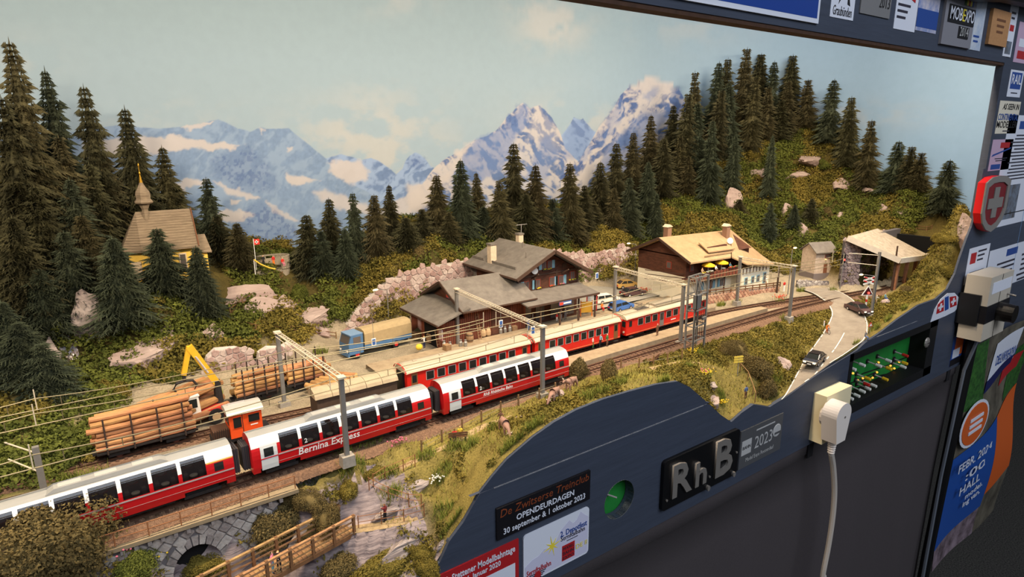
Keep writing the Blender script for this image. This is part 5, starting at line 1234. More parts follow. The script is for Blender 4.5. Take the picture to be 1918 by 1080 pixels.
# ================================================================== arch bridge under the main line
BYf = 53.5
br = thing('stone_bridge', 'grey stone arch bridge carrying the track over the stream', 'bridge')
ax, az, ar = 4.7, -5.8, 2.0
def arch(n=14): return [(ax+ar*math.cos(math.pi*k/n), az+ar*1.25*math.sin(math.pi*k/n)) for k in range(n+1)]
xl, xr_ = -9.0, 11.6
outl = [(xl, -10.5), (xl, -1.45), (xr_, -1.45), (xr_, -9.0), (xr_-1, -10.5)]
mb = MB(); A_ = arch()
for (a, b) in zip(A_[:-1], A_[1:]): mb.prism([(a[0], BYf, a[1]), (a[0], BYf, -1.4), (b[0], BYf, -1.4), (b[0], BYf, b[1])], (0, 4.6, 0))
mb.bx(xl, ax-ar, BYf, BYf+4.6, -11, -1.4); mb.bx(ax+ar, xr_, BYf, BYf+4.6, -11, -1.4)
mb.build('core', M_mortg, br)
mb = MB(); mb.bx(ax-ar-.3, ax+ar+.3, BYf+.9, BYf+1.2, -11, -2.5); mb.build('culvert_shade_sheet', mat('culvert_dark', (20, 18, 18), rough=1), br)  # near-black sheet added inside the arch, its colour stands for the culvert's shade
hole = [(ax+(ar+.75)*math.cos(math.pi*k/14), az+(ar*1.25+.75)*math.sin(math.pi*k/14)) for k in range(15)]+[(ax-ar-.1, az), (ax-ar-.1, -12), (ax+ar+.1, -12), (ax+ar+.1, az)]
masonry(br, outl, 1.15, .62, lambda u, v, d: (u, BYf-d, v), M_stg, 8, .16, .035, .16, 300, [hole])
for k in range(13):
    t0, t1 = math.pi*k/13+.02, math.pi*(k+1)/13-.02; m = MB()
    q = [(ax+r*math.cos(t), az+r*1.25*math.sin(t)) for r, t in ((ar, t0), (ar+.7, t0), (ar+.7, t1), (ar, t1))]
    m.prism([(u, BYf-.14, v) for u, v in q], (0, .4, 0)); m.build('arch_stone', M_stg[k % 3], br)
mb = MB(); mb.bx(-30, 13.5, BYf-.55, BYf+.5, -1.3, -.95); mb.build('walkway_slab', mat('walkway_concrete', (146, 128, 100), rough=.9, var=.12, vs=1.5), br)
for k in range(26): MB().bx(-12+k*.95, -11.7+k*.95, BYf-.5, BYf-.1, -1.75, -1.4).build('corbel', M_stg[1], br)
M_rust = mat('rusty_rail', (140, 92, 58), rough=.7, var=.15, vs=2)
rl = thing('bridge_railing', 'thin rust brown railing along the bridge walkway', 'railing', (0, BYf-.4, -.85))
for k in range(16): MB().cyl((-22+k*2.35, 0, 0), (-22+k*2.35, 0, 1.25), .05, n=5).build('post', M_rust, rl)
for z in (.65, 1.25): MB().cyl((-22, 0, z), (-22+15*2.35, 0, z), .045, n=5).build('bar', M_rust, rl)

# ================================================================== wooden footbridge
M_plank = mat('bridge_plank', (176, 136, 92), rough=.85, c2=(128, 94, 62), vs=1.6, objvar=.15)
M_beam = mat('bridge_beam', (120, 84, 54), rough=.85, var=.2, vs=2)
pf, pn = at(650, 985, -5.0), at(478, 1078, -5.0); dv = pf-pn; Lb = np.linalg.norm(dv[:2])+7; ang = math.atan2(dv[1], dv[0])
wb = thing('wooden_footbridge', 'wooden footbridge with plank deck and two railings over the stream', 'bridge', (pf[0], pf[1], -5.0), ang)
PLK = MB().box((0, 0, 0), (.36, 2.3, .16)).data('plank', M_plank)
for k in range(int(Lb/.4)): link('plank', PLK, wb, (-.2-k*.4, rng.normal()*.03, rng.normal()*.015))
for sd in (-1, 1):
    MB().bx(-Lb, .1, sd*1.1-.14, sd*1.1+.14, -.5, -.1).build('girder', M_beam, wb)
    for k in range(int(Lb/2.1)+1): MB().bx(-k*2.1-.15, -k*2.1+.1, sd*1.2-.11, sd*1.2+.11, -.3, 1.75).build('post', M_beam, wb)
    for z, h in ((1.62, .16), (1.05, .14), (.55, .14)): MB().bx(-Lb, .15, sd*1.2-(.05 if z < 1.6 else .13), sd*1.2+(.05 if z < 1.6 else .13), z-h/2, z+h/2).build('rail', M_plank, wb)
# stream pool
mb = MB(); mb.grid([[(x, y, -9.5) for y in np.linspace(45.5, 53.2, 4)] for x in np.linspace(-2, 18, 6)])
structure(mb.build('water', mat('stream_water', (120, 108, 104), rough=.15, c2=(86, 76, 74), vs=.6, bump=.4, bs=1.2)), 'shallow stream pool below the bridges')

# ================================================================== platforms, road, paths
M_plat = mat('platform_gravel', (166, 146, 116), rough=.95, c2=(142, 122, 96), vs=1.2, bump=.3, bs=8)
mb = MB(); G = []
for x in np.linspace(47, 99, 30):
    ya = np.interp(x, TRACK_A[:, 0], TRACK_A[:, 1])+1.75; yb = np.interp(x, TRACK_B[:, 0], TRACK_B[:, 1])-1.75
    if yb-ya < .4: yb = ya+.4
    G.append([(x, ya, -.5), (x, ya, .22), (x, yb, .22), (x, yb, -.5)])
mb.grid(G); structure(mb.build('path_1', M_plat), 'island platform of beige gravel between the two trains')
mb = MB(); mb.grid([[(x, np.interp(x, TRACK_B[:, 0], TRACK_B[:, 1])+1.7, z) if k < 2 else (x, 76.6, z) for k, z in enumerate((-.5, .25, .25, -.5))] for x in np.linspace(30, 92, 20)])
structure(mb.build('path_2', M_plat), 'station platform of beige gravel along the buildings')
M_road = mat('road_asphalt', (150, 138, 122), rough=.9, c2=(128, 116, 102), vs=.5, bump=.2, bs=14)
RL = cat_rom([tuple(p) for p in ROAD_L], 5); RR = cat_rom([tuple(p) for p in ROAD_R], 5)
mb = MB(); mb.grid([[tuple(a*(1-u)+b*u+np.array([0, 0, .12])) for u in (0, .25, .5, .75, 1)] for a, b in zip(RL, RR)])
road = structure(mb.build('road', M_road, smooth=True), 'grey asphalt road curving up to the level crossing')
M_line = mat('road_line', (232, 226, 212), rough=.8)
def strip(P, w, nm):
    P = np.array(P); T = np.gradient(P, axis=0); N_ = np.stack([-T[:, 1], T[:, 0], 0*T[:, 0]], -1); N_ /= np.linalg.norm(N_, axis=1, keepdims=True)
    m = MB(); m.grid([[tuple(p-n*w/2+[0, 0, .16]), tuple(p+n*w/2+[0, 0, .16])] for p, n in zip(P, N_)]); return m.build(nm, M_line, road)
strip(RL*.97+RR*.03, .12, 'edge_line'); strip(RL*.03+RR*.97, .12, 'edge_line')
MID = RL*.5+RR*.5; MID = resample(MID, .35)
strip(MID[36:58], .14, 'centre_line')
for k in range(0, 36, 8): strip(MID[k:k+4], .16, 'centre_dash')
# station road behind the platform buildings, up to the square
mb = MB(); mb.grid([[(x, y, .0+.02*i) for i, y in enumerate((78.5, 92.4))] for x in (72.5, 92)]); structure(mb.build('road_2', mat('square_asphalt', (158, 150, 134), rough=.9, var=.1, vs=1)), 'asphalt parking square beside the station')
# level crossing boards between the rails
for k, yy in enumerate((-.0,)):
    m = MB(); xx = np.interp(0, [0], [116.5])
    yA = np.interp(117, TRACK_A[:, 0], TRACK_A[:, 1]); m.box((117, yA, -.1), (5.5, .9, .16), rotz(-.12)); m.build('crossing_deck', M_road, road)
# footpaths
M_path = mat('footpath_gravel', (178, 152, 112), rough=.95, c2=(140, 118, 86), vs=2, bump=.5, bs=8)
for (Q, w_), nm, lb in zip(PATHP, ('footpath', 'footpath_2', 'footpath_3'), ('gravel footpath zigzagging from the wooden bridge to the meadow', 'narrow footpath with steps beside the dark bushes', 'path climbing along the pale rock to the lookout')):
    T = np.gradient(Q[:, :2], axis=0); N_ = np.stack([-T[:, 1], T[:, 0]], -1); N_ /= np.linalg.norm(N_, axis=1, keepdims=True)
    m = MB(); m.grid([[(q[0]+n[0]*u*w_/2, max(q[1]+n[1]*u*w_/2, FY+.3), q[2]+.04-(.12 if abs(u) == 1 else 0)) for u in (-1, -.5, 0, .5, 1)] for q, n in zip(Q, N_)]); structure(m.build(nm, M_path, smooth=True), lb)

# ================================================================== fences
M_fpost = mat('fence_post', (122, 94, 62), rough=.9, var=.25, vs=3)
M_frail = mat('fence_rail', (104, 70, 46), rough=.9, var=.25, vs=2)
def fence(pts, label, h=1.1, rails=(.45, .95), pr=.07, step=None, mp=None, mr=None, wire=False, gnd=True):
    t = thing('fence', label, 'fence'); P = []
    for p in pts: P.append(np.array([p[0], p[1], float(ground(p[0], max(p[1], FY+1)))+.1 if gnd else p[2]]))
    for p in P: MB().cyl(p-[0, 0, .2], p+[0, 0, h], pr, n=5).build('post', mp or M_fpost, t)
    for z in rails:
        m = MB()
        for a, b in zip(P[:-1], P[1:]): m.cyl(a+[0, 0, z], b+[0, 0, z], pr*(.25 if wire else .7), n=4)
        m.build('wire' if wire else 'rail', mr or (M_wire if wire else M_frail), t)
    return t
def pxpts(L, zi=0): return [hit(px, py) for px, py in L]
fence(pxpts([(790, 848), (828, 828), (866, 808), (902, 792), (938, 775), (971, 760), (1010, 748), (1040, 738)]), 'pasture fence of grey posts and thin wires along the track', 1.35, (.5, 1.0), .11, wire=True)
fence(pxpts([(1163, 690), (1197, 697-8), (1224, 684), (1250, 680), (1277, 674)]), 'pasture fence posts near the switch tower', 1.35, (.6,), .12, wire=True)
fence(pxpts([(672, 992), (715, 985), (757, 980), (795, 972)]), 'rusty rail fence along the lowest turn of the footpath', 1.3, (.6, 1.2), .05, mp=M_rust, mr=M_rust)
fence(pxpts([(692, 922), (728, 935), (766, 948), (790, 955)]), 'rusty rail fence along the middle turn of the footpath', 1.3, (.6, 1.2), .05, mp=M_rust, mr=M_rust)
fence(pxpts([(700, 915), (722, 900), (756, 886), (778, 880)]), 'rusty rail fence along the upper turn of the footpath', 1.3, (.6, 1.2), .05, mp=M_rust, mr=M_rust)
fence(pxpts([(1386, 697), (1400, 715), (1410, 740), (1413, 765)]), 'wooden handrail beside the footpath steps', 1.3, (1.25,), .08, mr=M_plank)
def hfence(L, Y0, Y1, label, h=1.1):
    n = len(L); pts = [hit(px, py) for i, (px, py) in enumerate(L)]
    return fence(pts, label, h, (.4, .95), .09, gnd=False)
hfence([(432, 590), (455, 572), (480, 556), (497, 545), (512, 535), (530, 520)], 95, 102, 'brown rail fence along the path to the lookout')
hfence([(425, 608), (455, 612), (480, 620), (505, 622), (530, 624)], 93, 93, 'brown rail fence below the pale rocks')
hfence([(545, 622), (575, 624), (605, 630), (630, 634)], 92, 92, 'brown rail fence beside the retaining wall end')
hfence([(1468, 322), (1485, 325), (1502, 327), (1520, 328), (1537, 331), (1555, 333), (1572, 336), (1590, 337)], 90, 85, 'dark rail fence along the upper cliff ledge', .9)
hfence([(1390, 340), (1405, 342), (1418, 343)], 93, 92, 'short dark rail fence on the small ledge', .8)
hfence([(1662, 412), (1680, 420), (1698, 426), (1716, 430), (1735, 433), (1745, 430)], 67, 62, 'dark rail fence above the tunnel gallery', 1.2)
hfence([(1590, 368), (1605, 370), (1625, 372)], 82, 78, 'thin rail fence below the low ledge', .8)

# ================================================================== station
M_tw = mat('dark_timber', (96, 58, 40), rough=.85, c2=(64, 38, 28), vs=.9, stretch=(1, 1, 4))
M_tw2 = mat('red_timber', (134, 72, 50), rough=.85, c2=(98, 52, 38), vs=1.2, stretch=(3, 1, .4))
M_roof = mat('slate_roof', (122, 114, 104), rough=.85, c2=(100, 92, 84), vs=.8, bump=.25, bs=6)
M_trim = mat('roof_trim', (74, 54, 42), rough=.8)
M_shut = mat('blue_shutter', (122, 164, 178), rough=.7)
M_winr = mat('red_window_frame', (140, 60, 44), rough=.7)
M_pane = mat('window_pane', (92, 84, 80), rough=.15, spec=.6)
M_plas = mat('chimney_plaster', (206, 184, 156), rough=.9, var=.12, vs=2)
M_flow = [mat('flower_yellow', (226, 188, 48), rough=.8), mat('flower_red', (206, 70, 48), rough=.8), mat('flower_white', (236, 230, 214), rough=.8), mat('flower_pink', (214, 110, 130), rough=.8)]
def slab(q, th, m, nm, parent):                   # q: 4 points, thickness downward
    return MB().prism(q, (0, 0, -th)).build(nm, m, parent)
def window(parent, x, y, z, w, h, shut=None, frame=None, mullion=True):
    f = MB(); f.bx(x-w/2-.08, x+w/2+.08, y-.06, y+.05, z-h/2-.08, z+h/2+.08); fo = f.build('window', frame or M_winr, parent)
    for sx in (-1, 1): MB().bx(x+sx*w/4-w/4+.04, x+sx*w/4+w/4-.04, y-.09, y, z-h/2+.03, z+h/2-.03).build('pane', M_pane, fo)
    if shut:
        for sx in ((-1, 1) if shut == 2 else (shut,)): MB().bx(x+sx*(w/2+.38)-.3, x+sx*(w/2+.38)+.3, y-.1, y-.02, z-h/2-.05, z+h/2+.05).build('shutter', M_shut, parent)
    return fo
def flowerbox(parent, x, y, z, w, c=0):
    b = MB(); b.bx(x-w/2, x+w/2, y-.25, y, z-.15, z); bo = b.build('flower_box', M_trim, parent); r2 = np.random.default_rng(int(abs(x*100)))
    m = MB()
    for k in range(14): m.ell((x+(r2.random()-.5)*w, y-.15+(r2.random()-.5)*.25, z+.06+.12*r2.random()), (.11, .11, .1), 5, 3, mi=0 if r2.random() < .6 else 1)
    m.build('flowers', [M_flow[c], mat('box_leaf', (104, 118, 44), rough=.9)], bo)
stn = thing('station_building', 'dark timber station house with gable, blue shutters, freight shed and grey roofs', 'building')
hx0, hx1, hy0, hy1 = 57.6, 70.4, 79.0, 91.5
MB().bx(hx0, hx1, hy0, hy1, -.4, 8.0).build('main_wall', M_tw, stn)
MB().prism([(hx0, hy0, 8.0), (hx1, hy0, 8.0), (63.8, hy0, 11.6)], (0, hy1-hy0, 0)).build('gable', M_tw, stn)
for z in (5.4, 7.9): MB().bx(hx0-.15, hx1+.15, hy0-.14, hy0, z, z+.22).build('floor_beam', M_trim, stn)
for x in (hx0, hx0+3.4, 65.6, hx1): MB().bx(x-.14, x+.14, hy0-.12, hy0, 3.6, 8.4).build('corner_post', M_trim, stn)
ry0, ry1 = 76.9, 93.0
L0, L1, AP0, AP1, E0, E1 = (55.8, ry0, 8.5), (55.8, ry1, 8.5), (63.6, ry0, 12.25), (63.6, ry1, 12.25), (72.0, ry0, 7.6), (72.0, ry1, 7.6)
slab([L0, L1, AP1, AP0], .32, M_roof, 'roof_slope', stn); slab([AP0, AP1, E1, E0], .32, M_roof, 'roof_slope', stn)
for a, b in ((L0, AP0), (AP0, E0)): MB().bar(np.array(a)+[0, -.08, -.2], np.array(b)+[0, -.08, -.2], .22, .5).build('barge_board', M_trim, stn)
MB().bar(np.array(L0)+[-.1, 0, -.12], np.array(L1)+[-.1, 0, -.12], .2, .3).build('gutter', M_trim, stn)
for x, y in ((57.2, 78.2), (60.4, 78.2), (66.8, 78.2), (70.2, 78.2)): MB().bar((x, hy0, 7.6), (x, ry0+.3, 8.6), .16, .2).build('bracket', M_trim, stn)
MB().bar((57.5, 79.5, 9.62), (57.5, 88, 9.62), .12, .35).build('snow_guard', M_roof, stn); MB().bar((57.5, 89, 9.62), (57.5, 92.5, 9.62), .12, .35).build('snow_guard', M_roof, stn)
def chimney(x, y, z0, z1, s, par):
    c = MB(); c.bx(x-s/2, x+s/2, y-s/2, y+s/2, z0, z1); co = c.build('chimney', M_plas, par); MB().bx(x-s/2-.12, x+s/2+.12, y-s/2-.12, y+s/2+.12, z1, z1+.28).build('chimney_cap', M_roof, co)
chimney(57.9, 87.0, 9.2, 12.4, 1.15, stn); chimney(66.0, 90.0, 10.5, 13.0, 1.0, stn)
for x, y, z in ((60.6, 80.8, 10.4), (62.6, 84.5, 11.4)): MB().cyl((x, y, z), (x, y, z+1.3), .12, n=7).build('roof_vent_pipe', M_roof, stn)
w_ = MB(); w_.cyl((67.5, 91.5, 10.4), (67.5, 91.5, 14.6), .05, n=5); w_.bar((66.4, 91.5, 14.5), (68.8, 91.5, 14.5), .06)
for k in range(7): w_.bar((66.5+k*.36, 91.2, 14.5), (66.5+k*.36, 91.8, 14.5), .04)
w_.build('tv_aerial', M_silver, stn)
yf = hy0-.02
for (x, z, sh) in ((59.3, 6.5, -1), (61.6, 6.5, -1), (64.6, 6.5, 1), (66.6, 6.5, 1), (69.2, 6.9, None)): window(stn, x, yf, z, .95, 1.45, sh)
for (x, z, sh) in ((62.9, 9.5, -1), (64.1, 9.5, 1)): window(stn, x, yf, z, .8, 1.25, sh)
flowerbox(stn, 63.5, yf, 8.7, 1.9, 0); flowerbox(stn, 61.8, yf, 5.7, 1.0, 0); flowerbox(stn, 64.6, yf, 5.7, 1.0, 1); flowerbox(stn, 69.2, yf, 6.1, 1.6, 0); flowerbox(stn, 66.8, yf, 5.7, 1.0, 3)
d_ = MB(); d_.lathe([(.1, 0), (.45, .08), (.55, .2)], (0, 0, 0), n=12); di = d_.build('satellite_dish', M_white, stn, (60.7, yf-.35, 8.9)); di.rotation_euler = (math.radians(80), 0, math.radians(-25))
MB().bx(66.9, 67.9, yf-.05, yf, 8.6, 9.3).build('gable_panel', M_trim, stn)
# freight shed
MB().bx(46.0, 57.6, 77.0, 87.0, -.4, 5.3).build('shed_wall', M_tw2, stn)
MB().prism([(46.0, 77.0, 5.3), (46.0, 87.0, 5.3), (46.0, 82.0, 8.2)], (11.6, 0, 0)).build('shed_gable', M_tw, stn)
slab([(44.8, 75.3, 5.35), (44.8, 82.0, 8.75), (58.6, 82.0, 8.75), (58.6, 75.3, 5.35)], .26, M_roof, 'roof_slope', stn)
slab([(44.8, 88.4, 5.5), (44.8, 82.0, 8.75), (58.6, 82.0, 8.75), (58.6, 88.4, 5.5)], .26, M_roof, 'roof_slope', stn)
for y, z in ((75.3, 5.35), (88.4, 5.5)): MB().bar((44.7, y, z-.12), (44.7, 82.0, 8.65), .16, .4).build('barge_board', M_trim, stn)
MB().bar((44.8, 75.2, 5.25), (58.6, 75.2, 5.25), .16, .22).build('gutter', M_trim, stn)
# lean-to
MB().bx(42.0, 46.0, 76.6, 86.6, -.4, 3.9).build('lean_to_wall', M_tw2, stn)
slab([(40.6, 75.3, 4.1), (40.6, 87.6, 4.1), (46.2, 87.6, 5.85), (46.2, 75.3, 5.85)], .22, M_roof, 'roof_slope', stn)
MB().bar((40.5, 75.3, 3.98), (40.5, 87.6, 3.98), .14, .26).build('gutter', M_trim, stn)
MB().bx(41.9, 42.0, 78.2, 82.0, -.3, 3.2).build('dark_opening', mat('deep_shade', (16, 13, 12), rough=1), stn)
for y in (76.9, 83.6): MB().bx(41.85, 42.0, y-.5, y+.5, 1.2, 2.9).build('poster_board', mat('poster_grey', (188, 178, 178), rough=.7, c2=(150, 70, 64), vs=.9), stn)
for k in range(34):
    x = 46.2+k*.34
    if x < 57.4: MB().bx(x-.03, x+.03, 76.93, 77.0, -.2, 5.0).build('batten', M_tw, stn)
for k in range(12): MB().bx(42.15+k*.33, 42.21+k*.33, 76.53, 76.6, -.2, 4.1).build('batten', M_tw, stn)
MB().bx(51.0, 54.5, 76.9, 77.0, .2, 4.2).build('sliding_door', M_tw, stn)
# platform canopy in front of the main house
slab([(55.6, 73.6, 4.75), (55.6, 79.0, 5.55), (70.6, 79.0, 5.55), (70.6, 73.6, 4.75)], .22, M_roof, 'canopy_roof', stn)
MB().bar((55.6, 73.55, 4.62), (70.6, 73.55, 4.62), .14, .3).build('canopy_fascia', M_trim, stn)
for x in (58.5, 62.5, 66.5, 70.2): MB().bar((x, 74.2, -.3), (x, 74.2, 4.6), .24).build('canopy_post', M_trim, stn)
for x0, x1 in ((58.4, 60.2), (61.2, 63.0), (64.4, 66.2), (67.4, 69.6)): MB().bx(x0, x1, 78.9, 79.0, .1, 3.2).build('platform_door', M_pane, stn)
def nameboard(parent, x, y, z, w, rotz_=0, s='Ospizio Bernina'):
    b = MB(); b.bx(-w/2, w/2, -.06, .06, -.32, .32); o = b.build('name_board', mat('board_blue', (66, 92, 140), rough=.5), parent, (x, y, z), rotz_)
    MB().bx(-w/2+.05, -w/2+.8, -.08, -.06, -.24, .24).build('board_logo', M_flow[1], o)
    MB().bx(-.4, w/2-.15, -.085, -.06, -.12, .12).build('board_lettering', M_white, o)
nameboard(stn, 45.9, 80.6, 6.4, 2.6, -math.pi/2); nameboard(stn, 63.0, 73.5, 4.2, 2.6)

# ================================================================== restaurant
M_rroof = mat('tan_roof', (176, 146, 108), rough=.85, c2=(156, 126, 92), vs=.7, bump=.2, bs=5)
M_wallw = mat('cream_plaster', (226, 216, 190), rough=.9, var=.06, vs=1)
rs = thing('restaurant', 'chalet restaurant with tan roof, balcony and cream ground floor', 'building')
MB().bx(91.5, 110.8, 71.5, 84.5, -.3, 4.6).build('ground_floor', M_wallw, rs)
MB().bx(91.5, 110.8, 72.6, 84.5, 4.6, 8.4).build('upper_floor', M_tw, rs)
MB().prism([(91.5, 72.0, 8.2), (91.5, 84.5, 8.2), (91.5, 78.0, 11.0)], (19.3, 0, 0)).build('gable', M_tw, rs)
slab([(89.6, 70.2, 8.0), (89.6, 78.0, 11.6), (112.0, 78.0, 11.0), (101.5, 70.2, 7.7)], .28, M_rroof, 'roof_slope', rs)
slab([(89.6, 86.0, 8.0), (89.6, 78.0, 11.6), (112.0, 78.0, 11.0), (113.0, 86.0, 7.4)], .28, M_rroof, 'roof_slope', rs)
slab([(101.5, 70.0, 7.72), (112.0, 78.0, 11.0), (118.5, 74.5, 5.4), (113.0, 68.2, 5.2), (104.0, 68.2, 6.3)], .26, M_rroof, 'wing_roof', rs)
for a, b in (((89.6, 70.2, 7.85), (89.6, 78.0, 11.45)), ((89.6, 86.0, 7.85), (89.6, 78.0, 11.45))): MB().bar(a, b, .16, .4).build('barge_board', M_trim, rs)
slab([(96.5, 71.6, 9.0), (97.0, 74.4, 10.4), (103.6, 74.4, 10.2), (104.6, 71.6, 8.8)], .22, M_rroof, 'dormer_roof', rs)
MB().bx(97.4, 103.4, 72.6, 74.4, 8.4, 9.6).build('dormer', M_tw, rs)
for k in range(6): MB().bx(97.6+k, 98.4+k, 72.5, 72.6, 8.8, 9.3).build('dormer_pane', M_pane, rs)
MB().bx(94.5, 103, 70.9, 71.0, 8.35, 8.6).build('snow_guard', M_rroof, rs)
for (x, y, z0, z1) in ((93.8, 79.4, 10.8, 13.0), (107.6, 76.0, 9.4, 12.3)):
    c = MB(); c.bx(x-.55, x+.55, y-.55, y+.55, z0, z1); co = c.build('chimney', mat('chimney_brown', (138, 104, 82), rough=.9), rs); MB().prism([(x-.75, y-.7, z1+.1), (x+.75, y-.7, z1+.1), (x, y-.7, z1+.6)], (0, 1.4, 0)).build('chimney_cap', M_plas, co)
d_ = MB(); d_.lathe([(.1, 0), (.5, .08), (.62, .22)], (0, 0, 0), n=12); di = d_.build('satellite_dish', M_white, rs, (105.6, 73.6, 9.9)); di.rotation_euler = (math.radians(75), 0, math.radians(-30))
MB().bx(90.4, 104.0, 69.6, 72.6, 4.4, 4.6).build('balcony_floor', M_tw, rs)
MB().bx(90.4, 104.0, 69.5, 69.65, 4.3, 5.7).build('balcony_front', M_tw2, rs)
for k in range(14): MB().bx(90.6+k*.97, 90.72+k*.97, 69.44, 69.5, 4.3, 5.8).build('balcony_post', M_trim, rs)
for x in (92, 94.5, 101, 103): flowerbox(rs, x, 69.6, 5.8, 2.0, int(x) % 4)
for k in range(4): MB().bar((91.2+k*4.1, 69.8, -.2), (91.2+k*4.1, 69.8, 4.4), .22).build('balcony_prop', M_trim, rs)
MB().bx(104, 113.2, 69.2, 72, -.2, 5.0).build('wing_wall', M_wallw, rs)
for k in range(8): MB().bx(104.2+k*1.1, 104.35+k*1.1, 69.1, 69.2, 4.0, 5.6).build('wing_timber', M_tw, rs)
for x in (94.2, 97.6, 100.8): window(rs, x, 71.45, 2.6, 1.0, 1.5, 2, M_white)
for x in (105.4, 107.6, 109.4, 111.6): window(rs, x, 69.15, 2.6 if x < 111 else 2.4, .8, 1.2 if x < 111 else 2.0, None, M_shut)
window(rs, 93, 72.5, 6.3, .9, 1.3, None); window(rs, 98, 72.5, 6.2, .9, 1.6, None); window(rs, 101, 72.5, 6.2, .9, 1.6, None)
for x, zz in ((91.44, 5.8),):
    f = MB(); f.bx(x-.05, x+.05, 76, 77.2, 5.6, 7.0); fo = f.build('gable_window', M_winr, rs); MB().bx(x-.09, x-.05, 76.15, 77.05, 5.75, 6.85).build('pane', M_pane, fo)
for z in (3.5, 4.4, 5.2): MB().bar((91.2, 73, z), (88.6, 80, z), .12).build('stair_rail', M_trim, rs)
# parasols on the balcony
M_par = mat('parasol_yellow', (244, 186, 36), rough=.7)
for x, lb in ((95.6, 'yellow parasol on the restaurant balcony nearer the gable'), (99.6, 'yellow parasol on the restaurant balcony nearer the wing')):
    t = thing('parasol', lb, 'parasol', (x, 70.8, 4.6), 0, 'balcony parasols'); MB().cyl((0, 0, 0), (0, 0, 2.7), .05, n=6).build('pole', M_white, t)
    c = MB(); n = 10
    for k in range(n):
        a0, a1 = 2*math.pi*k/n, 2*math.pi*(k+1)/n; c.add([(0, 0, 2.75), (1.25*math.cos(a0), 1.25*math.sin(a0), 2.15), (1.25*math.cos(a1), 1.25*math.sin(a1), 2.15), (1.27*math.cos(a0), 1.27*math.sin(a0), 1.95), (1.27*math.cos(a1), 1.27*math.sin(a1), 1.95)], [(0, 1, 2), (1, 3, 4, 2)])
    c.build('canopy', M_par, t)
    MB().lathe([(.06, 0), (.45, .02), (.45, .08), (.06, .1)], (.3, -.2, 1.0), n=8).build('table_top', M_tab, t)
# low brick wall and wooden rail in front of the restaurant
lw = thing('terrace_wall', 'low reddish brick terrace wall with wooden rail by the siding', 'wall')
pA, pB = (92.5, 69.8), (112.5, 66.2)
dA = np.array([pB[0]-pA[0], pB[1]-pA[1]]); LA = np.linalg.norm(dA); uA = dA/LA
def fw(u, v, d): return (pA[0]+uA[0]*u+uA[1]*d, pA[1]+uA[1]*u-uA[0]*d, v)
mb = MB(); mb.prism([fw(0, -.4, 0), fw(LA, -.4, 0), fw(LA, 1.0, 0), fw(0, 1.5, 0)], (.1, .7, 0)); mb.build('core', mat('brick_mortar', (150, 128, 112), rough=.95), lw)
M_bk = [mat('terrace_brick_a', (176, 132, 106), rough=.9, var=.15, vs=3), mat('terrace_brick_b', (156, 112, 92), rough=.9, var=.15, vs=3), mat('terrace_brick_c', (194, 154, 126), rough=.9, var=.15, vs=3)]
masonry(lw, [(0, -.4), (LA, -.4), (LA, .95), (0, 1.45)], .8, .42, fw, M_bk, 14, .06, .03, .1, 300, (), 'brick')
for k in range(12): p = fw(k*LA/11, 1.0+.5*(1-k/11), .05); MB().bar(p, (p[0], p[1], p[2]+1.0), .14).build('rail_post', M_frail, lw)
for z in (.5, .95): a = fw(0, 1.5+z-.1, .08); b = fw(LA, 1.0+z-.1, .08); MB().bar(a, b, .1, .2).build('rail', M_frail, lw)

# ================================================================== stone hut
hut = thing('stone_hut', 'small pale stone hut with slate roof and brown door', 'building', (126.6, 66.6, 1.2), math.radians(-20))
M_hut = mat('hut_plaster', (206, 186, 164), rough=.9, c2=(176, 154, 136), vs=2, bump=.5, bs=4)
MB().bx(-2.4, 2.4, -2.0, 2.0, -.8, 5.6).build('wall', M_hut, hut)
MB().bx(-2.55, 2.55, -2.15, 2.15, -.8, 1.0).build('plinth', mat('hut_plinth', (120, 108, 104), rough=.9), hut)
MB().prism([(2.4, -2.0, 5.6), (2.4, 2.0, 5.6), (2.4, 0, 7.0)], (-4.8, 0, 0)).build('gable', M_hut, hut)
for sd in (-1, 1): slab([(-2.8, sd*2.5, 5.45), (2.8, sd*2.5, 5.45), (2.8, 0, 7.25), (-2.8, 0, 7.25)], .2, M_roof, 'roof_slope', hut)
d_ = MB(); d_.bx(-.2, .7, -2.06, -1.98, .9, 3.0); d_.build('door', mat('hut_door', (120, 76, 52), rough=.8), hut)
f = MB(); f.bx(-.1, 1.3, -2.06, -1.98, 4.0, 4.9); fo = f.build('window', M_winr, hut)
for k in range(3): MB().bx(0.0+k*.42, .34+k*.42, -2.09, -2.05, 4.1, 4.8).build('pane', M_pane, fo)
MB().cyl((0, -2.3, 3.9), (0, -2.05, 3.9), .12, n=8).build('lamp', mat('lamp_glow', (255, 214, 150), rough=.4, emit=((255, 200, 120), 2.0)), hut)
rw = thing('rubble_wall', 'low grey rubble wall below the stone hut', 'wall')
ho = [(0, -.3), (7.5, -.3), (7.5, 1.0), (0, 1.6)]
fh = lambda u, v, d: (117.6+u*.93+d*.36, 65.4-u*.36-d*.93, v)
mb = MB(); mb.prism([fh(u, v, 0) for u, v in ho], (.2, .5, 0)); mb.build('core', M_mortg, rw); masonry(rw, ho, .7, .5, fh, M_stg, 19, .35, .03, .12)

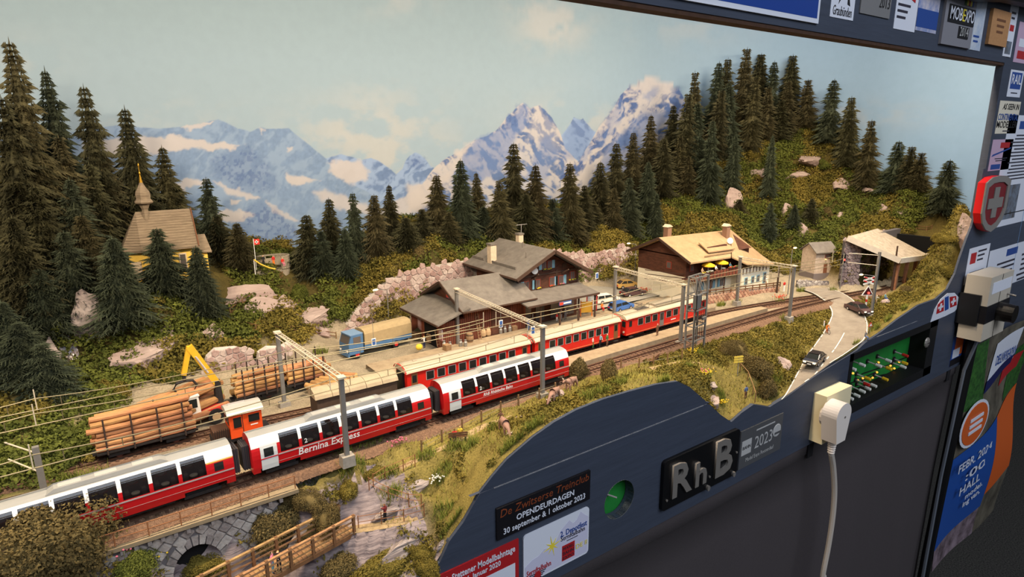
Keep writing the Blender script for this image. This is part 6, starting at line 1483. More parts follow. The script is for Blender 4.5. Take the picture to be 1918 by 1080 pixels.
# ================================================================== rock gallery over the tunnel mouth
gl = thing('tunnel_gallery', 'rock fall gallery with sloping concrete roof and timber props at the tunnel mouth', 'tunnel')
M_gst = [mat('gallery_stone_a', (160, 144, 138), rough=.9, c2=(126, 110, 106), vs=2, bump=.5, bs=5), mat('gallery_stone_b', (140, 122, 120), rough=.9, c2=(108, 92, 90), vs=2, bump=.5, bs=5)]
gA, gB, gC, gD = np.array([124.4, 60.0, 10.6]), np.array([131.5, 52.9, 6.3]), np.array([145.0, 52.9, 5.5]), np.array([140.0, 61.5, 10.6])
slab([gA, gB, gC, gD], .7, mat('gallery_concrete', (186, 170, 148), rough=.9, c2=(150, 134, 114), vs=1.2, bump=.3, bs=5), 'roof_slab', gl)
MB().bar(gA+[-.1, 0, -.3], gB+[-.1, -.1, -.3], .35, 1.1).build('roof_edge', mat('gallery_edge', (200, 186, 166), rough=.9, var=.1, vs=1), gl)
MB().bar(gB+[0, -.1, -.3], gC+[0, -.1, -.3], .35, 1.0).build('roof_edge', MATS['gallery_edge'], gl)
pw0, pw1 = np.array([124.4, 60.4, 0]), np.array([128.6, 58.9, 0]); uw = (pw1-pw0)/np.linalg.norm(pw1-pw0); LW = np.linalg.norm(pw1-pw0)
fg = lambda u, v, d: (pw0[0]+uw[0]*u+uw[1]*d, pw0[1]+uw[1]*u-uw[0]*d, v)
mb = MB(); mb.prism([fg(0, -.5, 0), fg(LW, -.5, 0), fg(LW, 8.3, 0), fg(0, 10.3, 0)], (1.2, 1.0, 0)); mb.build('portal_wall', M_mortg, gl)
masonry(gl, [(0, -.5), (LW, -.5), (LW, 8.2), (0, 10.2)], .95, .7, fg, M_gst, 23, .35, .035, .16)
mb = MB(); mb.bx(128, 148, 60.2, 61.2, -.5, 10); mb.build('inner_wall', M_mortg, gl)
fi = lambda u, v, d: (128.5+u, 60.2-d, v)
masonry(gl, [(0, -.4), (16, -.4), (16, 7), (0, 8)], 1.3, .9, fi, M_gst, 29, .35, .04, .14, 160)
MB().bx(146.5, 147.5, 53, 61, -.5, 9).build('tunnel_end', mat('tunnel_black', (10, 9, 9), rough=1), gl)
M_prop = mat('timber_prop', (146, 100, 72), rough=.85, var=.2, vs=2)
for x, l_ in ((132.4, 5.6), (136.4, 5.3), (140.4, 5.0), (144.2, 4.8)): MB().bar((x, 53.6, -.5), (x+.1, 53.4, l_), .55).build('prop', M_prop, gl)
# far side wing of rubble
fwg = lambda u, v, d: (143.5+u, 53.1-d+u*-.12, v)
wg = thing('wing_wall', 'pale rubble wing wall right of the tunnel props', 'wall'); wo = [(0, 0), (6.0, 2.5), (6.5, 6.8), (1.5, 5.4), (0, 5)]
mb = MB(); mb.prism([fwg(u, v, 0) for u, v in wo], (0, 1, 0)); mb.build('core', M_mortar, wg); masonry(wg, wo, .95, .7, fwg, M_st, 31, .35, .035, .15)

# ================================================================== chapel
M_yel = mat('chapel_yellow', (226, 186, 84), rough=.85, var=.08, vs=1.2)
M_shin = mat('wood_shingle', (150, 132, 108), rough=.9, c2=(116, 100, 82), vs=1.4, bump=.6, bs=3, stretch=(.5, .5, 5))
M_goldl = mat('gold_leaf', (226, 170, 60), rough=.3, metal=.8)
ch = thing('chapel', 'yellow chapel with shingled roof and onion turret among the spruces', 'church', (0, 0, 0))
zc0 = 9.8
apse = [(7.6, 100.4), (6.0, 101.6), (6.0, 104.4), (7.6, 105.6)]
wl = [(14.2, 100.4), (7.6, 100.4), (6.0, 101.6), (6.0, 104.4), (7.6, 105.6), (14.2, 105.6)]
MB().prism([(x, y, zc0) for x, y in wl], (0, 0, 5.6)).build('wall', M_yel, ch)
MB().prism([(14.2, 100.4, 15.4), (14.2, 105.6, 15.4), (14.2, 103, 20.0)], (-.4, 0, 0)).build('gable_end', M_yel, ch)
R0, R1 = (7.7, 103, 20.3), (14.7, 103, 20.3); ev = 15.1
for q in ([(7.5, 99.7, ev), (14.8, 99.7, ev), R1, R0], [(7.5, 106.3, ev), (14.8, 106.3, ev), R1, R0], [(7.5, 99.7, ev), (5.2, 101.3, ev), R0], [(5.2, 101.3, ev), (5.2, 104.7, ev), R0], [(5.2, 104.7, ev), (7.5, 106.3, ev), R0]):
    MB().prism(q, (0, 0, -.22)).build('roof_face', M_shin, ch)
courses = 15
for k in range(courses):                              # shingle courses on the front slope
    t0 = k/courses; a = np.array([7.5, 99.7, ev])*(1-t0)+np.array(R0)*t0; b = np.array([14.8, 99.7, ev])*(1-t0)+np.array(R1)*t0
    MB().bar(a+[0, -.02, .02], b+[0, -.02, .02], .08, .1).build('shingle_course', M_shin, ch)
for k in range(courses):
    t0 = k/courses; a = np.array([7.5, 99.7, ev])*(1-t0)+np.array(R0)*t0; b = np.array([5.2, 101.3, ev])*(1-t0)+np.array(R0)*t0
    if t0 < .95: MB().bar(a+[-.03, -.02, .02], b+[-.03, -.02, .02], .08, .1).build('shingle_course', M_shin, ch)
MB().bar((14.8, 99.7, ev), (14.8, 103, 20.3), .16, .3).build('barge_board', mat('weathered_board', (110, 72, 50), rough=.9), ch)
MB().bx(14.2, 16.0, 101, 104, zc0, 14.0).build('porch', M_yel, ch); slab([(14.6, 100.6, 14.2), (16.6, 100.6, 14.0), (16.2, 102.5, 16.4), (14.6, 102.5, 16.4)], .2, M_shin, 'porch_roof', ch)
tx, ty = 8.9, 102.6
MB().lathe([(.42, 18.2), (.42, 20.6), (.75, 21.4), (1.15, 21.5), (1.25, 21.7), (.95, 22.1), (1.0, 22.7), (.92, 23.1), (.55, 23.7), (.3, 24.2), (.18, 24.6)], (tx, ty, 0), n=8).build('turret', M_shin, ch)
MB().lathe([(.24, 24.4), (.12, 25.2), (.07, 25.5), (.16, 25.7), (.07, 25.9), (.05, 26.6), (.12, 26.8), (.03, 27.1)], (tx, ty, 0), n=8).build('finial', M_goldl, ch)
for x in (9.4, 12.6):
    f = MB(); f.bx(x-.5, x+.5, 100.3, 100.42, 11.4, 14.2); fo = f.build('window', M_plas, ch); MB().bx(x-.34, x+.34, 100.26, 100.34, 11.6, 14.0).build('pane', M_pane, fo)
f = MB(); f.box((6.75, 100.9, 12.2), (1.4, .15, 2.6), rotz(math.atan2(-1.2, 1.6))); fo = f.build('apse_window', M_plas, ch)

# ================================================================== lookout terrace
lk = thing('lookout_terrace', 'round grey lookout terrace with balustrade above the rocks', 'terrace')
lc = atY(508, 500, 105); cx_, cy_, cz_ = lc[0], 105.0, lc[2]
M_lk = mat('terrace_stone', (150, 138, 118), rough=.9, var=.15, vs=2)
pts = [(cx_-3.0, cy_+1.6)] + [(cx_+.4+2.6*math.cos(a), cy_+.2+1.6*math.sin(a)) for a in np.linspace(1.4, -1.2, 9)]
MB().prism([(x, y, cz_-1.5) for x, y in pts+[(cx_-3.0, cy_-.8)]], (0, 0, 1.2)).build('floor_slab', M_lk, lk)
for a, b in zip(pts[:-1], pts[1:]):
    MB().bar((a[0], a[1], cz_+1.75), (b[0], b[1], cz_+1.75), .3, .22).build('coping', M_lk, lk); MB().bar((a[0], a[1], cz_+.45), (b[0], b[1], cz_+.45), .3, 1.5).build('parapet', M_lk, lk)
    for k in range(3): p = (a[0]+(b[0]-a[0])*k/3, a[1]+(b[1]-a[1])*k/3); MB().bar((p[0], p[1], cz_+1.1), (p[0], p[1], cz_+1.75), .2).build('baluster', M_lk, lk)
fp = thing('flag_pole', 'flag pole with small red flag at the lookout', 'flag', atY(480, 500, 103)); MB().cyl((0, 0, -.5), (0, 0, 4.6), .05, n=6).build('pole', M_white, fp); MB().bx(0, .9, -.02, .02, 3.6, 4.5).build('flag', mat('flag_red', (206, 52, 44), rough=.8), fp)
MB().bx(.36, .54, -.03, -.02, 3.78, 4.32).build('flag_cross', M_white, fp); MB().bx(.18, .72, -.03, -.02, 3.96, 4.14).build('flag_cross', M_white, fp)
gp = thing('slide', 'yellow playground slide in front of the lookout', 'slide', atY(497, 502, 102)); MB().tube([(-1.6, 0, 1.6), (-.6, 0, .7), (.6, 0, 0), (1.5, -.2, -.3)], .12, n=6).build('chute', mat('slide_yellow', (236, 188, 60), rough=.5), gp); MB().cyl((-1.6, 0, -.8), (-1.6, 0, 1.6), .06, n=5).build('support', M_white, gp)
# ================================================================== figures
M_skin = mat('figure_skin', (226, 176, 142), rough=.7)
CLO = {n: mat('cloth_'+n, c, rough=.85) for n, c in dict(red=(196, 44, 36), blue=(52, 78, 150), navy=(40, 46, 74), white=(228, 224, 214), grey=(120, 116, 112), brown=(112, 78, 56), orange=(226, 120, 40), yellow=(224, 190, 60), green=(70, 110, 60), pink=(206, 120, 140), black=(34, 32, 34), teal=(120, 160, 168), tan=(180, 150, 112), maroon=(120, 44, 44), denim=(92, 110, 146)).items()}
HAIR = {n: mat('hair_'+n, c, rough=.8) for n, c in dict(dark=(52, 38, 30), fair=(206, 168, 100), grey=(176, 170, 160), brown=(104, 70, 44), hat=(214, 198, 160)).items()}
def skin_mesh(J, E, rad, root, sub=1):
    me = bpy.data.meshes.new('skeleton'); names = list(J); ix = {n: i for i, n in enumerate(names)}
    me.from_pydata([tuple(J[n]) for n in names], [(ix[a], ix[b]) for a, b in E], [])
    o = bpy.data.objects.new('skeleton', me); col.objects.link(o)
    md = o.modifiers.new('Skin', 'SKIN'); md.use_smooth_shade = True; md.branch_smoothing = .6
    sv = me.skin_vertices[0].data
    for n in names: r = rad[n]; sv[ix[n]].radius = (r, r) if not hasattr(r, '__len__') else r; sv[ix[n]].use_root = (n == root)
    s2 = o.modifiers.new('Sub', 'SUBSURF'); s2.levels = sub; s2.render_levels = sub
    dg = bpy.context.evaluated_depsgraph_get(); out = bpy.data.meshes.new_from_object(o.evaluated_get(dg)); bpy.data.objects.remove(o); bpy.data.meshes.remove(me)
    return out
def pose_joints(pose):
    J = dict(pelvis=(0, 0, .53), belly=(0, 0, .63), chest=(0, 0, .75), neck=(0, 0, .845), head=(0, -.008, .895), crown=(0, 0, .965),
             shL=(-.10, 0, .80), elL=(-.135, .01, .645), haL=(-.135, -.03, .50), shR=(.10, 0, .80), elR=(.135, .01, .645), haR=(.135, -.03, .50),
             hiL=(-.055, 0, .50), knL=(-.06, -.012, .27), anL=(-.06, .01, .045), toL=(-.065, -.085, .018), hiR=(.055, 0, .50), knR=(.06, -.012, .27), anR=(.06, .01, .045), toR=(.065, -.085, .018))
    def mv(**k):
        for n, d in k.items(): J[n] = tuple(a+b for a, b in zip(J[n], d))
    if pose == 'walk': mv(knL=(0, -.09, .02), anL=(0, -.11, 0), toL=(0, -.11, .02), knR=(0, .03, 0), anR=(0, .12, .03), toR=(0, .12, 0), elL=(0, .05, 0), haL=(0, .08, .02), elR=(0, -.04, 0), haR=(0, -.12, .05))
    if pose == 'reach': mv(elL=(.02, -.10, .10), haL=(.06, -.20, .20), elR=(-.02, -.10, .08), haR=(-.06, -.2, .16))
    if pose == 'wave': mv(elR=(.05, 0, .14), haR=(.06, -.04, .40))
    if pose == 'sit':
        mv(knL=(0, -.20, .21), anL=(0, -.21, .20), toL=(0, -.21, .2), knR=(0, -.20, .21), anR=(0, -.21, .20), toR=(0, -.21, .2), elL=(0, -.05, 0), haL=(.03, -.13, .08), elR=(0, -.05, 0), haR=(-.03, -.13, .08))
    if pose == 'cycle':
        mv(belly=(0, -.03, 0), chest=(0, -.10, -.03), neck=(0, -.15, -.05), head=(0, -.18, -.05), crown=(0, -.18, -.05), shL=(0, -.13, -.05), shR=(0, -.13, -.05), elL=(0, -.2, -.02), elR=(0, -.2, -.02), haL=(.02, -.28, .02), haR=(-.02, -.28, .02), knL=(0, -.14, .14), anL=(0, -.08, .14), toL=(0, -.08, .14), knR=(0, -.10, .02), anR=(0, -.06, .0), toR=(0, -.06, 0))
    return J
BE = [('pelvis', 'belly'), ('belly', 'chest'), ('chest', 'neck'), ('neck', 'head'), ('head', 'crown'), ('chest', 'shL'), ('shL', 'elL'), ('elL', 'haL'), ('chest', 'shR'), ('shR', 'elR'), ('elR', 'haR'), ('pelvis', 'hiL'), ('hiL', 'knL'), ('knL', 'anL'), ('anL', 'toL'), ('pelvis', 'hiR'), ('hiR', 'knR'), ('knR', 'anR'), ('anR', 'toR')]
BR_ = dict(pelvis=(.085, .06), belly=(.082, .056), chest=(.098, .062), neck=.03, head=.058, crown=.045, shL=.042, elL=.032, haL=.024, shR=.042, elR=.032, haR=.024, hiL=.06, knL=.042, anL=.028, toL=.024, hiR=.06, knR=.042, anR=.028, toR=.024)
POSES = {}
def person(p, rz, pose, top, leg, hair, label, group=None, h=2.0, skirt=False):
    if pose not in POSES: POSES[pose] = (skin_mesh(pose_joints(pose), BE, BR_, 'pelvis'), pose_joints(pose))
    base, J = POSES[pose]; me = base.copy(); me.materials.clear()
    for m in (CLO[top], CLO[leg], M_skin, HAIR[hair], CLO['black']): me.materials.append(m)
    reg = {('pelvis', 'belly'): 0, ('belly', 'chest'): 0, ('chest', 'neck'): 0, ('neck', 'head'): 2, ('head', 'crown'): 3, ('anL', 'toL'): 4, ('anR', 'toR'): 4, ('elL', 'haL'): 5, ('elR', 'haR'): 5, ('shL', 'elL'): 0, ('shR', 'elR'): 0, ('chest', 'shL'): 0, ('chest', 'shR'): 0}
    C_ = np.empty(len(me.polygons)*3); me.polygons.foreach_get('center', C_); C_ = C_.reshape(-1, 3); best = np.full(len(C_), 1e9); idx = np.zeros(len(C_), int)
    for (a, b) in BE:
        A, B = np.array(J[a]), np.array(J[b]); t = np.clip(((C_-A)@(B-A))/((B-A)@(B-A)), 0, 1); d = np.linalg.norm(C_-A-t[:, None]*(B-A), axis=1); r = reg.get((a, b), 1)
        k = d < best; best[k] = d[k]; idx[k] = np.where(t[k] > .72, 2, 0) if r == 5 else r
    hd = np.array(J['head']); face = (idx == 3) & (C_[:, 1] < hd[1]-.012) & (C_[:, 2] < hd[2]+.055); idx[face] = 2
    back = (idx == 2) & (C_[:, 2] > hd[2]-.03) & (C_[:, 1] > hd[1]+.015); idx[back] = 3
    idx[(idx == 0) & (C_[:, 2] < J['pelvis'][2]+.01) & (np.abs(C_[:, 0]) < .1)] = 1
    me.polygons.foreach_set('material_index', idx.astype(np.int32)); me.transform(Matrix.Scale(h, 4)); me.name = 'person'
    o = link('person', me, None, p, rz); return tag(o, label, 'person', group)
def gp(px, py, z=0):
    q = hit(px, py); q[2] = float(ground(q[0], q[1]))+.05; return q
R_ = math.radians
GP = 'figures on the island platform'; GS = 'figures at the station'
p_ = at(795, 652, .25); person(p_, R_(200), 'reach', 'white', 'navy', 'fair', 'worker in blue overalls handling a yellow bundle by the truck', GS)
tb = thing('sack_bundle', 'yellow bundle held by the worker beside the truck', 'sack', (p_[0]-.9, p_[1]-.1, .25)); MB().ell((0, 0, .45), (.55, .4, .5)).build('sack', CLO['yellow'], tb); MB().ell((0, 0, .95), (.15, .15, .12)).build('knot', CLO['tan'], tb)
person(at(990, 618, .25), R_(20), 'stand', 'blue', 'denim', 'dark', 'person in blue clothes beside the freight shed doors', GS)
person(at(1043, 602, .25), R_(-10), 'stand', 'red', 'white', 'dark', 'child in red top waiting under the canopy', GS, 1.5)
person(at(1051, 600, .25), R_(30), 'stand', 'black', 'grey', 'brown', 'person in black coat behind the child in red', GS)
person(at(1059, 598, .25), R_(-40), 'walk', 'grey', 'grey', 'grey', 'person in grey walking under the canopy', GS)
person(at(1085, 592, .25), R_(60), 'stand', 'red', 'maroon', 'brown', 'person in red reading the orange notice board', GS)
person(at(1127, 586, .25), R_(0), 'sit', 'orange', 'red', 'brown', 'person in orange sitting beside the blue car', GS)
for (px, py, rz, po, t_, l_, h_, lb) in [(1092, 652, -60, 'reach', 'tan', 'grey', 'fair', 'person with outstretched arm at the end of the platform'), (1111, 652, 20, 'stand', 'white', 'green', 'fair', 'person in white and green in front of the old coach'), (1124, 649, -30, 'walk', 'teal', 'black', 'grey', 'person in teal leaning forward on the platform'), (1137, 648, 15, 'stand', 'green', 'brown', 'hat', 'person with pale hat and green bag on the platform'),
                                     (1231, 628, 180, 'stand', 'brown', 'brown', 'grey', 'person in brown coat seen from behind by the motor coach'), (1274, 616, 30, 'wave', 'orange', 'red', 'dark', 'railway worker in orange raising an arm beside the switch tower')]:
    person(at(px, py, .25), R_(rz), po, t_, l_, h_, lb, GP)
person(gp(938, 800, -.3), R_(160), 'walk', 'brown', 'brown', 'brown', 'walker in brown on the meadow beside the cow', 'walkers')
person(gp(1396, 748, -4.5), R_(170), 'stand', 'denim', 'brown', 'dark', 'hiker in grey shirt coming up the footpath steps', 'walkers')
person(gp(722, 978, -5), R_(210), 'wave', 'maroon', 'black', 'brown', 'hiker in dark clothes at the lowest path fence', 'walkers')
p_ = wb.matrix_world if False else None
def on_bridge(px, py): return at(px, py, -4.9)
person(on_bridge(512, 1072), R_(60), 'stand', 'pink', 'teal', 'dark', 'person in pink shirt on the wooden footbridge', 'walkers', 2.1)
person(on_bridge(524, 1066), R_(-40), 'reach', 'black', 'black', 'fair', 'person in black bending beside the pink shirt on the footbridge', 'walkers', 1.9)
person(gp(1640, 572, -.4), R_(40), 'reach', 'white', 'tan', 'hat', 'photographer in pale clothes near the level crossing', 'walkers')
person(gp(1656, 568, -.4), R_(0), 'sit', 'teal', 'blue', 'brown', 'person in blue sitting by the boulder', 'walkers')
person(gp(1618, 650, -2), R_(0), 'sit', 'grey', 'denim', 'brown', 'person sitting in the grass beside the road edge', 'walkers')
for (px, py, Y, t_, l_, po, lb) in [(494, 496, 104.6, 'black', 'black', 'stand', 'person in black at the lookout balustrade'), (513, 496, 104.4, 'red', 'orange', 'stand', 'person in red at the lookout balustrade'), (530, 500, 103.2, 'red', 'pink', 'sit', 'person in red sitting below the lookout curve'), (1592, 340, 86, 'pink', 'orange', 'reach', 'climber in orange at the end of the cliff fence')]:
    p_ = hit(px, py+10) if px > 1000 else atY(px, py, Y); person(p_-np.array([0, 0, .3]), R_(20), po, t_, l_, 'brown', lb, 'figures up on the hills')
for (px, x, t_, lb) in [(0, 97.6, 'white', 'guest in white between the two parasols'), (0, 93.6, 'tan', 'guest at the balcony rail near the gable'), (0, 102, 'teal', 'guest in teal at the wing end of the balcony')]:
    person((x, 70.6, 4.6), R_(0), 'sit', t_, 'brown', 'brown', lb, 'restaurant guests', 2.0)
person((110.5, 68.0, 1.0), R_(20), 'wave', 'white', 'tan', 'fair', 'person in white on the garden terrace of the restaurant', 'restaurant guests')
# cyclist
cp = at(1548, 625, -2.7); cy = thing('bicycle', 'bicycle ridden by the orange cyclist on the road', 'bicycle', (cp[0], cp[1], cp[2]+.12), R_(-30))
for y in (-.62, .62):
    m = MB()
    for k in range(14):
        a0, a1 = 2*math.pi*k/14, 2*math.pi*(k+1)/14; m.cyl((0, y+.38*math.cos(a0), .38+.38*math.sin(a0)), (0, y+.38*math.cos(a1), .38+.38*math.sin(a1)), .035, n=4, caps=False)
    m.build('wheel', M_black, cy)
m = MB(); m.cyl((0, -.62, .38), (0, -.45, 1.0), .03, n=4); m.cyl((0, -.45, .95), (0, .2, .9), .03, n=4); m.cyl((0, .2, .95), (0, 0, .38), .03, n=4); m.cyl((0, 0, .38), (0, .62, .38), .03, n=4); m.cyl((0, -.45, .9), (0, 0, .38), .03, n=4); m.build('frame', CLO['blue'], cy)
MB().cyl((-.22, -.5, 1.05), (.22, -.5, 1.05), .03, n=4).build('handlebar', M_black, cy); MB().box((0, .22, .98), (.16, .3, .06)).build('saddle', M_black, cy)
person((cp[0], cp[1]+.1, cp[2]+.08), R_(-30), 'cycle', 'orange', 'orange', 'hat', 'cyclist in orange clothes riding uphill beside the scrub', 'walkers', 1.95)
# couple on bench
def bench(p, rz, label, m=None):
    t = thing('bench', label, 'bench', p, rz)
    for k in range(3): MB().bx(-1.0, 1.0, -.3+k*.2, -.14+k*.2, .5, .56).build('seat_slat', m or M_frail, t)
    for k in range(2): MB().bx(-1.0, 1.0, .3, .36, .7+k*.25, .9+k*.25).build('back_slat', m or M_frail, t)
    for x in (-.8, .8): MB().bx(x-.08, x+.08, -.25, .36, 0, .5).build('leg', M_dark, t)
bp_ = gp(858, 826, -1); bench(bp_, R_(155), 'brown bench with two people beside the meadow path')
person((bp_[0]-.4, bp_[1], bp_[2]-.42), R_(155), 'sit', 'red', 'denim', 'brown', 'person in red sitting on the meadow bench', 'walkers'); person((bp_[0]+.4, bp_[1]+.2, bp_[2]-.42), R_(155), 'sit', 'yellow', 'tan', 'fair', 'person in yellow sitting on the meadow bench', 'walkers')
bench(gp(1225, 680, 0), R_(200), 'empty brown bench near the pasture posts')

# ================================================================== cows
def cow_mesh(graze):
    J = dict(rump=(.42, 0, .62), mid=(0, 0, .62), chest=(-.38, 0, .63), neck=(-.58, 0, .70 if not graze else .52), head=(-.76, 0, .80 if not graze else .26), muz=(-.92, 0, .72 if not graze else .12), tail=(.52, 0, .70), tl2=(.58, 0, .40), tl3=(.58, 0, .20))
    E = [('rump', 'mid'), ('mid', 'chest'), ('chest', 'neck'), ('neck', 'head'), ('head', 'muz'), ('rump', 'tail'), ('tail', 'tl2'), ('tl2', 'tl3')]; rad = dict(rump=(.19, .2), mid=(.22, .23), chest=(.19, .21), neck=(.10, .13), head=(.085, .09), muz=.055, tail=.03, tl2=.018, tl3=.03)
    for sx, sy, a in ((-.34, -.12, 'fl'), (-.34, .12, 'fr'), (.40, -.12, 'bl'), (.40, .12, 'br')):
        bk = .05 if a[0] == 'b' else 0
        J[a+'1'] = (sx, sy, .46); J[a+'2'] = (sx+bk, sy, .25); J[a+'3'] = (sx+bk*.3, sy, .02); E += [(('chest' if a[0] == 'f' else 'rump'), a+'1'), (a+'1', a+'2'), (a+'2', a+'3')]
        rad[a+'1'] = .085 if a[0] == 'f' else .11; rad[a+'2'] = .05; rad[a+'3'] = .042
    return skin_mesh(J, E, rad, 'mid'), J
M_cow = mat('cow_hide', (170, 132, 112), rough=.85, c2=(132, 98, 84), vs=1.4); M_horn = mat('cow_horn', (226, 214, 190), rough=.6)
for (px, py, z, rz, gz, lb) in [(1038, 752, .4, 25, True, 'brown grey cow grazing towards the flat rock'), (1070, 730, .4, 15, False, 'brown grey cow half hidden behind the grazing one'), (945, 812, -.4, 75, True, 'brown grey cow grazing towards the viewer beside the walker')]:
    me, J = cow_mesh(gz); me = me.copy(); me.materials.clear(); me.materials.append(M_cow); me.transform(Matrix.Scale(2.05, 4)); me.name = 'cow'
    o = link('cow', me, None, gp(px, py, z), R_(rz)); tag(o, lb, 'cow', 'cows on the front meadow'); h = np.array(J['head'])*2.05
    for sd in (-1, 1):
        MB().tube([(h[0]+.08, sd*.12, h[2]+.14), (h[0]+.05, sd*.3, h[2]+.24), (h[0]-.02, sd*.32, h[2]+.38)], [.045, .035, .015], n=5).build('horn', M_horn, o); MB().ell((h[0]+.1, sd*.26, h[2]+.06), (.06, .13, .05), 6, 4).build('ear', M_cow, o)

# ================================================================== road vehicles
M_tyre = mat('tyre', (28, 26, 26), rough=.85)
def wheel(t, x, y, r, w=.28, hub=None):
    o = MB().cyl((x, y-w/2, r), (x, y+w/2, r), r, n=14).build('wheel', M_tyre, t); MB().cyl((x, y-w/2-.02, r), (x, y+w/2+.02, r), r*.55, n=10).build('hub', hub or M_silver, o)
def car(p, rz, body, label, rear=False, group='cars', L=5.0, est=False):
    t = thing('car', label, 'car', p, rz, group); h = L/2; W = 1.0
    sp = [(-h, .35), (-h, .75), (-h+.12, .92), (-h+1.3, 1.05), (h-.9, 1.08), (h-.05, .98), (h, .7), (h, .35)]
    m = MB(); n = len(sp)
    for a, b in ((W, 0), ): pass
    rows = [[(x, y*(1 if z > .5 else .94), z) for y in (-W*.93, -W, -W, W, W, W*.93)] for x, z in sp]
    m.prism([(x, -W, z) for x, z in sp], (0, 2*W, 0)); bo = m.build('body', body, t)
    xa, xb, xc, xd = -h+1.15, -h+2.0, h-1.35 if not est else h-.35, h-.55 if not est else h-.1
    g = MB(); g.add([(xa, -W*.9, 1.03), (xd, -W*.9, 1.05), (xc, -W*.74, 1.58), (xb, -W*.74, 1.58), (xa, W*.9, 1.03), (xd, W*.9, 1.05), (xc, W*.74, 1.58), (xb, W*.74, 1.58)], [(0, 1, 2, 3), (7, 6, 5, 4), (0, 3, 7, 4), (1, 5, 6, 2), (3, 2, 6, 7)]); g.build('window_glass', M_glassb, t)
    r = MB(); r.prism([(xb-.05, -W*.76, 1.58), (xc+.05, -W*.76, 1.58), (xc+.05, W*.76, 1.58), (xb-.05, W*.76, 1.58)], (0, 0, .07)); r.build('roof', body, t)
    for sd in (-1, 1):
        for x0, x1 in ((xa, xb), ((xb+xc)/2, (xb+xc)/2), (xd, xc)): MB().bar((x0, sd*W*.91, 1.04), (x1, sd*W*.75, 1.6), .08).build('pillar', body, t)
        wheel(t, -h+1.0, sd*W*.92, .36, .25); wheel(t, h-1.05, sd*W*.92, .36, .25)
        MB().box((-h-.01, sd*W*.68, .72), (.08, .42, .22)).build('headlight', mat('headlight', (240, 234, 214), rough=.2, emit=((255, 236, 190), 1.2)), t); MB().box((h+.01, sd*W*.7, .78), (.08, .42, .22)).build('tail_light', mat('tail_light', (190, 24, 20), rough=.3), t)
        MB().box((xa+.35, sd*(W+.1), 1.1), (.14, .22, .14)).build('mirror', body, t)
    MB().bx(-h-.06, -h+.1, -W*.95, W*.95, .35, .52).build('bumper', M_dark, t); MB().bx(h-.1, h+.06, -W*.95, W*.95, .35, .55).build('bumper', M_dark, t)
    for x in (-h-.07, h+.07): MB().box((x, 0, .62 if x > 0 else .5), (.03, .55, .14)).build('number_plate', M_white, t)
    return t
M_carblk = mat('car_black', (36, 30, 34), rough=.25, spec=.6, coat=.5); M_carbr = mat('car_umber', (84, 60, 58), rough=.3, coat=.4); M_carbl = mat('car_blue', (66, 110, 176), rough=.35, coat=.3); M_carwh = mat('car_white', (220, 214, 200), rough=.4); M_cary = mat('car_ochre', (206, 164, 92), rough=.5)
def on_road(px, py, z): p = at(px, py, z); p[2] = z+.1; return p
tdir = math.atan2(MID[14][1]-MID[8][1], MID[14][0]-MID[8][0])
car(on_road(1525, 680, -3.9), tdir, M_carblk, 'black saloon car driving down the road with lit headlamps')
car(on_road(1607, 585, -1.05), math.atan2(2.2, 1.0)+math.pi+math.pi, M_carbr, 'dark umber car seen from behind driving to the level crossing')
bpos = at(1163, 580, .05); car(bpos, R_(185), M_carbl, 'blue estate car parked beside the station canopy', est=True)
wpos = at(1142, 568, .05); car((wpos[0], wpos[1]+1, .05), R_(170), M_carwh, 'white car parked behind the blue estate car', est=True)
ca = at(1185, 553, .05); car(ca, R_(170), M_carbr, 'maroon car parked on the square by the flower bed'); cb = at(1180, 540, .05); car((cb[0], cb[1]+1, .05), R_(165), M_cary, 'ochre car parked behind the maroon car')
# truck
pa_, pb_ = at(652, 672, 0), at(768, 640, 0); ang = math.atan2(pb_[1]-pa_[1], pb_[0]-pa_[0])
tr = thing('truck', 'blue lorry with beige canvas cover parked by the stone wall', 'truck', (pa_[0], pa_[1]+1.2, -.25), ang)
M_trb = mat('truck_blue', (76, 110, 146), rough=.5, var=.06, vs=2); M_canv = mat('truck_canvas', (164, 142, 104), rough=.9, var=.1, vs=1.5)
MB().prism([(0, -1.35, .7), (2.3, -1.35, .7), (2.3, -1.35, 3.5), (.45, -1.35, 3.5), (0, -1.35, 2.2)], (0, 2.7, 0)).build('cab', M_trb, tr)
MB().prism([(.12, -1.15, 2.25), (.48, -1.15, 3.3), (.48, 1.15, 3.3), (.12, 1.15, 2.25)], (-.12, 0, .03)).build('windscreen', M_pane, tr)
for sd in (-1, 1): MB().bx(.75, 1.9, sd*1.36-.02, sd*1.36+.02, 2.2, 3.2).build('cab_window', M_pane, tr)
MB().bx(.3, 2.35, -1.3, 1.3, 3.5, 3.62).build('cab_roof', mat('truck_roof', (116, 140, 166), rough=.5), tr)
MB().bx(2.5, 10.6, -1.35, 1.35, 1.0, 1.75).build('load_bed', M_trb, tr)
cv = [(-1.38, 1.7), (-1.38, 3.3), (-1.15, 3.75), (-.5, 3.95), (.5, 3.95), (1.15, 3.75), (1.38, 3.3), (1.38, 1.7)]
m = MB(); m.grid([[(x, y, z) for y, z in cv] for x in (2.55, 4.5, 6.5, 8.5, 10.6)])
for x in (2.55, 10.6): m.add([(x, y, z) for y, z in cv], [tuple(range(8))])
m.build('canvas_cover', M_canv, tr)
MB().bx(.2, 10.4, -.6, .6, .5, 1.0).build('chassis', M_dark, tr); MB().bx(-.15, .1, -1.3, 1.3, .45, .9).build('bumper', M_trb, tr)
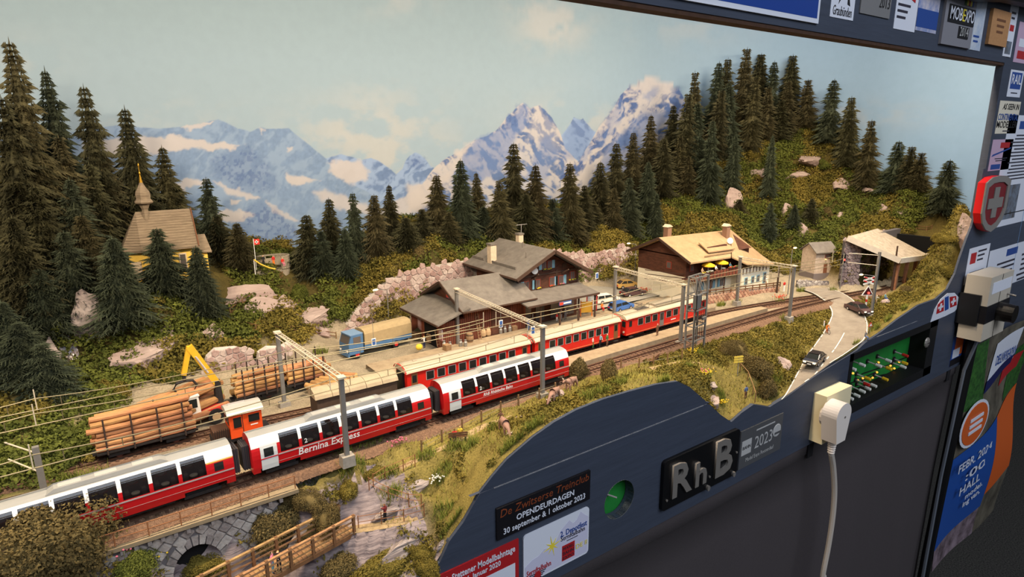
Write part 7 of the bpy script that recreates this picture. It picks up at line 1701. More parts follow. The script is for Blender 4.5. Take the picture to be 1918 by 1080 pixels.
for sd in (-1, 1):
    wheel(tr, 1.3, sd*1.1, .58, .4, CLO['red']); wheel(tr, 7.8, sd*1.1, .58, .5, CLO['red']); MB().cyl((-.05, sd*.95, 1.2), (-.15, sd*.95, 1.2), .18, n=10).build('headlight', M_white, tr)
# timber loader with grab
lx = at(385, 792, -.2); ld = thing('timber_loader', 'red and white tractor with yellow timber grab arm between the log piles', 'tractor', (lx[0]-.6, 71.6, -.3), R_(185))
M_lr = mat('loader_red', (176, 50, 40), rough=.5, var=.1, vs=2); M_lw = mat('loader_white', (222, 214, 198), rough=.5, var=.06, vs=2); M_ly = mat('loader_yellow', (220, 168, 42), rough=.5, var=.08, vs=2)
MB().bx(-2.6, 2.0, -1.0, 1.0, .9, 1.7).build('chassis', M_lr, ld); MB().prism([(-.2, -1.0, 1.7), (1.6, -1.0, 1.7), (1.4, -1.0, 3.6), (-.1, -1.0, 3.6)], (0, 2.0, 0)).build('cab', M_lw, ld); MB().bx(1.5, 2.9, -.8, .8, 1.5, 2.3).build('hood', M_lr, ld)
for sd in (-1, 1):
    MB().bx(.1, 1.25, sd*1.0-.03, sd*1.0+.03, 2.4, 3.4).build('cab_window', M_glassb, ld); wheel(ld, 1.9, sd*1.0, .75, .5, CLO['tan']); wheel(ld, -1.6, sd*1.0, .85, .55, CLO['tan'])
MB().bx(1.42, 1.56, -.8, .8, 2.4, 3.4).build('front_window', M_glassb, ld); MB().bx(-.2, 1.5, -1.05, 1.05, 3.6, 3.75).build('cab_roof', M_lw, ld)
bA, bB, bC = atY(406, 716, 72.4), atY(354, 648, 72.4), atY(344, 702, 72.4)
gr = thing('timber_grab', 'yellow folding crane arm with black grab above the log pile', 'crane', bA)
MB().cyl((0, 0, -3.2), (0, 0, .3), .5, .38, n=10).build('crane_post', M_dark, gr); MB().bar((0, 0, 0), bB-bA, .55, .7).build('boom', M_ly, gr); MB().bar(bB-bA, bC-bA, .42, .5).build('jib', M_ly, gr); MB().cyl((bB-bA)*.35+[0, -.35, -.2], (bB-bA)*.8+[0, -.35, -.25], .12, n=6).build('hydraulic_ram', M_silver, gr)
MB().cyl(bC-bA, bC-bA+[0, 0, -.8], .18, n=8).build('rotator', M_dark, gr)
for sd in (-1, 1):
    q = bC-bA+np.array([0, 0, -.7]); MB().tube([q, q+[sd*.8, 0, -.1], q+[sd*1.15, 0, -.7], q+[sd*.8, 0, -1.3]], [.14, .16, .14, .06], n=6).build('claw', M_dark, gr)

# ================================================================== goods and fittings around the station
M_wd = mat('crate_wood', (146, 116, 84), rough=.9, var=.2, vs=3); M_zinc = mat('milk_can_zinc', (150, 146, 138), rough=.5, metal=.5)
def barrel(px, py, lb, z=.25, s=1.0):
    p = at(px, py, z); t = thing('barrel', lb, 'barrel', p, 0, 'goods on the station platform'); MB().lathe([(.42*s, 0), (.52*s, .5*s), (.52*s, .7*s), (.42*s, 1.2*s)], n=12).build('staves', M_wd, t)
    for zz in (.25, .95): MB().lathe([(.49*s, zz*s), (.5*s, zz*s+.1)], n=12).build('hoop', M_dark, t)
def can(px, py, lb, z=.25):
    p = at(px, py, z); t = thing('milk_can', lb, 'milk can', p, 0, 'goods on the station platform'); MB().lathe([(.26, 0), (.28, .1), (.28, .62), (.16, .8), (.17, .95)], n=10).build('can', M_zinc, t); MB().lathe([(.2, .95), (.2, 1.02), (.06, 1.06)], n=10).build('lid', M_zinc, t)
def sack(px, py, lb, z=.25):
    p = at(px, py, z); t = thing('sack', lb, 'sack', p, rng.random(), 'goods on the station platform'); MB().lathe([(.35, 0), (.46, .2), (.48, .7), (.36, 1.1), (.14, 1.25), (.2, 1.4)], n=10).build('cloth', CLO['tan'], t); MB().lathe([(.16, 1.22), (.16, 1.3)], n=8).build('tie', M_dark, t)
def crate(px, py, lb, z=.25, s=.9):
    p = at(px, py, z); t = thing('crate', lb, 'crate', p, R_(5), 'goods on the station platform')
    for k in range(4):
        MB().bx(-s/2, s/2, -s/2, s/2, .03+k*s*.24, .03+k*s*.24+s*.2).build('board_ring', M_wd, t)
    for sx in (-1, 1): MB().bar((sx*s*.45, -s/2-.03, 0), (sx*s*.45, -s/2-.03, s*.95), .1).build('corner_slat', M_wd, t)
barrel(880, 640, 'large upright barrel against the shed boards', s=1.15); barrel(882, 628, 'barrel standing behind the large one', s=1.0); barrel(805, 640, 'brown barrel near the worker with the yellow bundle', .0, 1.1)
can(863, 648, 'milk can beside the catenary mast at the shed'); can(872, 648, 'second milk can beside the large barrel'); can(832, 650, 'milk can at the shed corner'); can(843, 652, 'grey can next to the shed corner crate'); can(938, 624, 'milk can at the sliding door'); can(946, 622, 'middle milk can right of the sliding door'); can(955, 620, 'milk can farthest right of the sliding door')
sack(905, 630, 'pale upright sack beside the ladder'); sack(914, 628, 'second pale sack leaning by the shed'); crate(837, 655, 'wooden crate at the corner of the freight shed'); crate(962, 618, 'wooden crate beside the milk cans', s=.8); crate(778, 632, 'dark crate behind the worker', .0, 1.0)
tp = at(788, 628, 0); tt = thing('tarpaulin_heap', 'green tarpaulin covered heap behind the worker', 'heap', tp); MB().ell((0, 0, .4), (1.3, .9, 1.0), 9, 6).build('tarpaulin', mat('tarpaulin', (112, 104, 70), rough=.9), tt); MB().tube([(-1.2, -.3, .5), (0, -.5, 1.35), (1.2, -.3, .5)], .05, n=4).build('rope', CLO['tan'], tt)
def ladder(px, py, h, lean, lb, z=.25):
    p = at(px, py, z); t = thing('ladder', lb, 'ladder', p)
    for sx in (-.25, .25): MB().bar((sx, 0, 0), (sx, lean, h), .07).build('stile', M_wd, t)
    for k in range(int(h/.45)): MB().bar((-.25, lean*(k+.6)*.45/h, (k+.6)*.45), (.25, lean*(k+.6)*.45/h, (k+.6)*.45), .05).build('rung', M_wd, t)
ladder(900, 636, 4.6, 1.2, 'tall wooden ladder leaning on the freight shed'); ladder(822, 648, 2.4, .6, 'short ladder leaning at the shed corner')
nb = thing('notice_board', 'orange framed notice board on the platform', 'notice board', at(1098, 592, .25), R_(-25)); MB().bx(-.95, .95, -.06, .06, .7, 2.6).build('board', mat('notice_yellow', (232, 176, 62), rough=.7), nb)
for sx in (-1, 1): MB().bar((sx*1.0, 0, 0), (sx*1.0, 0, 2.8), .14).build('post', CLO['orange'], nb)
nb2 = thing('map_board', 'red roofed map board beside the parked cars', 'notice board', at(1108, 582, .25), R_(-25)); MB().bx(-.8, .8, -.05, .05, 1.0, 2.7).build('map', mat('map_blue', (150, 170, 186), rough=.6, c2=(206, 196, 170), vs=1.5), nb2)
for sx in (-1, 1): MB().bar((sx*.9, 0, 0), (sx*.9, 0, 3.0), .14).build('post', CLO['red'], nb2)
MB().prism([(-1.1, -.3, 2.95), (1.1, -.3, 2.95), (0, -.3, 3.7)], (0, .6, 0)).build('roof', CLO['red'], nb2)
def lamp(p, h, arm, lb, glow=True):
    t = thing('street_lamp', lb, 'lamp', p, 0, 'station lamps'); MB().cyl((0, 0, 0), (0, 0, h), .1, .07, n=7).build('pole', M_mast, t); MB().cyl((0, 0, h), (arm[0], arm[1], h+.5), .06, n=6).build('arm', M_mast, t)
    MB().ell((arm[0], arm[1], h+.45), (.5, .3, .16), 8, 5).build('lamp_head', mat('lamp_head', (246, 226, 186), rough=.4, emit=((255, 210, 140), 2.5)) if glow else M_white, t)
lamp(at(944, 590, 1.5)*np.array([1, 1, 0]), 7.3, (.2, -.6), 'tall platform lamp beside the shed roof'); q = atY(725, 602, 92.2); lamp((q[0], 91.5, 0), 6.2, (-2.2, -.5), 'street lamp in front of the retaining wall', True); q = atY(1188, 540, 88); lamp((q[0], q[1], 0), 8.4, (-2.2, 0), 'street lamp by the bare wall'); q = atY(1253, 500, 80); lamp((q[0], 73.5, 0), 7.6, (.4, -.4), 'platform lamp before the restaurant'); q = at(1640, 590, -1.0); lamp((q[0]-1.0, q[1]+.3, -.8), 7.0, (-3.0, 1.2), 'lit street lamp at the level crossing'); q = at(1440, 505, 0); lamp((111.5, 63.8, 0), 8.8, (.2, -.4), 'lamp above the farthest catenary portal')
# level crossing signals
def crossing(p, lb):
    t = thing('crossing_signal', lb, 'signal', p, R_(-35)); MB().cyl((0, 0, 0), (0, 0, 3.2), .16, n=8).build('post', M_white, t)
    for z in (.6, 1.8): MB().cyl((0, 0, z), (0, 0, z+.5), .17, n=8).build('red_band', CLO['red'], t)
    for z in (5.4, 6.1):
        for sg in (-1, 1): MB().box((0, -.1, z), (2.2, .08, .26), np.array([[math.cos(.32*sg), 0, -math.sin(.32*sg)], [0, 1, 0], [math.sin(.32*sg), 0, math.cos(.32*sg)]])).build('cross_arm', M_white, t); MB().box((sg*.72, -.16, z+sg*.0+.24*1), (.6, .06, .2), np.array([[math.cos(.32), 0, -math.sin(.32)*sg], [0, 1, 0], [math.sin(.32)*sg, 0, math.cos(.32)]])).build('cross_tip', CLO['red'], t)
    MB().prism([(-1.1, -.1, 3.0), (1.1, -.1, 3.0), (0, -.1, 4.9)], (0, .1, 0)).build('triangle', M_white, t); MB().prism([(-.85, -.13, 3.15), (.85, -.13, 3.15), (0, -.13, 4.6)], (0, .03, 0)).build('triangle_field', mat('signal_dark', (60, 20, 24), rough=.5), t); MB().cyl((.1, -.16, 3.5), (.1, -.3, 3.5), .2, n=10).build('signal_lamp', mat('signal_red', (255, 90, 80), rough=.3, emit=((255, 60, 50), 3.0)), t); MB().bar((0, 0, 3.0), (0, 0, 6.4), .14).build('sign_pole', M_mast, t)
crossing(gp(1620, 584, -.6), 'level crossing signal with red white crosses and warning triangle')
sg = thing('rail_signal', 'small rail signal with red light left of the gallery wall', 'signal', at(1573, 540, .2)); MB().cyl((0, 0, 0), (0, 0, 5.6), .1, n=6).build('post', M_mast, sg); MB().bx(-.45, .45, -.2, .2, 5.2, 6.9).build('head', M_black, sg); MB().cyl((0, -.2, 5.9), (0, -.3, 5.9), .2, n=8).build('red_lamp', MATS['signal_red'], sg)
rp = thing('crossing_post', 'red and white post at the far side of the crossing', 'signal', at(1468, 545, .3)); MB().cyl((0, 0, 0), (0, 0, 1.2), .16, n=7).build('post', M_white, rp); MB().ell((0, 0, 1.5), (.4, .15, .35), 8, 5).build('disc', CLO['red'], rp)
for (px, py, lb) in [(1455, 546, 'dark wooden telegraph pole at the far side of the crossing'), (1670, 540, 'dark wooden telegraph pole in front of the gallery roof')]:
    p = at(px, py, .2); t = thing('telegraph_pole', lb, 'pole', p); MB().cyl((0, 0, -.3), (0, 0, 8.6 if px > 1500 else 5.5), .2, .15, n=7).build('pole', MATS['pole_wood'], t)
    for z in (5, 4.4): MB().bar((-.5, 0, z), (.5, 0, z), .1).build('cross_arm', MATS['pole_wood'], t)
sp_ = gp(1381, 705, -2.6); t = thing('signpost', 'yellow hiking signpost with three arrows at the steps', 'signpost', sp_, R_(-20)); MB().cyl((0, 0, 0), (0, 0, 2.9), .06, n=6).build('post', M_mast, t)
for k in range(3): MB().prism([(-.75, -.05, 2.0+k*.36), (.6, -.05, 2.0+k*.36), (.8, -.05, 2.13+k*.36), (.6, -.05, 2.26+k*.36), (-.75, -.05, 2.26+k*.36)], (0, .08, 0)).build('arrow_plate', mat('sign_yellow', (238, 204, 84), rough=.6), t)
ts = thing('warning_sign', 'small red bordered triangle sign at the road edge', 'sign', gp(1628, 628, -2), R_(-20)); MB().cyl((0, 0, 0), (0, 0, 1.6), .05, n=5).build('post', M_mast, ts); MB().prism([(-.45, -.05, 1.5), (.45, -.05, 1.5), (0, -.05, 2.25)], (0, .06, 0)).build('triangle', CLO['red'], ts); MB().prism([(-.28, -.07, 1.6), (.28, -.07, 1.6), (0, -.07, 2.05)], (0, .02, 0)).build('field', M_white, ts)
dp = gp(1543, 612, -2); t = thing('delineator', 'white roadside post next to the cyclist', 'post', dp); MB().box((0, 0, .5), (.16, .16, 1.0)).build('post', M_white, t); MB().box((0, -.09, .8), (.1, .02, .2)).build('reflector', CLO['orange'], t)
for k, (px, py, lb) in enumerate([(700, 640, 'blue plate hanging from the shed catenary portal'), (938, 606, 'blue plate under the beam near the sliding door'), (998, 618, 'blue plate near the front mast of the shed portal'), (1118, 516, 'blue plate on the back mast by the cars')]):
    Y = [75.5, 66, 60.5, 73.4][k]; p = atY(px, py, Y); t = thing('signal_plate', lb, 'signal', p, 0, 'blue plates on the portals'); MB().bx(-.3, .3, -.06, .06, -.5, .5).build('plate', M_white, t); MB().bx(-.22, .22, -.08, -.06, -.4, .4).build('blue_field', M_insul, t); MB().cyl((0, 0, .5), (0, 0, max(.6, 8.3-p[2])), .03, n=4).build('hanger', M_mast, t)
# flower patches
for i, (px, py, z, n, rr, c, lb) in enumerate([(285, 1055, -6.5, 60, 1.1, 0, 'yellow flowers in the lower corner by the bush'), (310, 1048, -6.5, 26, .9, 2, 'white flowers above the yellow corner flowers'), (245, 1040, -6, 16, .8, 3, 'dark pink flowers beside the big bush'), (1318, 705, -.8, 50, .9, 0, 'yellow flowers on the bank above the dark board'), (1352, 760, -4, 26, .5, 0, 'orange yellow flowers at the lowest grassy tip'), (1322, 700, -.6, 18, .7, 3, 'red brown flowers on the meadow bank'), (745, 835, -1, 26, .8, 3, 'pink lupins beside the track fence'), (822, 905, -3, 26, .8, 2, 'white flowers on the slope near the board'), (1297, 662, -.2, 30, .8, 0, 'yellow flowers at the foot of the switch tower'), (1462, 560, .3, 40, 1.2, 1, 'red flowers beside the terrace wall'), (1205, 545, .2, 60, 1.6, 1, 'red flower bed on the parking square')]):
    p = gp(px, py, z) if i < 9 else at(px, py, z); r2 = np.random.default_rng(i); t = thing('flower_patch', lb, 'flowers', p); m = MB(); st = MB()
    for k in range(n):
        x, y = r2.normal()*rr*.7, r2.normal()*rr*.4; h = .3+.45*r2.random(); m.ell((x, y, h), (.1, .1, .08), 5, 3); st.cyl((x, y, -.3), (x, y, h), .02, n=3)
    m.build('blossoms', M_flow[c], t); st.build('stems', M_grassG, t)
# ================================================================== signs, stickers and fittings on the front board
def rpx(x0, y0, x1, y1, Y):
    xm, ym = (x0+x1)/2, (y0+y1)/2; return atY(x0, ym, Y)[0], atY(x1, ym, Y)[0], atY(xm, y1, Y)[2], atY(xm, y0, Y)[2]
def flat(nm, c, rough=.5, **k): return mat(nm, c, rough=rough, **k)
P_white = flat('paper_white', (214, 216, 226)); P_black = flat('print_black', (20, 18, 22)); P_lilac = flat('card_lilac', (198, 196, 216)); P_red = flat('sign_red', (172, 32, 36)); P_blue = flat('print_blue', (36, 70, 140)); P_orange = flat('print_orange', (206, 92, 34)); P_alu = flat('cast_aluminium', (158, 150, 142), .45, metal=.6); P_ink = flat('print_ink', (48, 46, 58)); P_grey = flat('plate_grey', (92, 92, 94), .4, metal=.3); P_etch = flat('plate_etching', (176, 174, 172)); P_wood = flat('plaque_wood', (176, 128, 84), .6, var=.1, vs=2); P_yel = flat('print_yellow', (228, 206, 60)); P_pink = flat('sticker_pink', (190, 160, 182)); P_green = flat('print_green', (60, 110, 44), c2=(30, 60, 28), vs=.9)
SG = 'signs and stickers on the front board'
def sign(name, label, cat, r, th, m, Y=FY, group=SG, rounded=0):
    X0, X1, Z0, Z1 = r; t = thing(name, label, cat, ((X0+X1)/2, Y, (Z0+Z1)/2), 0, group); w, h = X1-X0, Z1-Z0
    pts = [(-w/2, -h/2), (w/2, -h/2), (w/2, h/2), (-w/2, h/2)]
    if rounded:
        pts = []
        for cx, cz, a0 in ((w/2-rounded, -h/2+rounded, -90), (w/2-rounded, h/2-rounded, 0), (-w/2+rounded, h/2-rounded, 90), (-w/2+rounded, -h/2+rounded, 180)):
            for k in range(5): a = R_(a0+k*22.5); pts.append((cx+rounded*math.cos(a), cz+rounded*math.sin(a)))
    MB().prism([(x, -th, z) for x, z in pts], (0, th, 0)).build('plate', m, t); t['w'] = w; t['h'] = h; t['th'] = th; return t
def pan(t, u0, v0, u1, v1, m, nm='print_panel', d=.02, poly=None):      # panel in plate fractions 0..1 (u right, v up)
    w, h, th = t['w'], t['h'], t['th']; q = poly or [(u0, v0), (u1, v0), (u1, v1), (u0, v1)]
    return MB().prism([((u-.5)*w, -th-d, (v-.5)*h) for u, v in q], (0, d, 0)).build(nm, m, t)
def tx(t, s, u, v, size, m, width=None, shear=0., bold=0., d=.03, ex=.008, nm='lettering'):
    w, h, th = t['w'], t['h'], t['th']; return text(s, size, m, t, ((u-.5)*w, -th-d, (v-.5)*h), shear=shear, width=(width*w if width else None), bold=bold, extrude=ex, name=nm)
def lines(t, u0, u1, v0, v1, n, m=None, nm='text_lines', seed=0, cen=True):
    r2 = np.random.default_rng(seed); mb = MB(); w, h, th = t['w'], t['h'], t['th']
    for k in range(n):
        v = v1-(v1-v0)*(k+.5)/n; l = (u1-u0)*(.55+.4*r2.random()); c = (u0+u1)/2 if cen else u0+l/2
        mb.bx((c-l/2-.5)*w, (c+l/2-.5)*w, -th-.03, -th, (v-.5)*h-(v1-v0)/n*h*.2, (v-.5)*h+(v1-v0)/n*h*.2)
    mb.build(nm, m or P_ink, t)
X0, X1 = atY(928, 980, FY)[0], atY(1102, 905, FY)[0]
t = sign('event_sign', 'black event sign with white and brown lettering', 'sign', (X0, X1, -7.75, -4.3), .3, P_black)
tx(t, 'De Zwitserse Treinclub', .5, .80, 1.2, flat('print_copper', (128, 62, 34)), .95, .18); tx(t, 'OPENDEURDAGEN', .5, .48, .9, P_white, .62, bold=.015); tx(t, '30 september & 1 oktober 2023', .5, .2, .9, P_white, .88, bold=.012)
X0, X1 = atY(979, 1040, FY)[0], atY(1101, 990, FY)[0]; Z1 = atY(1102, 946, FY)[2]; Z0 = atY(1099, 1033, FY)[2]
t = sign('festival_card', 'pale lilac festival card with mountain outline and yellow star', 'sign', (X0, X1, Z0, Z1), .15, P_white, rounded=.45)
pan(t, 0, 0, 1, 1, P_lilac, 'mountain_print', poly=[(.02, .04), (.98, .04), (.985, .8), (.93, .86), (.86, .97), (.8, .84), (.74, .8), (.68, .9), (.62, .84), (.56, .78), (.48, .6), (.4, .52), (.3, .55), (.22, .46), (.12, .44), (.02, .36)])
pts = []
for k in range(16): a = k*math.pi/8+.2; rr = (1.3 if k % 4 == 0 else .95) if k % 2 == 0 else .25; pts.append((.42+rr*math.cos(a)/t['w'], .53+rr*math.sin(a)/t['h']))
pan(t, 0, 0, 0, 0, P_yel, 'star', .04, pts); tx(t, '2. Depotfest', .75, .68, .95, P_blue, .42, bold=.01, d=.06); tx(t, 'Sernftalbahn', .74, .58, .8, P_ink, .38, d=.06); lines(t, .62, .84, .47, .51, 1)
pan(t, .57, .1, .77, .42, P_red, 'red_logo', .04); tx(t, 'MODELL', .67, .35, .5, P_ink, .17, d=.07); tx(t, 'BAHN', .67, .25, .6, P_ink, .17, d=.07); tx(t, 'EXPO', .67, .15, .5, P_ink, .17, d=.07); tx(t, 'DE II', .88, .26, .8, P_yel, .18, d=.06)
tx(t, 'Sernftalbahn', .22, .2, .9, P_red, .36, d=.06, bold=.01); m = MB()
for k in range(4): m.bx(-.30*t['w']-1.1+.2*k, -.30*t['w']+1.1-.2*k, -t['th']-.06, -t['th'], -.38*t['h']-.22*k, -.38*t['h']-.22*k+.1)
m.build('winged_logo', P_ink, t); MB().cyl((-.3*t['w'], -t['th']-.08, -.42*t['h']), (-.3*t['w'], -t['th'], -.42*t['h']), .45, n=16).build('logo_disc', P_red, t)
X0, X1 = atY(818, 1090, FY)[0], atY(970, 1040, FY)[0]; Z1 = atY(970, 1007, FY)[2]
t = sign('exhibition_sign', 'red exhibition sign with white lettering and a train picture', 'sign', (X0, X1, Z1-8, Z1), .15, P_red)
tx(t, '20. Stettener Modellbahntage', .5, .89, 1.0, P_white, .9, bold=.02); tx(t, '04. - 06. Januar 2020', .45, .78, .8, P_white, .62, bold=.015); pan(t, .12, .1, .95, .68, P_white, 'picture_field'); pan(t, .35, .2, .9, .5, P_ink, 'train_picture', .05); pan(t, .4, .3, .85, .45, P_white, 'train_stripe', .07); pan(t, .55, .2, .8, .3, P_red, 'train_skirt', .07)
# cast plaque
X0, X1 = atY(1236, 912, FY)[0], atY(1377, 842, FY)[0]; t = sign('railway_plaque', 'black plaque with raised aluminium railway initials', 'sign', (X0, X1, -13.9, -7.25), .5, flat('plaque_black', (14, 14, 16), .35), rounded=.5)
for s, u, v, sz, wd in (('R', .2, .5, 6.2, .25), ('h', .46, .42, 4.6, .15), ('.', .58, .2, 4.5, .04), ('B', .76, .52, 7.2, .24), ('.', .94, .22, 4.5, .04)): tx(t, s, u, v, sz, P_alu, wd, bold=.12, d=.15, ex=.15, nm='cast_letter')
for u, v in ((.05, .2), (.6, .25), (.97, .5)): MB().cyl(((u-.5)*t['w'], -.62, (v-.5)*t['h']), ((u-.5)*t['w'], -.5, (v-.5)*t['h']), .15, n=8).build('screw', P_alu, t)
X0, X1 = atY(1383, 845, FY)[0], atY(1462, 805, FY)[0]; Z1 = atY(1425, 790, FY)[2]; Z0 = atY(1418, 860, FY)[2]
t = sign('etched_plate', 'grey etched metal plate showing the year 2023', 'sign', (X0, X1, Z0, Z1), .2, P_grey)
tx(t, '2023', .55, .52, 2.6, P_etch, .42); tx(t, 'Model Expo Roosendaal', .48, .18, .8, P_etch, .66); lines(t, .3, .85, .82, .9, 1, P_etch); pan(t, .04, .34, .26, .72, P_etch, 'logo_block'); tx(t, 'BAHN', .15, .53, .7, P_grey, .18, d=.06)
m = MB(); m.lathe([(1.0, 0), (.85, .05)], n=18); o = m.build('logo_ring', P_etch, t, (.36*t['w'], -.24, .1*t['h'])); o.rotation_euler = (math.pi/2, 0, 0); pan(t, .8, .5, .97, .56, P_grey, 'logo_bar', .1)
# round hole lining with green panel behind
t = thing('round_opening', 'round hole in the board showing a green panel inside', 'opening', (HX, FY, HZ), 0, SG); m = MB(); n = 32
for k in range(n):
    a0, a1 = 2*math.pi*k/n, 2*math.pi*(k+1)/n; m.add([(HR*math.cos(a), y, HR*math.sin(a)) for a, y in ((a0, -.02), (a1, -.02), (a1, .9), (a0, .9))], [(0, 1, 2, 3)])
m.build('lining', flat('raw_ply', (150, 146, 140), .8), t); M_felt = flat('panel_green', (30, 120, 46), .6, var=.12, vs=.5); MB().bx(-2.9, 2.9, 1.4, 1.6, -2.6, 2.6).build('green_panel', M_felt, t); MB().cyl((-.8, 1.4, .3), (-.2, .2, .2), .1, n=6).build('switch_lever', M_silver, t); MB().cyl((-.8, 1.4, .3), (-.8, 1.2, .3), .3, n=8).build('switch_base', M_dark, t)
# control panel
X0, X1, Z0, Z1 = WIN; cp_ = thing('control_panel', 'recessed green control panel with toggle switches in a black frame', 'control panel', ((X0+X1)/2, FY, (Z0+Z1)/2), 0, SG); w, h = X1-X0, Z1-Z0
MB().bx(-w/2, w/2, 3.0, 3.2, -h/2, h/2).build('green_face', M_felt, cp_)
for a in ((-w/2, -w/2+1.0, -h/2, h/2), (w/2-3.2, w/2, -h/2, h/2), (-w/2, w/2, h/2-1.2, h/2), (-w/2, w/2, -h/2, -h/2+1.6)): MB().bx(a[0], a[1], -.08, 3.0, a[2], a[3]).build('frame', flat('frame_black', (16, 15, 16), .6), cp_)
CAPW = [flat('cap_white', (214, 210, 200), .35), flat('cap_yellow', (222, 176, 40), .35), flat('cap_red', (184, 40, 32), .35)]
def c9(x, y): return (1500+x/4.91, 600+y/4.91)
TG = [((590, 418), 0), ((505, 455), 0), ((740, 425), 0), ((830, 378), 0), ((965, 435), 0), ((1075, 505), 0), ((640, 543), 1), ((800, 548), 1), ((835, 450), 1), ((980, 400), 1), ((985, 330), 2), ((630, 597), 2), ((695, 608), 0), ((640, 635), 0), ((590, 660), 0), ((540, 700), 0), ((480, 725), 0)]
for q, c in TG:
    p = atY(*c9(*q), FY+.6)-np.array([(X0+X1)/2, FY, (Z0+Z1)/2]); b = p+np.array([-.1, 2.5, .35])
    s_ = MB().cyl(b, b+[0, -.35, 0], .42, n=8).build('toggle_switch', M_dark, cp_); MB().cyl(b, p, .13, n=6).build('lever', M_silver, s_); MB().tube([p+[0, 1.0, .12], p+[0, .9, .11], p, p-[0, .1, 0]], [.18, .3, .3, .12], n=8).build('cap', CAPW[c], s_)
for q in ((480, 485), (525, 550), (570, 530), (700, 475), (730, 540), (715, 385), (825, 415), (860, 440), (1015, 410), (660, 525), (790, 430), (905, 380)):
    p = atY(*c9(*q), FY+2.8)-np.array([(X0+X1)/2, FY, (Z0+Z1)/2]); MB().ell(p, (.2, .2, .2), 6, 4).build('indicator_lamp', mat('amber_lamp', (255, 190, 90), emit=((255, 170, 60), 1.6)), cp_)
m = MB()
for a, b in (((460, 575), (700, 470)), ((560, 490), (830, 400)), ((640, 520), (900, 470)), ((820, 390), (1080, 300)), ((900, 440), (1060, 440))):
    pa2, pb2 = [atY(*c9(*q), FY+2.95)-np.array([(X0+X1)/2, FY, (Z0+Z1)/2]) for q in (a, b)]; m.bar(pa2, pb2, .16)
m.build('track_diagram', M_black, cp_)
# wall socket, plug and lead
M_iv = flat('ivory_plastic', (228, 212, 172), .45); M_pl = flat('plug_white', (226, 214, 204), .4)
sx0, sx1 = atY(1521, 770, FY)[0], atY(1566, 760, FY)[0]; sz1, sz0 = atY(1545, 726, FY)[2], atY(1530, 815, FY)[2]
so = thing('wall_socket', 'ivory wall socket block on the front board', 'socket', ((sx0+sx1)/2, FY, (sz0+sz1)/2), 0, SG); w, h = sx1-sx0, sz1-sz0
MB().bx(-w/2, w/2, -2.0, 0, -h/2, h/2).build('housing', M_iv, so); MB().cyl((.4, -2.1, -.6), (.4, -1.9, -.6), 2.3, n=20).build('socket_ring', M_iv, so)
pc = atY(1564, 788, FY-3.0); pg = thing('plug', 'white angled plug in the ivory socket with grey lead', 'plug', pc, 0, SG); pts = []
for k in range(17): a = math.pi*k/16; pts.append((2.1*math.cos(a), 1.2+2.0*math.sin(a)))
pts += [(-1.25, -3.0), (1.25, -3.0)]
MB().prism([(x, -1.2, z) for x, z in pts], (0, 2.3, 0)).build('body', M_pl, pg); MB().cyl((0, 1.0, .6), (0, 1.6, .6), 1.7, n=16).build('pin_base', M_pl, pg); MB().cyl((.3, -1.28, 1.0), (.3, -1.2, 1.0), .18, n=8).build('screw', P_alu, pg)
for k in range(6): MB().lathe([(.62-.03*k, -.16), (.68-.03*k, 0), (.62-.03*k, .16)], (0, 0, -3.2-k*.38), n=10).build('strain_relief', M_pl, pg)
ld_ = [atY(x, y, FY-3.0)-pc for x, y in ((1557, 850), (1561, 878), (1563, 920), (1560, 965), (1552, 1020), (1541, 1078), (1538, 1120))] + [np.array([-1.0, -.5, -70.0]), np.array([0, 3, -94.0])]
MB().tube(cat_rom(ld_, 6), .42, n=8).build('lead', flat('lead_grey', (176, 168, 160), .5), pg)
# half-round sticker with flags
st = thing('flag_sticker', 'white rounded sticker with two flags beside the side post', 'sticker', (0, FY, 0), 0, SG)
op = [(1743, 603), (1750, 580), (1762, 560), (1775, 549), (1788, 548), (1797, 558), (1797, 572), (1788, 583), (1770, 592)]
MB().prism([atY(x, y, FY-.05)-[0, FY, 0] for x, y in op], (0, .05, 0)).build('sticker', P_white, st)
for a in ([(1754, 588), (1757, 570), (1768, 560), (1768, 582)], [(1780, 576), (1779, 556), (1791, 554), (1792, 571)]):
    q = [atY(x, y, FY-.1)-[0, FY, 0] for x, y in a]; MB().prism(q, (0, .04, 0)).build('flag', P_red, st); c_ = sum(q)/4
    MB().bx(c_[0]-1.1, c_[0]+1.1, -.14, -.1, c_[2]-.2, c_[2]+.2).bx(c_[0]-.35, c_[0]+.35, -.15, -.1, c_[2]-.7, c_[2]+.7).build('flag_cross', P_white, st)
MB().prism([atY(x, y, FY-.1)-[0, FY, 0] for x, y in [(1770, 582), (1770, 557), (1777, 554), (1777, 578)]], (0, .04, 0)).build('blue_lettering', P_blue, st)
p = atY(1736, 641, FY); bt = thing('blanking_disc', 'grey round screw cap between control panel and side post', 'cap', p, 0, SG); MB().ell((0, 0, 0), (1.0, .35, 1.0), 12, 6).build('disc', P_alu, bt); MB().box((0, -.36, 0), (.9, .04, .12)).build('slot', M_dark, bt)
t = sign('photo_card', 'blue and orange photo card at the board end', 'sticker', rpx(1783, 628, 1806, 678, FY), .05, P_blue); pan(t, .2, .3, .8, .95, P_orange, 'picture'); pan(t, 0, 0, 1, .22, P_black, 'caption'); pan(t, .1, .25, .6, .55, P_white, 'snow_print', .03)

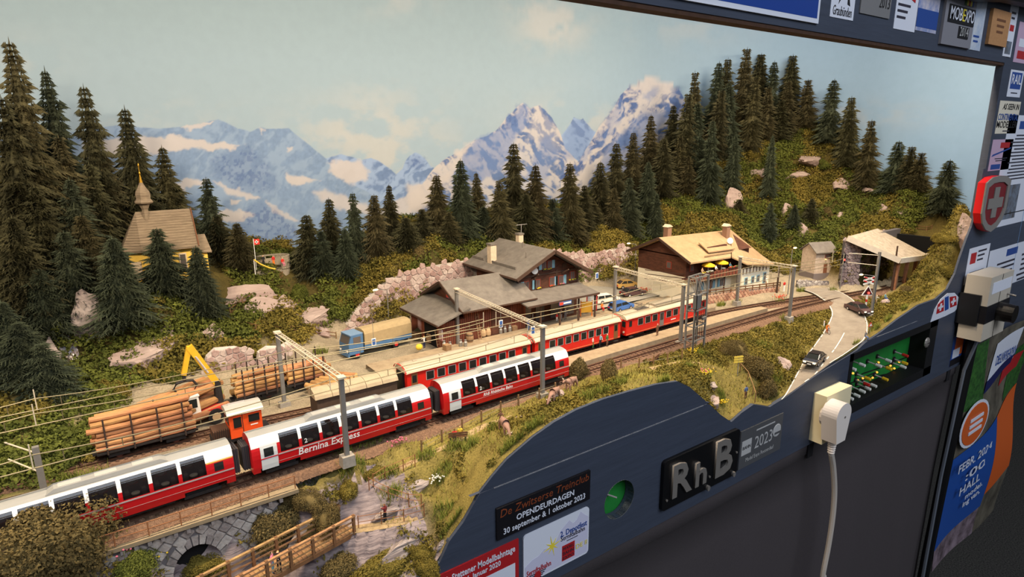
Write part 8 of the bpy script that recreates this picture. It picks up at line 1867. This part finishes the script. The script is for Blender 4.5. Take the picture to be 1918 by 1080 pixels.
# ================================================================== side post and info panel
PG = 'papers and badges on the side panel'; YS = FY+.1
t = sign('magazine_sticker', 'white and blue magazine sticker at the top of the side post', 'sticker', rpx(1889, 131, 1914, 182, YS), .04, P_white, YS, PG); pan(t, .12, .3, .9, .92, P_blue, 'blue_field'); tx(t, 'RAIL', .5, .64, 2.4, P_white, .7, d=.06, bold=.03); lines(t, .2, .8, .1, .2, 1)
t = sign('magazine_badge', 'cream magazine badge with blue and black capitals', 'sticker', rpx(1868, 189, 1907, 250, YS), .04, flat('paper_cream', (216, 206, 186)), YS, PG)
tx(t, 'AS SEEN IN', .55, .82, 1.5, P_black, .8, .3, .02); tx(t, 'CONTINENTAL', .5, .5, 1.7, P_blue, .95, 0, .02); tx(t, 'MODELLER', .48, .27, 1.7, P_black, .95, 0, .02); lines(t, .3, .7, .04, .12, 1)
t = sign('pink_sticker', 'faded pink sticker with red lettering below the magazine badge', 'sticker', rpx(1855, 261, 1893, 318, YS), .04, P_pink, YS, PG); pan(t, .4, .72, .85, .9, P_red, 'red_print'); pan(t, .1, .5, .9, .56, P_blue, 'stripe', .03, [(.05, .45), (.9, .68), (.95, .74), (.1, .52)]); lines(t, .15, .9, .28, .42, 2); pan(t, .1, .04, .55, .2, P_blue, 'train_print')
# shield
x0, x1, z0, z1 = rpx(1842, 330, 1886, 432, FY-1.4); sh = thing('shield', 'thick red shield with grey rim and cross on the side post', 'shield', ((x0+x1)/2, FY, (z0+z1)/2), 0, PG); w, h = x1-x0, z1-z0
def shp(k, y): return [(k*w/2*a, y, k*h/2*b) for a, b in ((-1, .8), (-.55, .97), (0, 1.0), (.55, .97), (1, .8), (1, -.25), (.8, -.62), (.45, -.87), (0, -1.0), (-.45, -.87), (-.8, -.62), (-1, -.25))]
MB().prism(shp(1, -1.2), (0, 1.2, 0)).build('red_body', flat('shield_red', (206, 24, 26), .4), sh); m = MB(); a, b = shp(1.0, -1.45), shp(.78, -1.45); n = 12
for k in range(n): m.prism([a[k], a[(k+1) % n], b[(k+1) % n], b[k]], (0, .25, 0))
m.build('grey_rim', flat('shield_grey', (128, 122, 116), .5), sh); MB().prism(shp(.8, -1.25), (0, .06, 0)).build('dark_field', flat('shield_dark_red', (120, 28, 34), .5), sh); MB().bx(-w*.1, w*.1, -1.4, -1.2, -h*.24, h*.3).bx(-w*.3, w*.3, -1.42, -1.2, -h*.07, h*.11).build('cross', MATS['shield_grey'], sh)
PHOT = flat('photo_print', (120, 132, 150), .4, c2=(70, 60, 50), vs=.5)
X0 = atY(1876, 300, YS)[0]; t = sign('info_sheet', 'tall white text sheet with a mountain photo beside the shield', 'paper', (X0, X0+21, atY(1890, 420, YS)[2], atY(1890, 215, YS)[2]), .04, P_white, YS, PG); lines(t, .1, .9, .42, .84, 14, seed=3); pan(t, .18, .06, .62, .38, PHOT, 'photo'); pan(t, .3, .88, .7, .95, P_blue, 'logo')
t = sign('logo_card', 'white club card with small red emblem on the panel edge', 'paper', rpx(1811, 462, 1848, 525, YS), .05, P_white, YS, PG); lines(t, .45, .95, .55, .92, 3, cen=False); pan(t, .12, .55, .38, .85, P_red, 'emblem'); lines(t, .1, .95, .1, .35, 2)
X0 = atY(1845, 540, YS)[0]; t = sign('info_sheet', 'wide white text sheet with two train photos behind the controller', 'paper', (X0-1, X0+32, atY(1855, 665, YS)[2], atY(1855, 470, YS)[2]), .04, P_white, YS, PG)
lines(t, .14, .50, .42, .88, 11, seed=5); lines(t, .56, .95, .40, .9, 11, seed=6); pan(t, .3, .91, .5, .97, P_blue, 'logo'); pan(t, .02, .02, .25, .26, PHOT, 'photo'); pan(t, .36, .06, .62, .34, PHOT, 'photo')
m = MB(); p0, p1 = atY(1812, 664, YS), atY(1890, 631, YS); mb = MB().bar((p0[0]-1, -.1, p0[2]), (p0[0]+38, -.1, p0[2]), .25, .5)
tag(mb.build('panel_ledge', M_black, None, (0, YS, 0)), 'thin black ledge under the text sheets on the side panel', 'ledge')
tag(MB().bar((XP+2.5, 0, 14.2), (XR-8, 0, 14.2), .1, .18).build('panel_seam', M_black, None, (0, YS-.05, 0)), 'thin black seam across the side panel below the shield', 'seam')
# hand controller clipped to the post
pc = atY(1843, 570, FY-2.4); hc = thing('controller', 'grey box controller with black strap and black knob', 'controller', (pc[0], FY, pc[2]), 0, PG); M_cg = flat('controller_grey', (188, 178, 162), .45)
w = abs(atY(1872, 560, FY-2)[0]-atY(1815, 575, FY-2)[0])*.72
MB().bx(-w/2, w/2, -4.6, -.6, -6.0, 6.6).build('case', M_cg, hc); MB().bx(-w/2-.1, w/2+.1, -4.75, -.4, -2.4, 1.0).build('strap', P_black, hc); MB().cyl((.6, -4.6, -.9), (.6, -7.4, -1.0), 1.9, 1.75, n=20).build('knob', flat('knob_black', (24, 20, 18), .25), hc); MB().bx(-w/2+1.2, w/2-.6, -4.68, -4.6, 3.2, 5.4).build('label', P_white, hc); MB().cyl((w/2-1.6, -4.6, 2.0), (w/2-1.4, -6.0, 1.8), .2, n=6).build('toggle', P_alu, hc); MB().bx(-.05, .05, -4.66, -4.55, -6, 6.6).build('case_seam', M_dark, hc); MB().bx(-w/2-.6, -w/2, -3.6, -.1, -3, 3).build('clip', M_black, hc)
tag(MB().tube([(pc[0]+.5, FY-2.5, pc[2]-6), (pc[0]-.5, FY-1.2, pc[2]-14), (pc[0]-2.2, FY-1.0, -40), (pc[0]-6, FY-2, -80), (pc[0]-9, FY-2, -109)], .35, n=6).build('controller_cable', flat('cable_grey', (96, 100, 108), .35), None), 'grey cable running down from the controller to the floor', 'cable')
# banner stand below the panel
bx0, bx1 = atY(1803, 740, FY-.8)[0], atY(1906, 760, FY-.8)[0]; bn = thing('show_banner', 'crumpled printed show banner hanging below the side panel', 'banner', (bx0, FY-.8, -12), 0); bw, bh = bx1-bx0, 54.0
def bwav(u, v): return .9*math.sin(v*9+u*2)*u + .5*math.sin(u*6+v*4)
def bpan(poly, m, nm, d=0.0, n=10, k=26):
    if poly is None: poly = [(0, 0), (1, 0), (1, 1), (0, 1)]
    a, b, c, e = [np.array(q, float) for q in poly]; G = []
    for i in range(k+1):
        row = []
        for j in range(n+1):
            s_, r2 = j/n, i/k; q = (a*(1-s_)+b*s_)*(1-r2)+(e*(1-s_)+c*s_)*r2; row.append((q[0]*bw, bwav(q[0], q[1])-d, (q[1]-1)*bh))
        G.append(row)
    return MB().grid(G).build(nm, m, bn, smooth=True)
bpan(None, flat('banner_photo', (120, 112, 96), .4, c2=(64, 58, 50), vs=.16), 'cloth'); bpan([(.0, .72), (.3, .70), (.2, 1.0), (0, 1.0)], P_green, 'leaf_print', .12); bpan([(.75, .62), (1, .66), (1, .9), (.8, .86)], P_green, 'grass_print', .12)
bpan([(0, .1), (.62, .14), (.62, .58), (0, .5)], flat('banner_blue', (30, 78, 158), .35), 'blue_field', .14); bpan([(.62, .2), (1, .25), (1, .66), (.62, .58)], P_orange, 'orange_band', .16); bpan([(0, 0), (.6, 0), (.6, .14), (0, .1)], flat('banner_dark', (60, 48, 50), .5, c2=(150, 130, 140), vs=.25), 'lower_photo', .13); bpan([(.30, .78), (.78, .82), (.78, .97), (.38, .95)], P_white, 'badge', .16); bpan([(.28, .75), (.76, .80), (.78, .84), (.30, .80)], flat('banner_navy', (28, 34, 84), .4), 'badge_foot', .2); bpan([(.6, .72), (.9, .76), (.92, .84), (.66, .82)], P_red, 'red_train_print', .14)
def btx(s, u, v, size, m, wd, d=.5): text(s, size, m, bn, (u*bw, bwav(u, v)-d, (v-1)*bh), extrude=.01, width=wd*bw, bold=.03)
btx('MODELWSHOW', .54, .865, 3.4, P_blue, .42); btx('FEBR. 2024', .30, .465, 3.0, P_white, .48); btx(':00', .34, .40, 3.0, P_white, .3); btx('HALLE', .34, .335, 3.0, P_white, .36); btx('model!', .40, .285, 1.9, P_white, .26); btx('ing van:', .40, .245, 1.9, P_white, .26)
pts = [(bw*(.2+.2*math.cos(a)), bwav(.2, .64)-.45, (.64-1)*bh+5.4*math.sin(a)) for a in np.linspace(0, 2*math.pi, 28)[:-1]]; MB().prism(pts, (0, .1, 0)).build('orange_disc_rim', P_white, bn); c_ = np.mean(np.array(pts), 0); MB().prism([tuple(c_+(np.array(q)-c_)*.88+[0, -.1, 0]) for q in pts], (0, .1, 0)).build('orange_disc', P_orange, bn)
for k in range(3): MB().bx(c_[0]-bw*.09, c_[0]+bw*.09, c_[1]-.3, c_[1]-.15, c_[2]+1.2-1.5*k, c_[2]+1.9-1.5*k).build('disc_text_line', P_white, bn)
tag(MB().tube([(bx0-1.6, FY-1.2, -9), (bx0-2.6, FY-1.0, -30), (bx0-3.4, FY-.6, -60), (bx0-5, FY-.4, -109)], 1.1, n=10).build('black_edge_tube', flat('edge_black', (18, 18, 20), .35), None), 'black hanging edge tube between cloth skirt and banner', 'tube')

# ================================================================== boards on the top beam
TG_ = 'boards and cards on the top beam'; YT = FY
zb = TOPZ+.45
def beam_r(x0, x1, yb, h): X0_, X1_ = atY(x0, yb, YT)[0], atY(x1, yb+3, YT)[0]; z0_ = atY((x0+x1)/2, yb+2, YT)[2]; return X0_, X1_, z0_, z0_+h
xr2 = atY(1529, 45, YT)[0]; zz = atY(1529, 45, YT)[2]
t = sign('blue_name_board', 'large blue board with white border on the top beam', 'sign', (22, xr2, zz, zz+9), .25, P_white, YT, TG_); pan(t, .006, .06, .992, .94, flat('board_royal_blue', (26, 62, 140), .4), 'blue_field'); tx(t, 'na', .945, .5, 5.2, P_white, None, d=.06, bold=.05)
t = sign('canton_card', 'white card with black animal emblem and caption', 'sign', beam_r(1553, 1597, 33, 8), .06, P_white, YT, TG_); tx(t, 'Graubünden', .5, .1, 1.6, P_black, .8)
pan(t, 0, 0, 0, 0, P_black, 'animal_emblem', .03, [(.2, .55), (.3, .8), (.45, .78), (.7, .7), (.85, .85), (.8, .6), (.75, .3), (.8, .2), (.68, .22), (.65, .45), (.5, .48), (.42, .3), (.3, .2), (.35, .35), (.35, .5), (.25, .5)])
t = sign('year_plate', 'grey plate with bronze picture and the year 2013', 'sign', beam_r(1608, 1664, 28, 7), .15, flat('plate_mid_grey', (120, 118, 118), .4), YT, TG_); pan(t, .1, .35, .5, .9, P_wood, 'bronze_picture'); tx(t, '2013', .78, .25, 2.0, P_black, .36); lines(t, .62, .95, .42, .5, 1)
t = sign('train_card', 'white card with a green and red train picture', 'sign', beam_r(1672, 1712, 55, 10), .06, P_white, YT, TG_); pan(t, .15, .5, .9, .95, P_green, 'train_picture'); pan(t, .15, .42, .85, .55, P_red, 'train_red', .04, [(.15, .5), (.85, .38), (.85, .6), (.15, .62)]); lines(t, .08, .8, .12, .36, 3, cen=False)
t = sign('show_poster', 'blue and white show poster on the top beam', 'sign', beam_r(1713, 1752, 58, 10), .06, flat('poster_blue', (92, 120, 176), .4, c2=(206, 196, 200), vs=.5), YT, TG_); pan(t, 0, .05, 1, .3, P_blue, 'caption'); pan(t, .45, .65, .85, .88, M_plas, 'inset')
t = sign('expo_plaque', 'grey plaque with black title bars and the year 2014', 'sign', beam_r(1756, 1812, 85, 9), .4, flat('expo_grey', (126, 124, 130), .5), YT, TG_)
pan(t, .1, .36, .98, .64, P_black, 'title_bar', .08); tx(t, 'MOB', .34, .5, 2.6, P_white, .4, d=.12, bold=.02); tx(t, 'E', .6, .5, 2.6, P_yel, .1, d=.12); tx(t, 'XPO', .8, .5, 2.6, P_white, .32, d=.12, bold=.02); pan(t, .5, .14, .85, .33, P_black, 'year_bar', .08); tx(t, '2014', .68, .24, 1.9, P_etch, .28, d=.12)
for k, m_ in enumerate((P_green, P_yel, P_red, P_yel, P_blue)): pan(t, .58+.06*k, .68, .64+.06*k, .86, m_, 'colour_bar', .08)
t = sign('sleeve_card', 'clear sleeve with pale blue leaflet beside the grey plaque', 'sign', beam_r(1812, 1834, 92, 10), .08, flat('leaflet_blue', (150, 170, 200), .25, c2=(206, 208, 210), vs=.4), YT, TG_); lines(t, .2, .8, .1, .25, 2, P_blue)
t = sign('wooden_plaque', 'small wooden plaque with engraved lines', 'sign', beam_r(1844, 1878, 84, 5.6), .5, P_wood, YT, TG_); lines(t, .2, .8, .3, .8, 3, flat('engraving', (110, 70, 44)))
t = sign('bookmark_card', 'narrow white card with red square at the beam corner', 'sign', beam_r(1877, 1892, 104, 8.5), .05, P_white, YT, TG_); pan(t, .3, .5, .8, .62, P_red, 'red_square'); pan(t, .15, .05, .85, .3, PHOT, 'photo'); lines(t, .2, .8, .7, .9, 2)
t = sign('corner_card', 'pink and white card on the panel beyond the corner', 'sign', (atY(1903, 80, YS)[0], atY(1903, 80, YS)[0]+14, atY(1910, 118, YS)[2], atY(1910, 40, YS)[2]), .05, P_pink, YS, PG); pan(t, .1, .1, .9, .3, P_red, 'red_print'); pan(t, .1, .4, .9, .6, P_white, 'text_field')
pa2, pb2 = atY(1775, -42, YT-1.5), atY(1918, -8, YT-1.5); d_ = pb2-pa2
tag(MB().tube([pa2-d_*.2+[0, 0, .6], pa2, pa2+d_*.35-[0, 0, .5], pa2+d_*.7, pb2+[0, 0, .2], pb2+d_*.6], [1.2, 1.5, 1.9, 1.7, 1.9, 1.6], n=9).build('cloth_roll', P_black, None), 'rolled black cloth lying along the top corner of the beam', 'cloth')
# ================================================================== centimetres -> metres
for me in bpy.data.meshes:
    if me.users: me.transform(Matrix.Scale(S, 4))
for o in col.objects:
    if o.type in ('LIGHT', 'CAMERA'): continue
    o.location = o.location * S
    if o.parent is None: o.location.z += ZO
